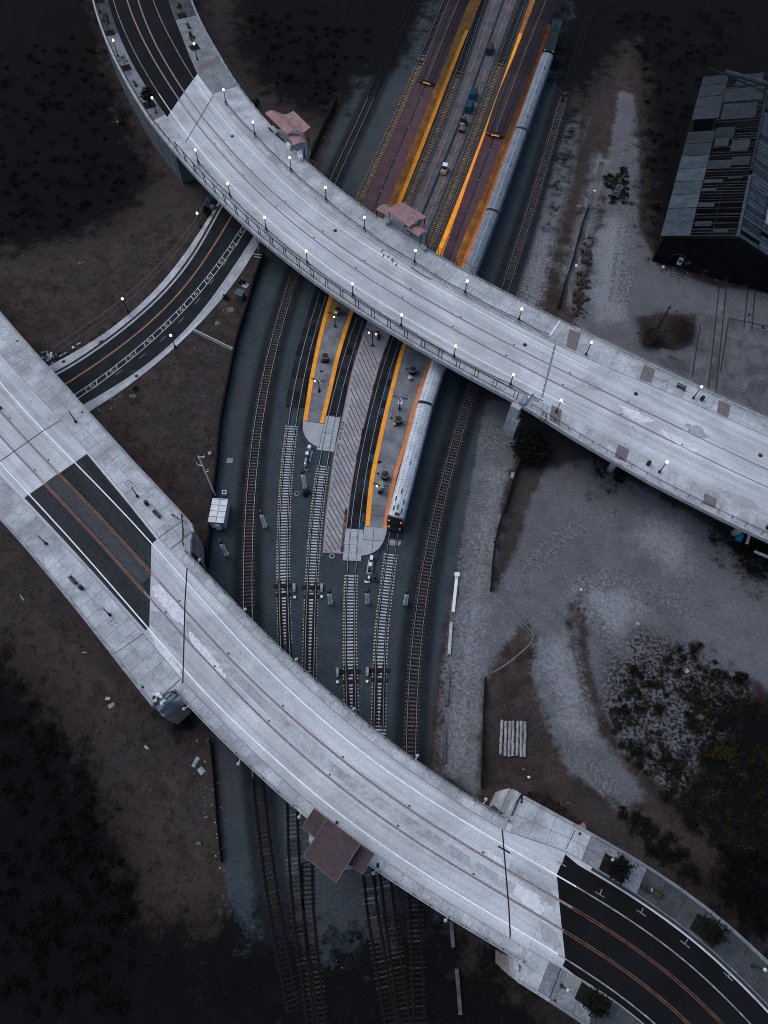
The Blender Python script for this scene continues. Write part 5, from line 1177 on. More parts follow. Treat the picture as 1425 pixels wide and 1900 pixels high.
mb = MB(); pts = [o_ + per * (math.cos(a) * 1.75) + Vector((0, 0, 2.2 + math.sin(a) * 1.75)) for a in np.linspace(.1, math.pi - .1, 9)]
mb.tube(pts, .12, 5).build('arch_trim', M['sheetdark'], sh); MB().tube([o_ + per * 1.7 + Vector((0, 0, .5)), o_ + per * 1.75 + Vector((0, 0, 2.2))], .09, 5).build('arch_trim', M['sheetdark'], sh)
# fallen and standing bits along the shed's front
def simple(name, label, cat, px, size, mt, rz=0, z=0, grp=None, pnames=None):
    q = P(*px, z); t = thing(name, label, cat, (q.x, q.y, z), rz, grp); part(MB().box((0, 0, size[2] / 2), size), pnames or 'body', M[mt], t); return t
t = simple('cabinet', 'small white cabinet with a dark opening before the old shed', 'cabinet', (1259, 490), (1.0, .7, 1.7), 'white_metal', -.3); part(MB().box((0, -.37, 1.2), (.6, .06, .6)), 'opening', M['black'], t)
simple('board', 'pale broken board leaning at the foot of the old shed', 'board', (1293, 496), (2.0, .35, 1.4), 'grey_metal', .6)
simple('board', 'narrow pale board standing right of the broken one before the shed', 'board', (1314, 503), (.55, .5, 1.4), 'grey_metal', .5)
t = simple('junk_pile', 'low heap of pale scrap before the old shed, beside the white cabinet', 'scrap heap', (1276, 491), (1.6, .8, .4), 'sheetgrey', .3)
for k in range(6): part(MB().box((random.uniform(-.8, .8), random.uniform(-.4, .4), .5), (.5, .3, .2), random.random() * 3), 'scrap', M['grey_metal'], t)
q = P(1360, 502, 0); t = thing('gravel_heap', 'pale rounded heap of gravel before the old shed', 'gravel heap', (q.x, q.y, 0)); part(MB().lathe((0, 0, -.1), [(2.3, 0), (1.9, .5), (1.1, .95), (.2, 1.15)], 14), 'heap', M['sheetdark'], t, True)
q = P(1227, 503, 0); t = thing('post_light', 'short post with a white globe beside the shed corner', 'lamp', (q.x, q.y, 0)); part(MB().tube([Vector((0, 0, 0)), Vector((0, 0, .9))], .09), 'post', M['iron'], t); part(MB().lathe((0, 0, .9), [(.1, 0), (.34, .2), (.3, .5), (.1, .62)], 10), 'globe', M['globeoff'], t, True)
t = simple('pipe', 'long grey pipe lying beyond the right end of the shed front', 'pipe', (1415, 500), (5.5, .5, .4), 'bluedark', -.15)
q = R0 + ax * 52 + per * 2; t = thing('steel_gantry', 'pale steel beam propped across the far end of the old shed roof', 'beam', (q.x, q.y, ZR))
a, b = P(1346, 133, ZR + 1.2), P(1440, 160, ZR + 1.2); MB().tube([a, b], .5, 6).build('beam', M['sheetgrey'], t); a, b = P(1315, 126, ZR), P(1425, 172, ZR); MB().tube([a, b], .16, 5).build('brace', M['sheetdark'], t)
for f in (.3, .55): p0 = P(1346 + 80 * f, 133 + 24 * f, ZR + 1); MB().tube([p0, P(1340 + 70 * f, 138 + 30 * f, ZR)], .1, 5).build('strut', M['sheetdark'], t)

# ------------------------------------------------------------------ street lamps
def lamp_proto(name, label, lit, h, grp, loc):
    t = thing(name, label, 'street lamp', loc, 0, grp)
    part(MB().lathe((0, 0, 0), [(.26, 0), (.24, .3), (.14, .45), (.11, .9)], 10), 'base', M['black'], t, True)
    part(MB().tube([Vector((0, 0, .5)), Vector((0, 0, h - .35))], .105, 8, .075), 'pole', M['black'], t)
    part(MB().lathe((0, 0, h - .42), [(.09, 0), (.2, .06), (.2, .14)], 10), 'collar', M['black'], t)
    part(MB().lathe((0, 0, h - .3), [(.12, 0), (.22, .12), (.25, .28), (.19, .48), (.08, .6)], 12), 'globe', M['globe' if lit else 'globeoff'], t, True)
    if not lit: part(MB().lathe((0, 0, h + .34), [(.12, 0), (.13, .05), (.03, .1)], 8), 'cap', M['grey_metal'], t)
    return t
def put_lamps(proto, items, z, first=True):
    for px, lab in items:
        q = P(px[0], px[1], z)
        if first: proto.location = q; proto['label'] = lab; first = False
        else: dup(proto, q, 0, lab)
nth = lambda k: ORD[k] if k < len(ORD) else str(k + 1)
tall = lamp_proto('street_lamp', 'x', True, 3.75, 'lit globe lamps', (0, 0, 0))
put_lamps(tall, [((219, 104), 'lit globe lamp on the upper bridge pavement between two tree pits at top left'), ((290, 210), 'lit globe lamp beside the bushy dark tree on the upper bridge'),
  ((366, 110), 'lit globe lamp over a tree pit, right of the black asphalt'), ((186, 23), 'globe lamp at the very top left edge of the upper bridge'),
  ((1087, 658), 'lit globe lamp just right of the bridge joint, on the far pavement'), ((1286, 739), 'lit globe lamp between the bench and a black bin'),
  ((1032, 764), 'lit globe lamp on the brown paving band near the bridge pier'), ((1223, 876), 'lit globe lamp right of the black bin on the near pavement')], DZ + .15)
put_lamps(tall, [((372, 420), 'lit globe lamp by the curved road, close under the upper bridge'), ((237, 577), 'lit globe lamp midway along the left pavement of the curved road'), ((325, 644), 'lit globe lamp on the inner right pavement of the curved road')], .12, False)
short = lamp_proto('street_lamp', 'x', True, 3.1, 'lit globe lamps', (0, 0, 0))
put_lamps(short, [((x, y), f'lit globe lamp on the far barrier of the upper bridge, {nth(i)} from the left') for i, (x, y) in enumerate(LN)] +
  [((x, y), f'lit globe lamp on the near barrier of the upper bridge, {nth(i)} from the left') for i, (x, y) in enumerate(LS)], DZ + PED)
off = lamp_proto('street_lamp', 'x', False, 3.4, 'unlit globe lamps', (0, 0, 0))
put_lamps(off, [((141, 783), 'unlit lamp on the lower bridge above the end of the curved road'), ((255, 921), 'unlit lamp between a bicycle rack and a black bin on the lower bridge'),
  ((86, 1009), 'unlit lamp on the near pavement, left of a bench'), ((204, 1141), 'unlit lamp right beside a bicycle rack on the near pavement'), ((1123, 1595), 'unlit lamp beside a black tree pit at the lower right'),
  ((1396, 1792), 'unlit lamp farthest right on the lower bridge'), ((1042, 1829), 'unlit lamp on the near pavement left of the bottom tree pit'), ((1, 757), 'unlit lamp at the left edge of the picture on the lower bridge')], DZ + .15)
# round floodlights on arms outside the lower bridge
fl = thing('bracket_lamp', 'x', 'bracket lamp', (0, 0, 0), 0, 'white lamps on arms outside the lower bridge')
part(MB().tube([Vector((0, 0, -.2)), Vector((.35, 0, -.1)), Vector((.75, 0, 0))], .06, 5).tube([Vector((.1, -.3, -.2)), Vector((.1, .3, -.2))], .06, 5), 'arm', M['white_metal'], fl)
part(MB().lathe((1.05, 0, -.12), [(.24, 0), (.26, .12), (.18, .26), (.06, .3)], 12), 'head', M['globeoff'], fl, True)
part(MB().lathe((1.05, 0, .19), [(.1, 0), (.08, .05)], 8), 'cap', M['grey_metal'], fl)
BL = [((370, 1038), 'white bracket lamp below the left wing wall'), ((455, 1130), 'white bracket lamp beside the leftmost timber track, upper edge'), ((550, 1223), 'white bracket lamp beside the second concrete track'),
      ((657, 1315), 'white bracket lamp between the two right concrete tracks'), ((775, 1402), 'white bracket lamp at the right timber track'), ((902, 1483), 'white bracket lamp left of the right wing wall'),
      ((341, 1315), 'white bracket lamp over the stepped wall at the lower left'), ((442, 1417), 'white bracket lamp over the dark ballast edge, lower left'), ((555, 1516), 'white bracket lamp touching the left wing of the kiosk'),
      ((693, 1620), 'white bracket lamp touching the right wing of the kiosk'), ((827, 1708), 'white bracket lamp above a long concrete beam, bottom right')]
for i, (px, lab) in enumerate(BL):
    q = P(*px, DZ); s, d = LB.find(q); sg = 1 if d > 2 else -1; h = LB.head(s); n = Vector((-math.sin(h), math.cos(h), 0)) * sg
    edge = lNE(s) if sg > 0 else lSW(s); rz = math.atan2(n.y, n.x) + random.uniform(-.5, .5)
    loc = Vector((q.x, q.y, DZ - .1)) - Vector((math.cos(rz), math.sin(rz), 0)) * 1.05
    if i == 0: fl.location = loc; fl.rotation_euler = (0, 0, rz); fl['label'] = lab
    else: dup(fl, loc, rz, lab)

# ------------------------------------------------------------------ railings and safety fences
def railing(name, label, pts, spacing, h, rails, mt='black', pair=0.0, post_w=.09, lean=None, base_up=0.0, rail_r=.045, cat='railing', grp='bridge railings'):
    path = spline(pts, .5); t = thing(name, label, cat, path[len(path) // 2], 0, grp); org = root_loc(t)
    me_ = MB().box((0, 0, h / 2), (post_w, post_w, h)).mesh('post', M[mt]); n = max(1, int(len(path) * .5 / spacing)); st = (len(path) - 1) / n
    for k in range(n + 1):
        i = min(int(k * st), len(path) - 1); q = path[i]
        for o in ((-pair, pair) if pair else (0,)):
            d = (path[min(i + 1, len(path) - 1)] - path[max(0, i - 1)]).normalized(); w_ = q + d * o
            link('post', me_, t, Vector((w_.x, w_.y, q.z + base_up)) - org, math.atan2(d.y, d.x))
    for z in rails:
        MB().tube([Vector((q.x, q.y, q.z + base_up + z)) for q in path[::2]], rail_r, 5).build('rail', M[mt], t)
    return t
ue = lambda a, b, sd_, inn, z=DZ + .2: UB.line(a, b, (lambda s: uSW(s) + inn) if sd_ < 0 else (lambda s: uNE(s) - inn), z, 1.0)
sX = lambda x, y: UB.find(P(x, y, DZ))[0]
railing('safety_fence', 'tall black safety fence along the near edge of the upper bridge over the tracks', ue(sX(322, 285), 151.5, -1, .55), 3.9, 2.3, (2.3, 2.05, .15), pair=.34, post_w=.12, rail_r=.05, cat='fence')
railing('safety_fence', 'tall black safety fence on the far edge, left of the left shelter', ue(36, sX(484, 215), 1, .3), 2.4, 2.3, (2.3, .2), rail_r=.04, cat='fence')
railing('safety_fence', 'black safety fence on the far edge between the two curved roof shelters', ue(sX(572, 300), sX(702, 404), 1, .3), 4.2, 1.9, (1.9, .15), cat='fence', rail_r=.04)
railing('safety_fence', 'tall black safety fence on the far edge from the right shelter to the joint', ue(sX(790, 462), 153, 1, .3), 3.8, 2.3, (2.3, .15), pair=.3, cat='fence', rail_r=.045)
railing('bridge_railing', 'low grey railing on the near edge, right of the bridge pier', ue(155, 226, -1, .75), 2.7, 1.05, (1.05, .75), 'iron', rail_r=.04)
railing('bridge_railing', 'low grey railing on the far edge, right of the bridge joint', ue(155, 226, 1, .55), 2.7, 1.05, (1.05, .75, .45), 'grey_metal', rail_r=.035)
railing('bridge_railing', 'low dark railing on the left approach of the upper bridge, over the retaining wall', ue(-25, sX(318, 280), -1, .5), 2.4, 1.05, (1.05, .6), 'iron', rail_r=.05)
railing('bridge_railing', 'low grey railing on the right approach of the upper bridge at the top', ue(-25, 35, 1, .35), 2.4, 1.05, (1.05, .6), 'grey_metal', rail_r=.035)
railing('bridge_railing', 'small black railing box at the pier joint of the upper bridge', PL([(1004, 770), (1012, 773), (1009, 787), (1001, 784), (1004, 770)], DZ + .1), 1.2, 1.05, (1.05, .5), rail_r=.05)
for i, px in enumerate(((1004, 752), (1000, 766))):
    pass
le = lambda a, b, sd_, inn=.2, z=DZ + .24: LB.line(a, b, (lambda s: lSW(s) + inn) if sd_ < 0 else (lambda s: lNE(s) - inn), z, 1.0)
for lab, a, b, sd_, mt in (('low grey railing of the lower bridge above the curved road, upper left edge', -25, 38.5, 1, 'grey_metal'), ('low grey railing of the lower bridge above the ballast, upper edge', 41, 109.2, 1, 'iron'),
                           ('low grey railing of the lower bridge past the right wing wall', 110.2, 190, 1, 'grey_metal'), ('low grey railing along the lower left edge of the lower bridge', -25, 57, -1, 'grey_metal'),
                           ('low dark railing of the lower bridge left of the kiosk', 57.8, 82, -1, 'iron'), ('low dark railing of the lower bridge right of the kiosk', 94, 118, -1, 'iron'), ('low grey railing at the bottom right edge of the lower bridge', 118.8, 190, -1, 'grey_metal')):
    railing('bridge_railing', lab, le(a, b, sd_), 2.6, 1.0, (1.0, .55), mt, post_w=.13 if mt == 'iron' else .10, rail_r=.035)
# ground fences
railing('wire_fence', 'thin pale wire fence behind the left pavement of the curved road', PL([(104, 656), (168, 612), (229, 567), (286, 515), (323, 474), (364, 420), (388, 380)]), 3.2, 1.8, (1.8, .1), 'wire', post_w=.07, rail_r=.03, cat='fence', grp='ground fences')
railing('wire_fence', 'thin pale wire fence with a sharp corner in the gravel, above the log pile', PL([(910, 1108), (955, 1150), (986, 1186), (962, 1215), (930, 1240), (903, 1254)]), 3.0, 1.7, (1.7, .1), 'wire', post_w=.08, rail_r=.035, cat='fence', grp='ground fences')
def panel_fence(label, px, h=2.0, mt='darkfence', th=.22):
    pth = spline(PL(px), 2.6); t = thing('panel_fence', label, 'fence', pth[len(pth) // 2], 0, 'ground fences'); 
    for a, b in zip(pth[:-1], pth[1:]):
        d = (b - a).normalized(); n = Vector((-d.y, d.x, 0)) * th / 2; MB().prism([a + d * .04 - n, b - d * .04 - n, b - d * .04 + n, a + d * .04 + n], 0, h + random.uniform(-.05, .05)).build('fence_panel', M[mt], t)
        MB().tube([Vector((a.x, a.y, 0)), Vector((a.x, a.y, h + .15))], .1, 5).build('post', M['iron'], t)
panel_fence('dark panel fence between the brown waste ground and the left ballast', [(491, 478), (474, 522), (460, 572), (441, 634), (425, 710), (411, 784), (404, 860), (396, 930), (391, 985), (386, 1052)], 1.7, 'darkfence', .38)
panel_fence('dark panel fence along the dirt strip beyond the upper bridge, right side', [(1090, 385), (1075, 432), (1063, 480), (1048, 525), (1034, 574)], 1.0, 'darkfence', .16)
panel_fence('dark panel fence right of the gravel track, below the round bush', [(966, 855), (955, 880), (941, 930), (930, 960), (918, 1010), (910, 1098)], 1.3, 'darkfence', .2)
panel_fence('dark panel fence left of the log pile', [(900, 1258), (897, 1330), (895, 1400), (893, 1462)], 1.2, 'darkfence', .2)
panel_fence('dark panel fence lower left of the lower bridge, lined with litter', [(391, 1372), (398, 1440), (405, 1530), (412, 1600)], 1.2, 'darkfence', .16)
panel_fence('dark panel fence beyond the upper bridge, left of the first track', [(624, 190), (602, 238), (577, 296)], 1.7, 'darkfence', .45)

# ------------------------------------------------------------------ bridge furniture
def bench_proto(loc):
    t = thing('bench', 'x', 'bench', loc, 0, 'dark slatted benches')
    for k in range(4): part(MB().box((0, -.22 + k * .14, .46), (1.75, .11, .05)), 'seat_slat', M['iron'], t)
    for k in range(2): part(MB().box((0, .34 + k * .03, .62 + k * .18), (1.75, .05, .13)), 'back_slat', M['black'], t)
    for x in (-.75, .75):
        part(MB().box((x, .02, .22), (.07, .55, .44)), 'leg', M['black'], t); part(MB().box((x, .36, .6), (.07, .07, .5)), 'leg', M['black'], t)
    return t
bp_ = bench_proto((0, 0, 0))
def on(way, px, z=DZ + .15): q = P(px[0], px[1], z); return q, way.head(way.find(q)[0])
for i, (w_, px, lab, flip) in enumerate(((UB, (1262, 721), 'dark bench on the far pavement, right of a ring shaped rack', 0), (LB, (291, 955), 'dark bench between a black bin and a bicycle on the lower bridge', 0),
        (LB, (137, 1077), 'dark bench with a bin at its lower end, on the near pavement', math.pi), (UB, (251, 157), 'dark bench between two trees on the upper bridge at top left', math.pi), (UB, (349, 50), 'dark bench on the far pavement at the top, between tree pits', 0),
        (LB, (1216, 1658), 'dark bench under an olive cloth, at the lower right', 0))):
    q, h = on(w_, px)
    if i == 0: bp_.location = q; bp_.rotation_euler = (0, 0, h + flip); bp_['label'] = lab
    else: dup(bp_, q, h + flip, lab)
q, h = on(LB, (1214, 1657)); t = thing('olive_cloth', 'olive green cloth spread over the bench at the lower right', 'cloth', (q.x, q.y, q.z + .52), h)
part(MB().box((0, 0, .04), (1.5, .62, .08)).box((.15, .05, .11), (.9, .45, .08)).box((-.3, -.05, .14), (.5, .4, .08)), 'cloth', M['green'], t)
q, h = on(LB, (1202, 1650)); t = thing('bag_bundle', 'pale blue bundle of bags at the left end of the olive covered bench', 'bag', q, h)
part(MB().lathe((0, 0, 0), [(.42, 0), (.5, .3), (.38, .65), (.15, .8)], 9), 'bag', M['iron'], t, True); part(MB().lathe((.25, .1, .45), [(.3, 0), (.28, .2), (.1, .38)], 7), 'bundle', M['palebag'], t)
def bin_proto(loc):
    t = thing('litter_bin', 'x', 'bin', loc, 0, 'black litter bins')
    part(MB().lathe((0, 0, 0), [(.30, 0), (.36, .15), (.36, .85), (.30, .92)], 12), 'body', M['black'], t, True); part(MB().lathe((0, 0, .92), [(.37, 0), (.35, .12), (.2, .2)], 12), 'rim', M['iron'], t, True)
    part(MB().lathe((0, 0, 1.1), [(.16, 0), (.15, .03)], 10), 'opening', M['black'], t)
    return t
b0 = bin_proto((0, 0, 0))
for i, (w_, px, lab) in enumerate(((UB, (1301, 742), 'black bin right of the lit lamp on the far pavement'), (UB, (1202, 862), 'black bin left of the lit lamp on the near pavement'), (UB, (1423, 980), 'black bin at the right edge of the picture'),
        (LB, (273, 936), 'black bin between an unlit lamp and a bench'), (LB, (152, 1092), 'black bin at the lower end of a bench on the near pavement'), (UB, (354, 67), 'black bin between a bench and a tree pit at the top'), (LB, (1191, 1645), 'black bin between a tree and the olive covered bench'))):
    q, h = on(w_, px)
    if i == 0: b0.location = q; b0['label'] = lab
    else: dup(b0, q, h, lab)
def rack(label, w_, px, ring=False):
    q, h = on(w_, px); t = thing('cycle_rack', label, 'bicycle rack', q, h, 'bicycle racks')
    if ring: part(MB().tube([Vector((.55 * math.cos(a), .2 * math.sin(a), .45 + .42 * math.sin(a))) for a in np.linspace(-.9, 3.9, 14)], .04, 5), 'hoop', M['black'], t)
    else:
        for x in (-.35, .35): part(MB().tube([Vector((x, -.55, 0)), Vector((x, -.55, .8)), Vector((x, .35, .8)), Vector((x, .35, 0))], .04, 5), 'hoop', M['black'], t)
rack('ring shaped bicycle rack left of the bench on the far pavement', UB, (1233, 713), True); rack('twin hoop bicycle rack left of an unlit lamp on the far pavement', LB, (241, 899)); rack('twin hoop bicycle rack below an unlit lamp on the near pavement', LB, (212, 1157))
rack('twin hoop bicycle rack beside a tree pit at top left', UB, (239, 137)); rack('twin hoop bicycle rack left of the second tree pit at the lower right', LB, (1293, 1714))
# parked bicycle
q, h = on(LB, (327, 961)); t = thing('bicycle', 'black bicycle standing near the left wing wall of the lower bridge', 'bicycle', q, h + .3)
for x in (-.52, .52):
    part(MB().tube([Vector((x + .33 * math.cos(a), .04 * math.cos(a * 2), .34 + .33 * math.sin(a))) for a in np.linspace(0, 2 * math.pi, 15)], .035, 5), 'wheel', M['black'], t)
part(MB().tube([Vector((-.52, 0, .34)), Vector((-.15, 0, .8)), Vector((.4, 0, .8)), Vector((.52, 0, .34))], .035, 5).tube([Vector((-.15, 0, .8)), Vector((0, 0, .34)), Vector((.4, 0, .8))], .035, 5), 'frame', M['iron'], t)
part(MB().tube([Vector((.4, -.32, 1.0)), Vector((.42, 0, .95)), Vector((.4, .32, 1.0))], .035, 5), 'handlebar', M['black'], t); part(MB().box((-.18, 0, .93), (.28, .16, .07)), 'saddle', M['black'], t); part(MB().box((-.55, 0, .72), (.45, .3, .12)), 'carrier', M['black'], t)
# dumped sofa-like heap near the stepped wall
q, h = on(LB, (297, 1297)); t = thing('dumped_bundle', 'white torn bundle dumped at the corner above the stepped wall', 'bundle', q, h + .2)
for k in range(7): part(MB().box((random.uniform(-1, 1), random.uniform(-.6, .5), .25 + random.random() * .2), (random.uniform(.6, 1.2), random.uniform(.4, .8), .5), random.random() * 3, .8), 'cushion', M['white_metal'], t)
for k in range(3): part(MB().box((random.uniform(-1, .4), random.uniform(-.6, .3), .62), (.4, .35, .25), random.random() * 3), 'dark_bag', M['iron'], t)
for px in ((318, 1290), (303, 1302)):
    q = P(*px, DZ + .6)
railing('bridge_railing', 'black railing at the stepped wall of the lower left corner', PL([(286, 1313), (321, 1284), (338, 1298)], DZ + .1), 1.6, 1.1, (1.1, .6), 'iron', rail_r=.06)
railing('bridge_railing', 'black railing at the left wing wall beside the bicycle', PL([(339, 958), (342, 990), (341, 1012), (346, 1022)], DZ + .1), 1.3, 1.2, (1.2, .6), 'black', rail_r=.07)
railing('bridge_railing', 'pale railing along the right wing wall', PL([(939, 1515), (964, 1473)], DZ + .1), 1.6, 1.0, (1.0, .5), 'grey_metal', rail_r=.05)
# ------------------------------------------------------------------ trees and bushes
def leaves(center, rad, n, size, mt, name, root, squash=.8, seed=0, spikes=False, world=False):
    r = np.random.default_rng(seed); v = []; f = []
    cl = r.normal(0, 1, (max(4, n // 30), 3)); cl /= np.linalg.norm(cl, axis=1)[:, None]; cl *= r.uniform(.25, 1, (len(cl), 1)) ** .6
    for i in range(n):
        c = cl[r.integers(len(cl))] * rad * np.array([1, 1, squash]) + r.normal(0, rad * .17, 3)
        a = r.normal(0, 1, 3); a /= np.linalg.norm(a); b_ = np.cross(a, r.normal(0, 1, 3)); b_ /= np.linalg.norm(b_) + 1e-9; s = size * r.uniform(.6, 1.4)
        c = c + np.array(center); k = len(v)
        v += [tuple(c - a * s), tuple(c + b_ * s * .45), tuple(c + a * s), tuple(c - b_ * s * .45)]; f.append((k, k + 1, k + 2, k + 3))
    mb = MB(); mb.v = v; mb.f = f; return part(mb, name, mt, root)
def pit_tree(label, way, pit_px, tree_px, h, rad, n, dense, seed, pit=True, L=2.2, Wd=2.2, tdist=None):
    q, hd_ = on(way, pit_px)
    if pit:
        mb = MB().box((q.x, q.y, DZ + .165), (L, Wd, .05), hd_); mb.build('tree_pit', M['soil'], ub if way is UB else lb)
    t = thing('street_tree', label, 'tree', (q.x, q.y, DZ + .15), 0, 'street trees in square pits')
    r = random.Random(seed); tr = MB().tube([Vector((0, 0, 0)), Vector((.05, .03, h * .5)), Vector((0, 0, h * .85))], .09, 6, .05)
    for k in range(9):
        a = r.random() * 6.28; z0 = h * r.uniform(.4, .7); e = Vector((math.cos(a) * rad * .85, math.sin(a) * rad * .85, z0 + rad * r.uniform(.3, .9))); tr.tube([Vector((0, 0, z0)), e * .5 + Vector((0, 0, z0 * .5)), e], .04, 4, .015)
    part(tr, 'trunk', M['bark'], t)
    cr = leaves((0, 0, h * .85), rad, n, .22 if dense else .14, M['leaf'], 'crown', t, .95, seed)
    if dense:
        sp = MB()
        for k in range(46):
            a = r.random() * 6.28; el = r.uniform(-.1, 1.2); d = Vector((math.cos(a) * math.cos(el), math.sin(a) * math.cos(el), math.sin(el))); b_ = Vector((0, 0, h * .8))
            sp.tube([b_ + d * rad * .5, b_ + d * rad * r.uniform(1.05, 1.5)], .07, 4, .02)
        part(sp, 'twigs', M['leaf'], t)
    return t
pit_tree('dense spiky dark tree in the first pit at the lower right', LB, (1139, 1611), None, 3.3, 1.75, 900, True, 1, L=3.6, Wd=2.4)
pit_tree('dense spiky dark tree in the second pit at the lower right', LB, (1309, 1726), None, 3.2, 1.6, 800, True, 2, L=3.6, Wd=2.4)
pit_tree('dense dark tree in the bottom pit on the near pavement', LB, (1097, 1854), None, 3.0, 1.5, 800, True, 3, L=3.8, Wd=2.2)
pit_tree('bushy dark tree beside a lit lamp at the upper left', UB, (277, 194), None, 2.8, 1.45, 800, True, 4, L=2.5, Wd=2.5)
pit_tree('thin tree in a square pit on the upper bridge, above the bench', UB, (234, 126), None, 2.6, 1.1, 160, False, 5)
pit_tree('thin leafy tree in the upper square pit at top left', UB, (204, 61), None, 3.6, 1.1, 340, False, 6)
pit_tree('thin dark tree in a pit at the top of the far pavement', UB, (338, 29), None, 3.0, .8, 220, False, 7)
pit_tree('small dark tree behind the lit lamp on the far pavement at the top', UB, (361, 88), None, 2.6, .9, 220, False, 8)
pit_tree('tree at the very top left, its pit cut by the frame', UB, (184, 1), None, 3.2, 1.0, 220, False, 9)
def bush(label, px, rad, n, mt, seed, sq=.6, size=.28, grp='bushes'):
    q = P(*px); t = thing('bush', label, 'bush', (q.x, q.y, 0), 0, grp)
    mb = MB(); r = random.Random(seed)
    for k in range(7):
        a = r.random() * 6.28; mb.tube([Vector((0, 0, 0)), Vector((math.cos(a) * rad * .7, math.sin(a) * rad * .7, rad * .6))], .07, 4, .02)
    part(mb, 'stem', M['bark'], t); leaves((0, 0, rad * .55), rad, n, size, M[mt], 'foliage', t, sq, seed); return t
bush('big round dark bush below the bridge pier', (984, 842), 3.3, 3800, 'leaf', 21, .7)
bush('small green bush between two concrete sleeper tracks', (569, 918), .7, 260, 'leaf2', 22, .7, .16)
bush('low round bush at the right of the gravel yard', (1372, 1260), 1.2, 400, 'leaf', 23)
bush('yellowing bush in the middle of the dark scrub', (1335, 1393), 1.8, 700, 'leaf3', 24, .4, .17)
bush('brown dry bush around the foot of the timber pole', (1205, 632), 2.6, 1300, 'leaf4', 25, .35, .2); bush('brown dry bush right of the timber pole', (1258, 615), 3.2, 1700, 'leaf4', 26, .3, .2)
bush('green weeds beside the left wing wall', (377, 1022), 1.1, 420, 'leaf2', 27, .5, .16); bush('small green weed by the curved road pavement', (254, 722), .7, 200, 'leaf2', 28, .5, .14)
bush('dark bush at the foot of the right pillars', (1150, 886), 1.3, 380, 'leaf', 29, .5); bush('small bush beside the green cabinet', (419, 555), .8, 240, 'leaf2', 30, .5, .15); bush('dark bush by the stair at the end of the left shelter', (478, 196), 1.0, 300, 'leaf', 31, .6)
def inside(pt, poly):
    x, y = pt; c = False
    for i in range(len(poly)):
        (x1, y1), (x2, y2) = poly[i], poly[i - 1]
        if (y1 > y) != (y2 > y) and x < (x2 - x1) * (y - y1) / (y2 - y1) + x1: c = not c
    return c
SCRUB = [(1130, 1310), (1180, 1225), (1225, 1240), (1250, 1195), (1305, 1190), (1340, 1245), (1395, 1300), (1470, 1310), (1480, 1600), (1400, 1590), (1300, 1560), (1250, 1500), (1180, 1430), (1140, 1380)]
HOLES = [(1250, 1350, 26, 60), (1180, 1360, 22, 18), (1400, 1365, 34, 16), (1215, 1290, 20, 16), (1280, 1400, 20, 22)]
def scrub(n_cl, poly, name, mt, seed, per, r0, r1, size):
    r = np.random.default_rng(seed); mb = MB(); xs = [p[0] for p in poly]; ys = [p[1] for p in poly]; k = 0
    while k < n_cl:
        x, y = r.uniform(min(xs), max(xs)), r.uniform(min(ys), max(ys))
        if not inside((x, y), poly) or any(((x - a) / c) ** 2 + ((y - b) / d) ** 2 < 1 for a, b, c, d in HOLES): continue
        q = P(x, y); rad = r.uniform(r0, r1); k += 1
        C = r.normal(0, .42, (per, 3)) * rad; C[:, 2] = np.abs(C[:, 2]) * .5 + .05
        A = r.normal(0, 1, (per, 3)); A /= np.linalg.norm(A, axis=1)[:, None]; B = np.cross(A, r.normal(0, 1, (per, 3))); B /= np.linalg.norm(B, axis=1)[:, None]; s = size * r.uniform(.6, 1.4, (per, 1))
        C = C + np.array([q.x, q.y, 0]); i = len(mb.v)
        V = np.stack([C - A * s, C + B * s * .45, C + A * s, C - B * s * .45], 1).reshape(-1, 3); mb.v += [tuple(z) for z in V.tolist()]; mb.f += [(i + 4 * j, i + 4 * j + 1, i + 4 * j + 2, i + 4 * j + 3) for j in range(per)]
    return tag(mb.build(name, mt), kind='stuff')
scrub(300, SCRUB, 'undergrowth', M['leaf2'], 1, 60, .35, 1.1, .17); scrub(260, SCRUB, 'undergrowth', M['leaf'], 2, 70, .4, 1.3, .18); scrub(22, SCRUB, 'undergrowth', M['leaf4'], 3, 70, .6, 1.4, .18); scrub(10, SCRUB, 'undergrowth', M['leaf3'], 6, 50, .4, .9, .15)
scrub(60, [(1150, 1490), (1260, 1560), (1300, 1640), (1220, 1600), (1150, 1520)], 'undergrowth', M['leaf'], 4, 60, .5, 1.2, .2)
HOLES = []
scrub(150, [(955, 1475), (1010, 1470), (1120, 1560), (1080, 1560), (1000, 1510)], 'undergrowth', M['leaf4'], 5, 26, .3, .8, .14)
scrub(420, [(180, 762), (330, 655), (440, 560), (480, 480), (410, 790), (392, 960), (345, 940), (260, 850)], 'dry_grass', M['straw'], 7, 34, .25, .8, .075)
scrub(360, [(0, 480), (200, 440), (300, 380), (370, 380), (330, 450), (230, 550), (100, 640), (40, 600)], 'dry_grass', M['straw'], 8, 34, .25, .8, .075)
scrub(420, [(0, 1010), (60, 1060), (260, 1300), (360, 1380), (400, 1640), (290, 1640), (230, 1500), (130, 1320), (0, 1170)], 'dry_grass', M['straw'], 9, 34, .25, .8, .075)
scrub(160, [(905, 1280), (990, 1230), (1020, 1330), (1040, 1440), (910, 1460)], 'dry_grass', M['straw'], 10, 34, .25, .7, .07)
scrub(110, [(1080, 440), (1100, 440), (1090, 590), (1060, 590)], 'undergrowth', M['leaf4'], 11, 30, .3, .8, .13); scrub(60, [(1120, 320), (1165, 310), (1170, 380), (1130, 380)], 'undergrowth', M['leaf'], 12, 50, .5, 1.0, .16)
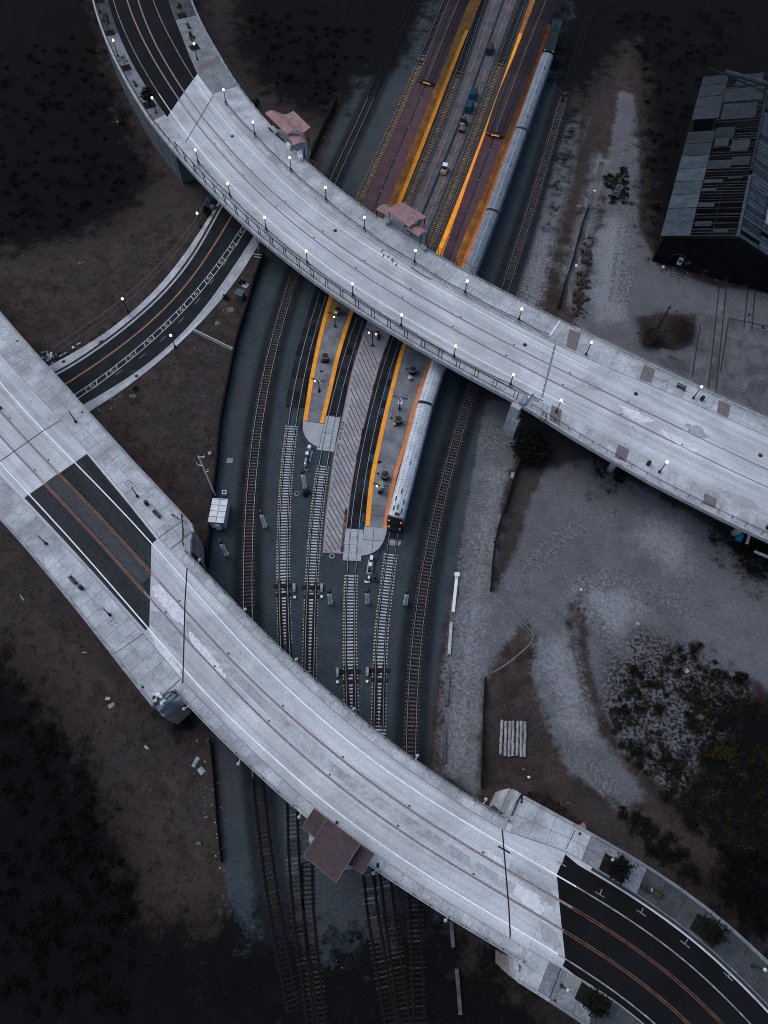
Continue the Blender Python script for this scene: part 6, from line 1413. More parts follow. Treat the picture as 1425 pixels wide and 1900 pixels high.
scrub(70, [(95, 672), (240, 580), (250, 592), (110, 672)], 'dry_grass', M['straw'], 13, 16, .2, .5, .12); scrub(110, [(1345, 980), (1425, 1010), (1425, 1090), (1370, 1050)], 'undergrowth', M['leaf'], 14, 40, .4, 1.0, .16)
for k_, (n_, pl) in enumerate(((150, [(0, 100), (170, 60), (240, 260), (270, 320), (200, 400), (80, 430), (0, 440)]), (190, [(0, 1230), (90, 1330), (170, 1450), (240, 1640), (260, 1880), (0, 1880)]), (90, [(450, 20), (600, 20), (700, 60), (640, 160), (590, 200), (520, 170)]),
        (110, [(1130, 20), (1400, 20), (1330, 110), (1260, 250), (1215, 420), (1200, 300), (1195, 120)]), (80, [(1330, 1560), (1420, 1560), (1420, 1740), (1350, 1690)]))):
    scrub(n_, pl, 'undergrowth', M['leafblack'], 60 + k_, 46, .6, 1.9, .22)  # near-black scrub, added so the painted dark ground reads as plants
# litter scattered on the ground
def litter(n, poly, seed, s0=.08, s1=.22):
    r = random.Random(seed); mb = MB(); xs = [p[0] for p in poly]; ys = [p[1] for p in poly]
    while n:
        x, y = r.uniform(min(xs), max(xs)), r.uniform(min(ys), max(ys))
        if inside((x, y), poly): q = P(x, y); s = r.uniform(s0, s1) * (1.6 if r.random() < .06 else 1); mb.box((q.x, q.y, .05), (s * r.uniform(.6, 1.7), s, .08), r.random() * 3, .6); n -= 1
    return tag(mb.build('litter', M['litter']), kind='stuff')
litter(50, [(360, 1330), (400, 1320), (420, 1640), (385, 1600), (370, 1450)], 1); litter(40, [(150, 750), (230, 720), (200, 800)], 2); litter(55, [(0, 450), (330, 300), (380, 360), (230, 560), (90, 650), (30, 600)], 3, .06, .15)
litter(60, [(180, 762), (330, 655), (470, 500), (400, 900), (345, 930)], 4, .06, .17); litter(14, [(560, 1640), (680, 1660), (660, 1850), (600, 1850)], 5, .06, .14); litter(60, [(940, 960), (1100, 1080), (1240, 1400), (1060, 1500), (900, 1450), (910, 1180)], 6, .06, .16)
litter(50, [(1120, 1150), (1330, 1220), (1280, 1400), (1140, 1350)], 7, .06, .15); litter(18, [(420, 1500), (440, 1700), (400, 1700)], 8, .06, .14); litter(35, [(820, 880), (860, 900), (770, 1250), (740, 1240)], 9, .05, .10)
litter(40, [(600, 250), (640, 250), (600, 320), (580, 310)], 10, .07, .14); litter(25, [(1230, 490), (1330, 500), (1330, 520), (1230, 510)], 11, .1, .25); litter(40, [(1100, 400), (1060, 580), (1040, 560), (1080, 420)], 12, .07, .16); litter(30, [(60, 1080), (330, 1400), (300, 1560), (100, 1280)], 13, .06, .14)
q = PL([(1105, 280)], 0)

# ------------------------------------------------------------------ platform furniture
def tub_proto():
    t = thing('round_planter', 'x', 'planter', (0, 0, 0), 0, 'round platform planters')
    part(MB().lathe((0, 0, 0), [(.62, 0), (.78, .2), (.78, 1.35), (.70, 1.42)], 18), 'tub', M['planter'], t, True)
    part(MB().lathe((0, 0, 1.3), [(.70, 0), (.72, .14), (.80, .14), (.80, .06)], 18), 'rim', M['grey_metal'], t)
    part(MB().lathe((0, 0, 1.30), [(.69, 0), (.66, .09)], 16), 'soil', M['soil'], t)
    leaves((0, 0, 1.5), .32, 26, .14, M['bloom'], 'plant', t, .5, 40); return t
tp = tub_proto()
for i, (px, lab) in enumerate((((628, 582), 'dark round planter on the left platform, behind the lit platform lamp'), ((604, 668), 'dark round planter with a wet stain, midway on the left platform'), ((765, 692), 'dark round planter at the bridge end of the right platform'),
                               ((738.5, 784), 'dark round planter with an orange cap beside it, on the right platform'), ((714, 886), 'dark round planter nearest the train end, on the right platform'))):
    q = P(*px, .34)
    if i == 0: tp.location = q; tp['label'] = lab
    else: dup(tp, q, random.random() * 6, lab)
for px, wd, lab in (((602, 672), 1.0, pa), ((597, 689), .5, pa), ((703, 857), .7, pb), ((592, 727), .5, pa)):
    q = P(*px, .345); mb = MB(); r = random.Random(int(px[0])); n = 14
    mb.prism([(q.x + wd * r.uniform(.5, 1.1) * math.cos(k * 6.283 / n) * 1.1, q.y + wd * .6 * r.uniform(.5, 1.1) * math.sin(k * 6.283 / n)) for k in range(n)], .335, .344).build('damp_patch', M['stain'], lab)
for px in ((640, 583), (756, 684), (726, 776), (701.5, 879)):
    q = P(*px, .34); MB().lathe((q.x, q.y, .32), [(.3, 0), (.3, .03)], 14).build('manhole_cover', M['iron'], pa if px[0] < 660 else pb)
def plat_lamp(label, px, h, glows, rz=0):
    q = P(*px, .34); t = thing('platform_lamp', label, 'platform lamp', q, rz, 'twin arm platform lamps')
    part(MB().lathe((0, 0, 0), [(.28, 0), (.24, .35), (.1, .5)], 10), 'base', M['black'], t); part(MB().tube([Vector((0, 0, .3)), Vector((0, 0, h))], .1, 8), 'pole', M['black'], t)
    for sx in (-1, 1):
        part(MB().tube([Vector((0, 0, h - .3)), Vector((sx * .6, 0, h)), Vector((sx * .8, 0, h))], .05, 5), 'arm', M['black'], t); part(MB().box((sx * 1.05, 0, h + .08), (.85, .28, .12)), 'lamp_hood', M['black'], t)
    for i, (x, y, z, m_) in enumerate(glows): part(MB().lathe((x, y, z), [(.08, 0), (.17, .1), (.16, .26), (.05, .34)], 10), 'bulb', M[m_], t, True)
    return t
plat_lamp('lit twin arm lamp with yellow sign boxes at the bridge end of the left platform', (622, 606), 4.0, [(0, -.3, 3.2, 'warm'), (-.3, .1, 2.6, 'globeoff')], -.15)
plat_lamp('twin arm lamp at the lower part of the left platform', (592.6, 724), 3.4, [(-.65, -.25, 3.0, 'warm'), (.3, -.2, 3.3, 'globeoff'), (.6, -.2, 2.9, 'globeoff')], -.2)
plat_lamp('twin arm lamp with a white box halfway along the right platform', (741, 760), 4.2, [(.15, -.2, 3.9, 'globeoff'), (-.2, -.1, 2.8, 'globeoff'), (.25, .1, 2.8, 'globeoff')], -.2)
plat_lamp('twin arm lamp with yellow machines, nearest the train end', (706, 916), 3.6, [(-.65, -.25, 3.1, 'warm'), (.1, -.25, 3.1, 'globeoff'), (.55, -.2, 3.0, 'globeoff'), (.3, 0, 3.2, 'globeoff')], -.15)
plat_lamp('lamp post at the bridge end of the hatched walkway, two warm bulbs', (691, 641), 4.6, [(-.75, -.2, 3.9, 'warm'), (.75, -.2, 3.9, 'warm')], -.2)
def boxy(name, label, cat, px, z, size, mt, rz=-.2, h0=0.0, grp=None, extra=()):
    q = P(*px, z); t = thing(name, label, cat, (q.x, q.y, z), rz, grp); part(MB().box((0, 0, h0 + size[2] / 2), size), 'body', M[mt], t)
    for nm, c, s, m_ in extra: part(MB().box(c, s), nm, M[m_], t)
    return t
boxy('sign_box', 'yellow lit sign box below the lit twin arm lamp', 'sign', (623.5, 592), .34, (.65, .8, .6), 'cartlime', -.2, 1.6, None, [('post', (0, 0, .8), (.12, .12, 1.6), 'iron'), ('panel', (.1, -.1, 2.22), (.5, .3, .05), 'dimwarm')])
boxy('ticket_machine', 'yellow topped ticket machine on the right platform, upper of two', 'ticket machine', (706, 904), .34, (.75, .8, 1.5), 'iron', -.2, 0, 'ticket machines', [('top', (0, 0, 1.53), (.8, .85, .08), 'cartlime'), ('screen', (0, -.41, 1.1), (.5, .03, .4), 'glass')])
boxy('ticket_machine', 'pale topped ticket machine on the right platform, lower of two', 'ticket machine', (705, 913), .34, (.75, .8, 1.5), 'iron', -.2, 0, 'ticket machines', [('top', (0, 0, 1.53), (.8, .85, .08), 'grey_metal'), ('screen', (0, -.41, 1.1), (.5, .03, .4), 'glass')])
boxy('white_box', 'white box fixed behind the twin arm lamp of the right platform', 'box', (742, 757), .34, (.8, .85, .4), 'white_metal', -.2, 1.6, None, [('post', (0, 0, .8), (.14, .14, 1.6), 'black')])
q = P(732, 789, .34); t = thing('yellow_drum', 'small orange capped drum below a planter on the right platform', 'drum', q); part(MB().lathe((0, 0, 0), [(.28, 0), (.28, .5)], 12), 'drum', M['wood'], t); part(MB().lathe((0, 0, .5), [(.29, 0), (.27, .06)], 12), 'lid', M['orange'], t)
q = P(760.5, 704, .34); t = thing('white_bin', 'white round bin on the right platform, below the upper planter', 'bin', q); part(MB().lathe((0, 0, 0), [(.33, 0), (.42, .75), (.44, .8)], 14), 'body', M['white_metal'], t, True); part(MB().lathe((0, 0, .8), [(.44, 0), (.36, .14), (.2, .17)], 14), 'rim', M['globeoff'], t); part(MB().lathe((0, 0, .96), [(.21, 0), (.2, .02)], 12), 'opening', M['grey_metal'], t)
boxy('bench_box', 'dark bench near the bridge end of the hatched walkway', 'bench', (703, 627), .2, (.5, 1.5, .5), 'wood', -.2, 0, None, [('seat', (0, 0, .52), (.4, 1.4, .05), 'iron')])
q = P(606, 648, .34)

# ------------------------------------------------------------------ line side equipment
def signal(label, px, h=6.6, big=True):
    q = P(*px); t = thing('signal_post', label, 'railway signal', (q.x, q.y, 0), random.uniform(-.1, .1), 'railway signals with black heads')
    part(MB().box((0, 0, .2), (.8, .8, .4)), 'footing', M['grey_metal'], t); part(MB().tube([Vector((0, 0, .3)), Vector((0, 0, h - .8))], .12, 8), 'mast', M['white_metal'], t)
    for x in (-.26, .26): part(MB().tube([Vector((x, -.28, .4)), Vector((x, -.28, h - 1.6))], .045, 5), 'ladder_rail', M['white_metal'], t)
    for k in range(12): part(MB().tube([Vector((-.26, -.28, .7 + k * .36)), Vector((.26, -.28, .7 + k * .36))], .03, 4), 'rung', M['grey_metal'], t)
    part(MB().box((0, .1, h - 1.5), (.5, .3, .06)), 'platform', M['grey_metal'], t); part(MB().box((0, .02, h * .42), (.66, .1, h * .6)), 'back_plate', M['bright_white'], t)
    part(MB().lathe((0, .15, h - .9), [(.25, 0), (.42, .08), (.42, .7), (.3, .85)], 12), 'signal_head', M['black'], t, True); part(MB().tube([Vector((0, .15, h - .1)), Vector((.1, .3, h + .45))], .05, 5), 'aerial', M['black'], t)
    return t
for px, lab in (((566, 905), 'railway signal left of the green bush, between two concrete tracks'), ((492, 977), 'railway signal right of the leftmost timber track'), ((613.5, 1119), 'railway signal right of the second track switch'), ((681.5, 1118), 'railway signal between the two right concrete tracks'),
                ((752, 1120), 'railway signal left of the right timber track'), ((421, 1030), 'railway signal below the white equipment hut')): signal(lab, px)
def cabinets(label, px, rz, lst):
    q = P(*px); t = thing('trackside_cabinet', label, 'trackside cabinet', (q.x, q.y, 0), rz, 'trackside cabinet sets')
    for nm, c, s, m_ in lst: part(MB().box(c, s, 0, .97), nm, M[m_], t)
    return t
cabinets('white cabinets on a pale strip below the rounded end of the left platform', (571, 846), -.12, [('cabinet', (0, 1.6, .5), (.6, .7, 1.0), 'white_metal'), ('cabinet', (-.1, .1, .5), (.6, .75, 1.0), 'white_metal'), ('ladder', (-.05, -1.2, .4), (.5, .8, .7), 'grey_metal'), ('slab', (.62, .1, .05), (.35, 2.6, .14), 'grey_metal'), ('cabinet', (0, -.5, .4), (.5, .4, .8), 'iron')])
cabinets('small white post box above a railway signal, left of the second track', (567, 868), -.1, [('cabinet', (-.1, .4, .6), (.35, .5, 1.2), 'white_metal'), ('frame', (.2, -.5, .15), (.8, .5, .3), 'grey_metal'), ('cabinet', (.1, -.35, .3), (.35, .4, .6), 'iron')])
cabinets('white cabinets on a pale pad below the rounded end of the right platform', (687, 1050), -.06, [('slab', (0, -.3, .06), (1.0, 2.6, .14), 'apron'), ('cabinet', (.05, 1.3, .5), (.55, .9, 1.0), 'white_metal'), ('cabinet', (0, 0, .5), (.6, .75, 1.0), 'white_metal'), ('cabinet', (0, -.95, .5), (.6, .6, .9), 'iron'), ('cabinet', (.05, .75, .4), (.5, .35, .8), 'iron')])
cabinets('small white box on an angled frame below the cabinets', (682, 1078), 0, [('cabinet', (.2, .4, .5), (.35, .55, 1.0), 'white_metal'), ('frame', (-.1, -.25, .2), (.9, .35, .35), 'white_metal'), ('cabinet', (0, 0, .3), (.4, .3, .6), 'iron')])
q = P(696, 1076); t = thing('cable_coil', 'black coil of cable lying beside the last concrete track', 'cable coil', (q.x, q.y, .12))
for k in range(3): part(MB().tube([Vector((.42 * math.cos(a) + .04 * k, .42 * math.sin(a), .05 + .12 * k)) for a in np.linspace(0, 6.283, 17)], .09, 6), 'loop', M['black'], t)
for lab, pts in (('black cable looping from the right platform end to the coil', [(716, 992), (711, 1012), (703, 1026), (697, 1045), (695, 1060), (700, 1066), (697, 1074)]), ('black cable looping around the end of the left platform', [(560, 778), (556, 795), (558, 810), (565, 820), (571, 828)])):
    a = spline(PL(pts, .06), .5); t = thing('loose_cable', lab, 'cable', a[0]); MB().tube(a, .06, 5).build('cable', M['black'], t)
    MB().tube([q_ + Vector((.35, .1, 0)) for q_ in a[: len(a) * 2 // 3]], .05, 5).build('cable', M['black'], t)
for px, lab in (((551, 916), 'pale round manhole ring between two concrete tracks'), ((616, 1032), 'pale ring by the end of the hatched walkway'), ((917, 1006), 'pale ring on the gravel track by the dark fence'), ((1074, 383), 'pale manhole ring in the dirt strip at the top right')):
    q = P(*px); t = thing('manhole_ring', lab, 'manhole', (q.x, q.y, 0), 0, 'manhole rings'); part(MB().tube([Vector((.42 * math.cos(a), .42 * math.sin(a), .06)) for a in np.linspace(0, 6.283, 15)], .09, 5), 'ring', M['litter'], t); part(MB().lathe((0, 0, 0), [(.36, 0), (.36, .05)], 14), 'cover', M['iron'], t)
# equipment hut with its mast
q = P(404, 962); t = thing('equipment_hut', 'white ribbed equipment hut beside the left ballast', 'hut', (q.x, q.y, 0), -.02)
a, b = P(391, 925, 3), P(420, 925, 3); wd = (b - a).length; ln = (P(404, 924, 3) - P(404, 967, 3)).length
t.location = (*((P(391, 925, 3) + P(418, 969, 3)) / 2).xy, 0)
part(MB().box((0, 0, 1.45), (wd * .96, ln, 2.7)), 'wall', M['grey_metal'], t); part(MB().box((0, 0, 2.9), (wd, ln * 1.03, .16)), 'roof', M['white_metal'], t)
for k in range(4): part(MB().box((0, -ln / 2 + ln * (k + .5) / 4 + .45, 3.0), (wd, .07, .07)), 'roof_rib', M['grey_metal'], t)
part(MB().box((0, 0, 3.0), (.07, ln, .07)), 'roof_rib', M['grey_metal'], t); part(MB().box((.15, -ln / 2 - .2, 1.2), (.8, .4, 1.9)), 'air_unit', M['white_metal'], t); part(MB().box((-.7, -ln / 2 - .02, 1.2), (.7, .05, 2.0)), 'door', M['white_metal'], t)
q = P(399, 919); t = thing('radio_mast', 'tall white mast with short arms behind the white hut', 'mast', (q.x, q.y, 0)); part(MB().tube([Vector((0, 0, 0)), Vector((0, 0, 14.8))], .16, 8, .11), 'mast', M['white_metal'], t)
for z, L_ in ((14.5, 1.0), (11.5, -.9), (9.3, .6)): part(MB().tube([Vector((0, 0, z)), Vector((L_, .1, z)), Vector((L_, .1, z + .7))], .07, 5), 'arm', M['white_metal'], t)
boxy('junction_box', 'small white box by the mast above the white hut', 'box', (417, 916), 0, (.8, .8, .7), 'white_metal', .1, 0, None, [('lid', (0, 0, .73), (.5, .5, .06), 'iron')])
boxy('ground_slab', 'pale square slab in the ballast left of the timber track', 'slab', (426.5, 855), 0, (1.15, 1.1, .12), 'grey_metal', 0); boxy('junction_box', 'small white box at the dark fence above the mast', 'box', (390, 843), 0, (.55, .5, .6), 'white_metal', .3, 0, None, [('lid', (0, 0, .63), (.3, .3, .05), 'iron')])
t = boxy('transformer_cabinet', 'green transformer cabinet in the weeds by the curved road', 'cabinet', (446, 552), 0, (1.75, 1.5, 1.5), 'green_metal', -.35, 0, None, [('lid', (0, .03, 1.53), (1.9, 1.65, .08), 'green_metal'), ('footing', (0, 0, .04), (2.1, 1.9, .1), 'iron')])
boxy('concrete_pad', 'pale pad under a black bush like heap by the curved road', 'slab', (453, 529), 0, (2.0, 1.3, .15), 'apron', -.45); bush('black bush growing over the pale pad by the curved road', (449, 526), .8, 300, 'leaf', 45, .6, .18)
q0, q1 = P(361, 613), P(434, 649); t = thing('low_wall', 'low pale wall running from the curved road to the dark fence', 'wall', q0); MB().band(up(offset([q0, q1], .14), .35), up(offset([q0, q1], -.14), .35), -.05).build('wall', M['apron'], t); MB().band(up(offset([q0, q1], -.30), .15), up(offset([q0, q1], -.45), .15), -.05).build('wall_foot', M['grey_metal'], t)
t = thing('pillar_guard', 'white steel frame at the foot of the thin bridge pillar', 'guard rail', P(474, 474)); MB().tube(PL([(470, 471), (490, 474)], .7), .07, 5).tube(PL([(472, 476), (489, 479)], .7), .07, 5).build('rail', M['white_metal'], t)
for px in ((470, 473), (489, 477)): q = P(*px); MB().tube([Vector((q.x, q.y, 0)), Vector((q.x, q.y, .8))], .07, 5).build('post', M['white_metal'], t)
q = P(393, 372); t = thing('tarpaulin', 'dark teal tarpaulin heap under the upper bridge edge by the curved road', 'tarpaulin', (q.x, q.y, 0)); part(MB().lathe((0, 0, 0), [(1.5, 0), (1.3, .6), (.7, 1.1), (.1, 1.2)], 8), 'sheet', M['bluedark'], t)
q = P(396, 386); t = thing('rubbish_sack', 'pale grey rubbish sack below the teal tarpaulin', 'sack', (q.x, q.y, .12)); part(MB().lathe((0, 0, 0), [(.75, 0), (.8, .3), (.45, .65), (.05, .75)], 9), 'sack', M['mound'], t, True)
q = P(385, 396); t = thing('dark_bush', 'dark bush beside the lit lamp under the upper bridge edge', 'bush', (q.x, q.y, 0)); leaves((0, 0, .7), 1.1, 420, .2, M['leaf'], 'foliage', t, .8, 51)
q = P(92, 662); t = thing('rubbish_heap', 'heap of bright rubbish beside the lower bridge and the curved road', 'rubbish heap', (q.x, q.y, 0))
for k in range(46):
    part(MB().box((random.gauss(0, .8), random.gauss(0, .7), .15 + random.random() * .3), (random.uniform(.3, 1.0), random.uniform(.15, .4), .14), random.random() * 3, .8), 'scrap', M[random.choice(['litter', 'white_metal', 'grey_metal', 'mound', 'iron', 'iron', 'palebag'])], t)
for px, lab, L_ in (((117, 658), 'white broken stick lying between the wire fence and the pavement', 1.6), ((146, 638), 'white short stick above the other one by the pavement', .9), ((136, 645), 'white torn bag lying by the pavement of the curved road', .5)):
    boxy('debris', lab, 'debris', px, 0, (L_, .18 if L_ > .6 else .5, .12), 'white_metal', .7, 0, 'loose white debris')
for px, lab, s, m_, rz in (((200, 1296), 'small grey board on the brown ground left of the stepped wall', (.8, .5, .1), 'litter', 0), ((207, 1309), 'torn pale blue rag just below a small grey board', (1.0, .6, .1), 'palebag', .6), ((272, 1387), 'pale rag on the brown ground farther down from the blue rag', (.8, .3, .1), 'litter', -.6),
   ((363, 1414), 'blue grey rag beside a pale torn blanket', (.6, 1.6, .1), 'palebag', -.4), ((374, 1430), 'pale torn blanket on the litter strewn ground', (.9, 1.1, .15), 'litter', .8), ((41, 1109), 'white stick on the dark ground at the far left', (1.3, .14, .1), 'litter', -.8), ((157, 1211), 'white stick lower down near the near edge of the bridge', (.7, .14, .1), 'litter', .1),
   ((405, 1555), 'short pale stick by the lower left dark fence', (.5, .16, .1), 'litter', -.4), ((369, 1565), 'pale heap of rags left of the lower dark fence', (.6, .5, .2), 'mound', .3), ((1274, 1245), 'bright torn bag at the top of the dark scrub', (.7, .6, .15), 'litter', .5), ((1183, 1157), 'bright bag on the pale gravel tongue', (.6, .5, .12), 'litter', .2),
   ((1078, 1094), 'white scrap at the tip of the pale gravel', (.4, .3, .1), 'white_metal', 1), ((981, 1442), 'white bag below the log pile', (.4, .35, .15), 'white_metal', 0), ((951, 884), 'grey weathered crate below the round bush', (.9, 1.3, .5), 'grey_metal', -.3), ((1079, 1534), 'small pink box outside the railing past the right wing wall', (.9, .9, .9), 'roofpink', .4),
   ((151, 488), 'pale scrap on the brown ground at upper left', (1.4, .5, .1), 'mound', .5), ((427, 575), 'pale patch of dumped plaster below the green cabinet', (1.4, 1.2, .06), 'mound', .4), ((403, 600), 'pale patch of plaster lower down towards the low wall', (.9, 1.0, .06), 'mound', .2), ((246, 735), 'pale grey slab in the weeds by the curved road', (1.3, .8, .08), 'mound', .1),
   ((1069, 493), 'white torn sheet on the broken kerb at upper right', (.5, .8, .1), 'white_metal', -.3), ((1103, 355), 'white and red scrap at the top of the dark strip fence', (.7, .4, .2), 'white_metal', 0), ((218, 226), 'lone white scrap in the dark left of the upper bridge', (.45, .35, .1), 'litter', .4)):
    boxy('debris', lab, 'debris', px, 0, s, m_, rz, 0, 'loose debris')
# log pile, concrete beams
def log(label, a, b, r, mt, name='log', grp='grey logs in a row', n=9):
    A, B = P(*a, r), P(*b, r); t = thing(name, label, name.replace('_', ' '), A, 0, grp); rr = random.Random(int(a[0])); mb = MB(); pts = [A.lerp(B, k / 12) + Vector((rr.uniform(-.05, .05), 0, 0)) for k in range(13)]
    mb.tube(pts, r, n); mb.v = [(x + rr.uniform(-.03, .03), y, z + rr.uniform(-.03, .03)) for x, y, z in mb.v]; mb.build('trunk', M[mt], t); return t
for i, (x0, x1, y0, y1) in enumerate(((931.5, 928.5, 1336, 1400), (939, 937, 1338, 1403), (946, 944.5, 1338, 1404), (952.5, 951.5, 1337.5, 1403), (961, 959, 1338, 1402), (967.5, 966.5, 1338, 1405), (974.5, 973, 1339, 1405))):
    log(f'grey log in the row of seven below the wire fence, {ORD[i]} from the left', (x0, y0), (x1, y1), .25, 'log')
for a, b, lab, m_ in (((847.5, 1068), (840.5, 1136), 'white concrete beam topmost in the line along the right ballast', 'white_metal'), ((837, 1155), (833, 1215), 'pale concrete beam second from the top along the ballast', 'beam'), ((832, 1247), (827.5, 1310), 'grey concrete beam third in line along the ballast', 'pad'), ((825.5, 1350), (823.5, 1416), 'brown grey beam just above the lower bridge, along the ballast', 'pad'),
                  ((837, 1709), (840.5, 1757), 'grey beam directly below the lower bridge, bottom right', 'pad'), ((847, 1797), (854, 1882), 'long grey beam at the bottom of the picture', 'pad')):
    A, B = P(*a), P(*b); t = thing('concrete_beam', lab, 'concrete beam', A, 0, 'concrete beams along the ballast'); MB().band(up(offset([A, B], .26), .42), up(offset([A, B], -.26), .42), -.02).build('beam', M[m_], t)
    if a[0] == 847.5: MB().box((A.x, A.y, .55), (.9, .8, .3), .2).build('end_block', M['white_metal'], t)
for a, b, lab in (((1378, 1030), (1371, 1008), 'white board leaning right of the blue tarpaulin'),): pass
q = P(1374, 998); t = thing('tarpaulin', 'bright blue tarpaulin below the right end of the upper bridge', 'tarpaulin', (q.x, q.y, 0)); MB().prism(PL([(1376, 983), (1383, 987), (1377, 1004), (1365, 999)], .8), .1, .8).build('sheet', M['teal'], t)
for a, b, lab in (((1389, 991), (1384, 1010), 'white beam right of the blue tarpaulin, pointing down'), ((1398, 1025), (1428, 1037), 'white beam at the right edge of the picture, below the blue tarpaulin')):
    A, B = P(*a), P(*b); t = thing('timber_beam', lab, 'beam', A, 0, 'white beams under the bridge end'); MB().band(up(offset([A, B], .2), .6), up(offset([A, B], -.2), .6), -.02).build('beam', M['white_metal'], t)
q = P(1404, 1045); t = thing('rubble_heap', 'dark grey heap of rubble below the white beam at the right', 'rubble', (q.x, q.y, 0))
for k in range(14): part(MB().box((random.gauss(0, 1.0), random.gauss(0, .6), .2), (.8, .5, .4), random.random() * 3, .8), 'lump', M['sheetdark'], t)
q = P(1214, 620); t = thing('utility_pole', 'tall dark timber pole in the brown brush at upper right', 'utility pole', (q.x, q.y, 0)); part(MB().tube([Vector((0, 0, 0)), Vector((0, 0, 8.8))], .19, 8, .14), 'pole', M['bark'], t); part(MB().box((.15, 0, 1.4), (.2, .2, .5)), 'meter_box', M['white_metal'], t); part(MB().box((0, 0, 8.3), (.9, .1, .12)), 'cross_arm', M['bark'], t)
# old yard concrete beyond the bridge
def pads(lst):
    for px, m_ in lst:
        o = MB().prism(PL(px, .02), -.05, .03).build('yard_slab', M[m_]); tag(o, kind='structure')
pads([([(1300, 575), (1326, 576), (1318, 645), (1304, 716), (1282, 704), (1290, 655)], 'pad'), ([(1329, 540), (1347, 545), (1336, 680), (1332, 735), (1314, 722), (1322, 640)], 'pad'), ([(1352, 590), (1380, 600), (1372, 690), (1362, 752), (1336, 738), (1345, 660)], 'pad'),
      ([(1392, 605), (1440, 620), (1440, 690), (1412, 740), (1400, 770), (1372, 755), (1382, 690)], 'pad'), ([(1226, 645), (1262, 654), (1284, 660), (1276, 705), (1215, 668)], 'pad')])
for a, b in (((1336, 520), (1313, 735)), ((1349, 522), (1327, 738)), ((1389, 528), (1380, 610)), ((1402, 530), (1395, 612)), ((1352, 590), (1428, 606)), ((1300, 600), (1284, 700)), ((1352, 592), (1337, 690)), ((1237, 660), (1270, 672))):
    q = PL([a, b], .034); o = MB().sheet(offset(q, .14), offset(q, -.14)).build('yard_groove', M['iron']); tag(o, kind='structure')
q = spline(PL([(1117, 300), (1105, 345), (1082, 430), (1066, 490), (1055, 570)], .03)); o = MB().band(up(offset(q, .6), .07), up(offset(q, -.6), .07), -.05).build('broken_kerb_path', M['pad']); tag(o, kind='structure')
for px in ([(1393, 588), (1397, 588), (1394, 600), (1390, 600)],): pass
q = P(1390, 584); boxy('drain_cover', 'small dark drain cover in the old yard concrete', 'drain cover', (1390, 584), 0, (.6, .6, .06), 'iron', .2); boxy('junction_box', 'dark square block in the old yard at right', 'block', (1415, 608), 0, (.5, .6, .3), 'iron', .2)

# ------------------------------------------------------------------ vehicles in the service lane and the black car
def cart(label, px, rz, L_, W_, body, roof, kind='utility cart', cab=True, z=.12, grp='service vehicles'):
    q = P(*px, z); t = thing('utility_cart', label, kind, q, rz, grp)
    part(MB().box((0, 0, .5), (W_, L_, .55), 0, .96), 'body', M[body], t)
    for x in (-1, 1):
        for y in (-.32, .32): part(MB().tube([Vector((x * W_ * .42 - .1, y * L_, .26)), Vector((x * W_ * .42 + .1, y * L_, .26))], .26, 10), 'wheel', M['black'], t)
    if cab:
        part(MB().box((0, L_ * .14, 1.62), (W_ * .88, L_ * .42, .10)), 'roof', M[roof], t); part(MB().box((0, -L_ * .08, 1.15), (W_ * .8, .08, .7)), 'windscreen', M['glass'], t)
        for x in (-1, 1):
            for y in (-.06, .34): part(MB().box((x * W_ * .4, y * L_, 1.15), (.07, .07, .9)), 'post', M['black'], t)
        part(MB().box((0, L_ * .12, .85), (W_ * .7, L_ * .2, .25)), 'seat', M['black'], t); part(MB().box((0, -L_ * .32, .84), (W_ * .8, L_ * .26, .16), 0, .8), 'bonnet', M['grey_metal'], t)
    return t
dl = MID[40] - MID[36]; hz = math.atan2(dl.y, dl.x) + math.pi / 2
cart('small lime and grey utility cart with a pale roof in the service lane', (824, 318), hz, 2.9, 1.35, 'cartlime', 'white_metal')
t = cart('black tow tractor with a blue lamp in front of the blue wagons', (859, 231), hz, 2.9, 1.5, 'black', 'black', 'tow tractor'); part(MB().box((-.25, .3, 1.72), (.6, .45, .14)), 'roof_lamp', M['blue'], t)
t = cart('empty flat trailer of tan boards behind the black tractor', (857, 243), hz, 1.6, 1.4, 'iron', 'iron', 'trailer', False)
for k in range(3): part(MB().box((-.48 + k * .48, 0, .83), (.4, 1.6, .08)), 'board', M['wood'], t)
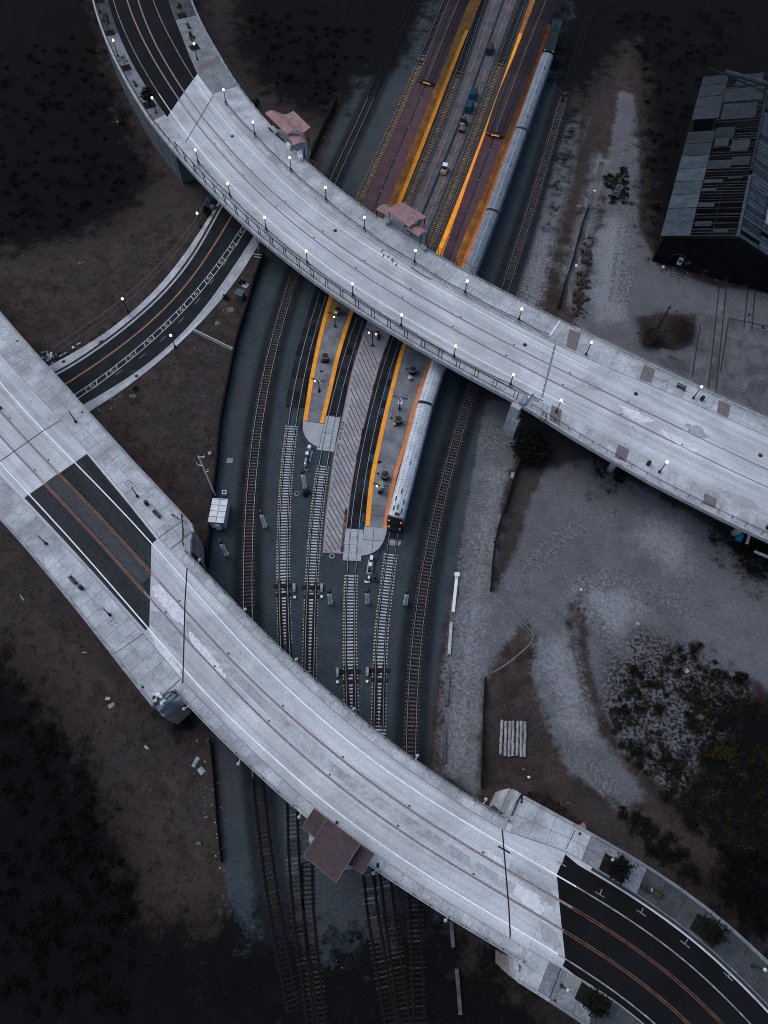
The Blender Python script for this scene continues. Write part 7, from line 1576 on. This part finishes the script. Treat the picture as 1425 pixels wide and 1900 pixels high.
for px, lab in (((870, 203), 'dark blue covered wagon nearest the black tractor'), ((877, 180), 'dark blue covered wagon, second from the black tractor'), ((908, 96), 'dark wagon standing alone far up the service lane')):
    t = cart(lab, px, hz, 3.4, 1.7, 'bluedark', 'bluedark', 'wagon', False); part(MB().box((0, 0, 1.2), (1.65, 3.3, .9), 0, .9), 'cover', M['bluedark' if px[0] < 900 else 'iron'], t)
q = P(1145, 358); t = thing('parked_car', 'black car parked in the dark scrub left of the gravel lane', 'car', (q.x, q.y, 0), math.radians(-24))
def loft(prof, W_): 
    mb = MB(); n = len(prof)
    for x, k in ((-W_ / 2, 1), (W_ / 2, 1)): mb.v += [(x, y, z) for y, z in prof]
    mb.f = [tuple(range(n)), tuple(range(2 * n - 1, n - 1, -1))] + [(k, n + k, n + (k + 1) % n, (k + 1) % n) for k in range(n)]; return mb
part(loft([(-2.2, .3), (2.2, .3), (2.25, .7), (1.9, .9), (-1.2, .98), (-2.2, .8)], 1.78), 'body', M['carpaint'], t); part(loft([(-1.25, .97), (1.75, .92), (1.2, 1.42), (-.55, 1.46)], 1.5), 'cabin', M['carpaint'], t)
part(MB().box((0, .45, 1.47), (1.2, 1.0, .03)).box((0, 0, 0), (.01, .01, .01)), 'roof_window', M['glass'], t)
for x in (-.6, .6): part(MB().box((x, .45, 1.475), (.06, 1.05, .04)), 'roof_trim', M['grey_metal'], t)
for y in (-.07, .97): part(MB().box((0, y, 1.475), (1.2, .06, .04)), 'roof_trim', M['grey_metal'], t)
part(MB().box((0, -.95, 1.2), (1.25, .06, .05)), 'windscreen_trim', M['grey_metal'], t); part(MB().box((-.6, -1.2, 1.1), (.06, .5, .05)), 'windscreen_trim', M['grey_metal'], t)
for x in (-.85, .85):
    for y in (-1.4, 1.4): part(MB().tube([Vector((x - .1, y, .32)), Vector((x + .1, y, .32))], .32, 12), 'wheel', M['black'], t)
for x in (-.6, .6): part(MB().box((x, -2.2, .65), (.35, .08, .15)), 'headlight', M['grey_metal'], t)
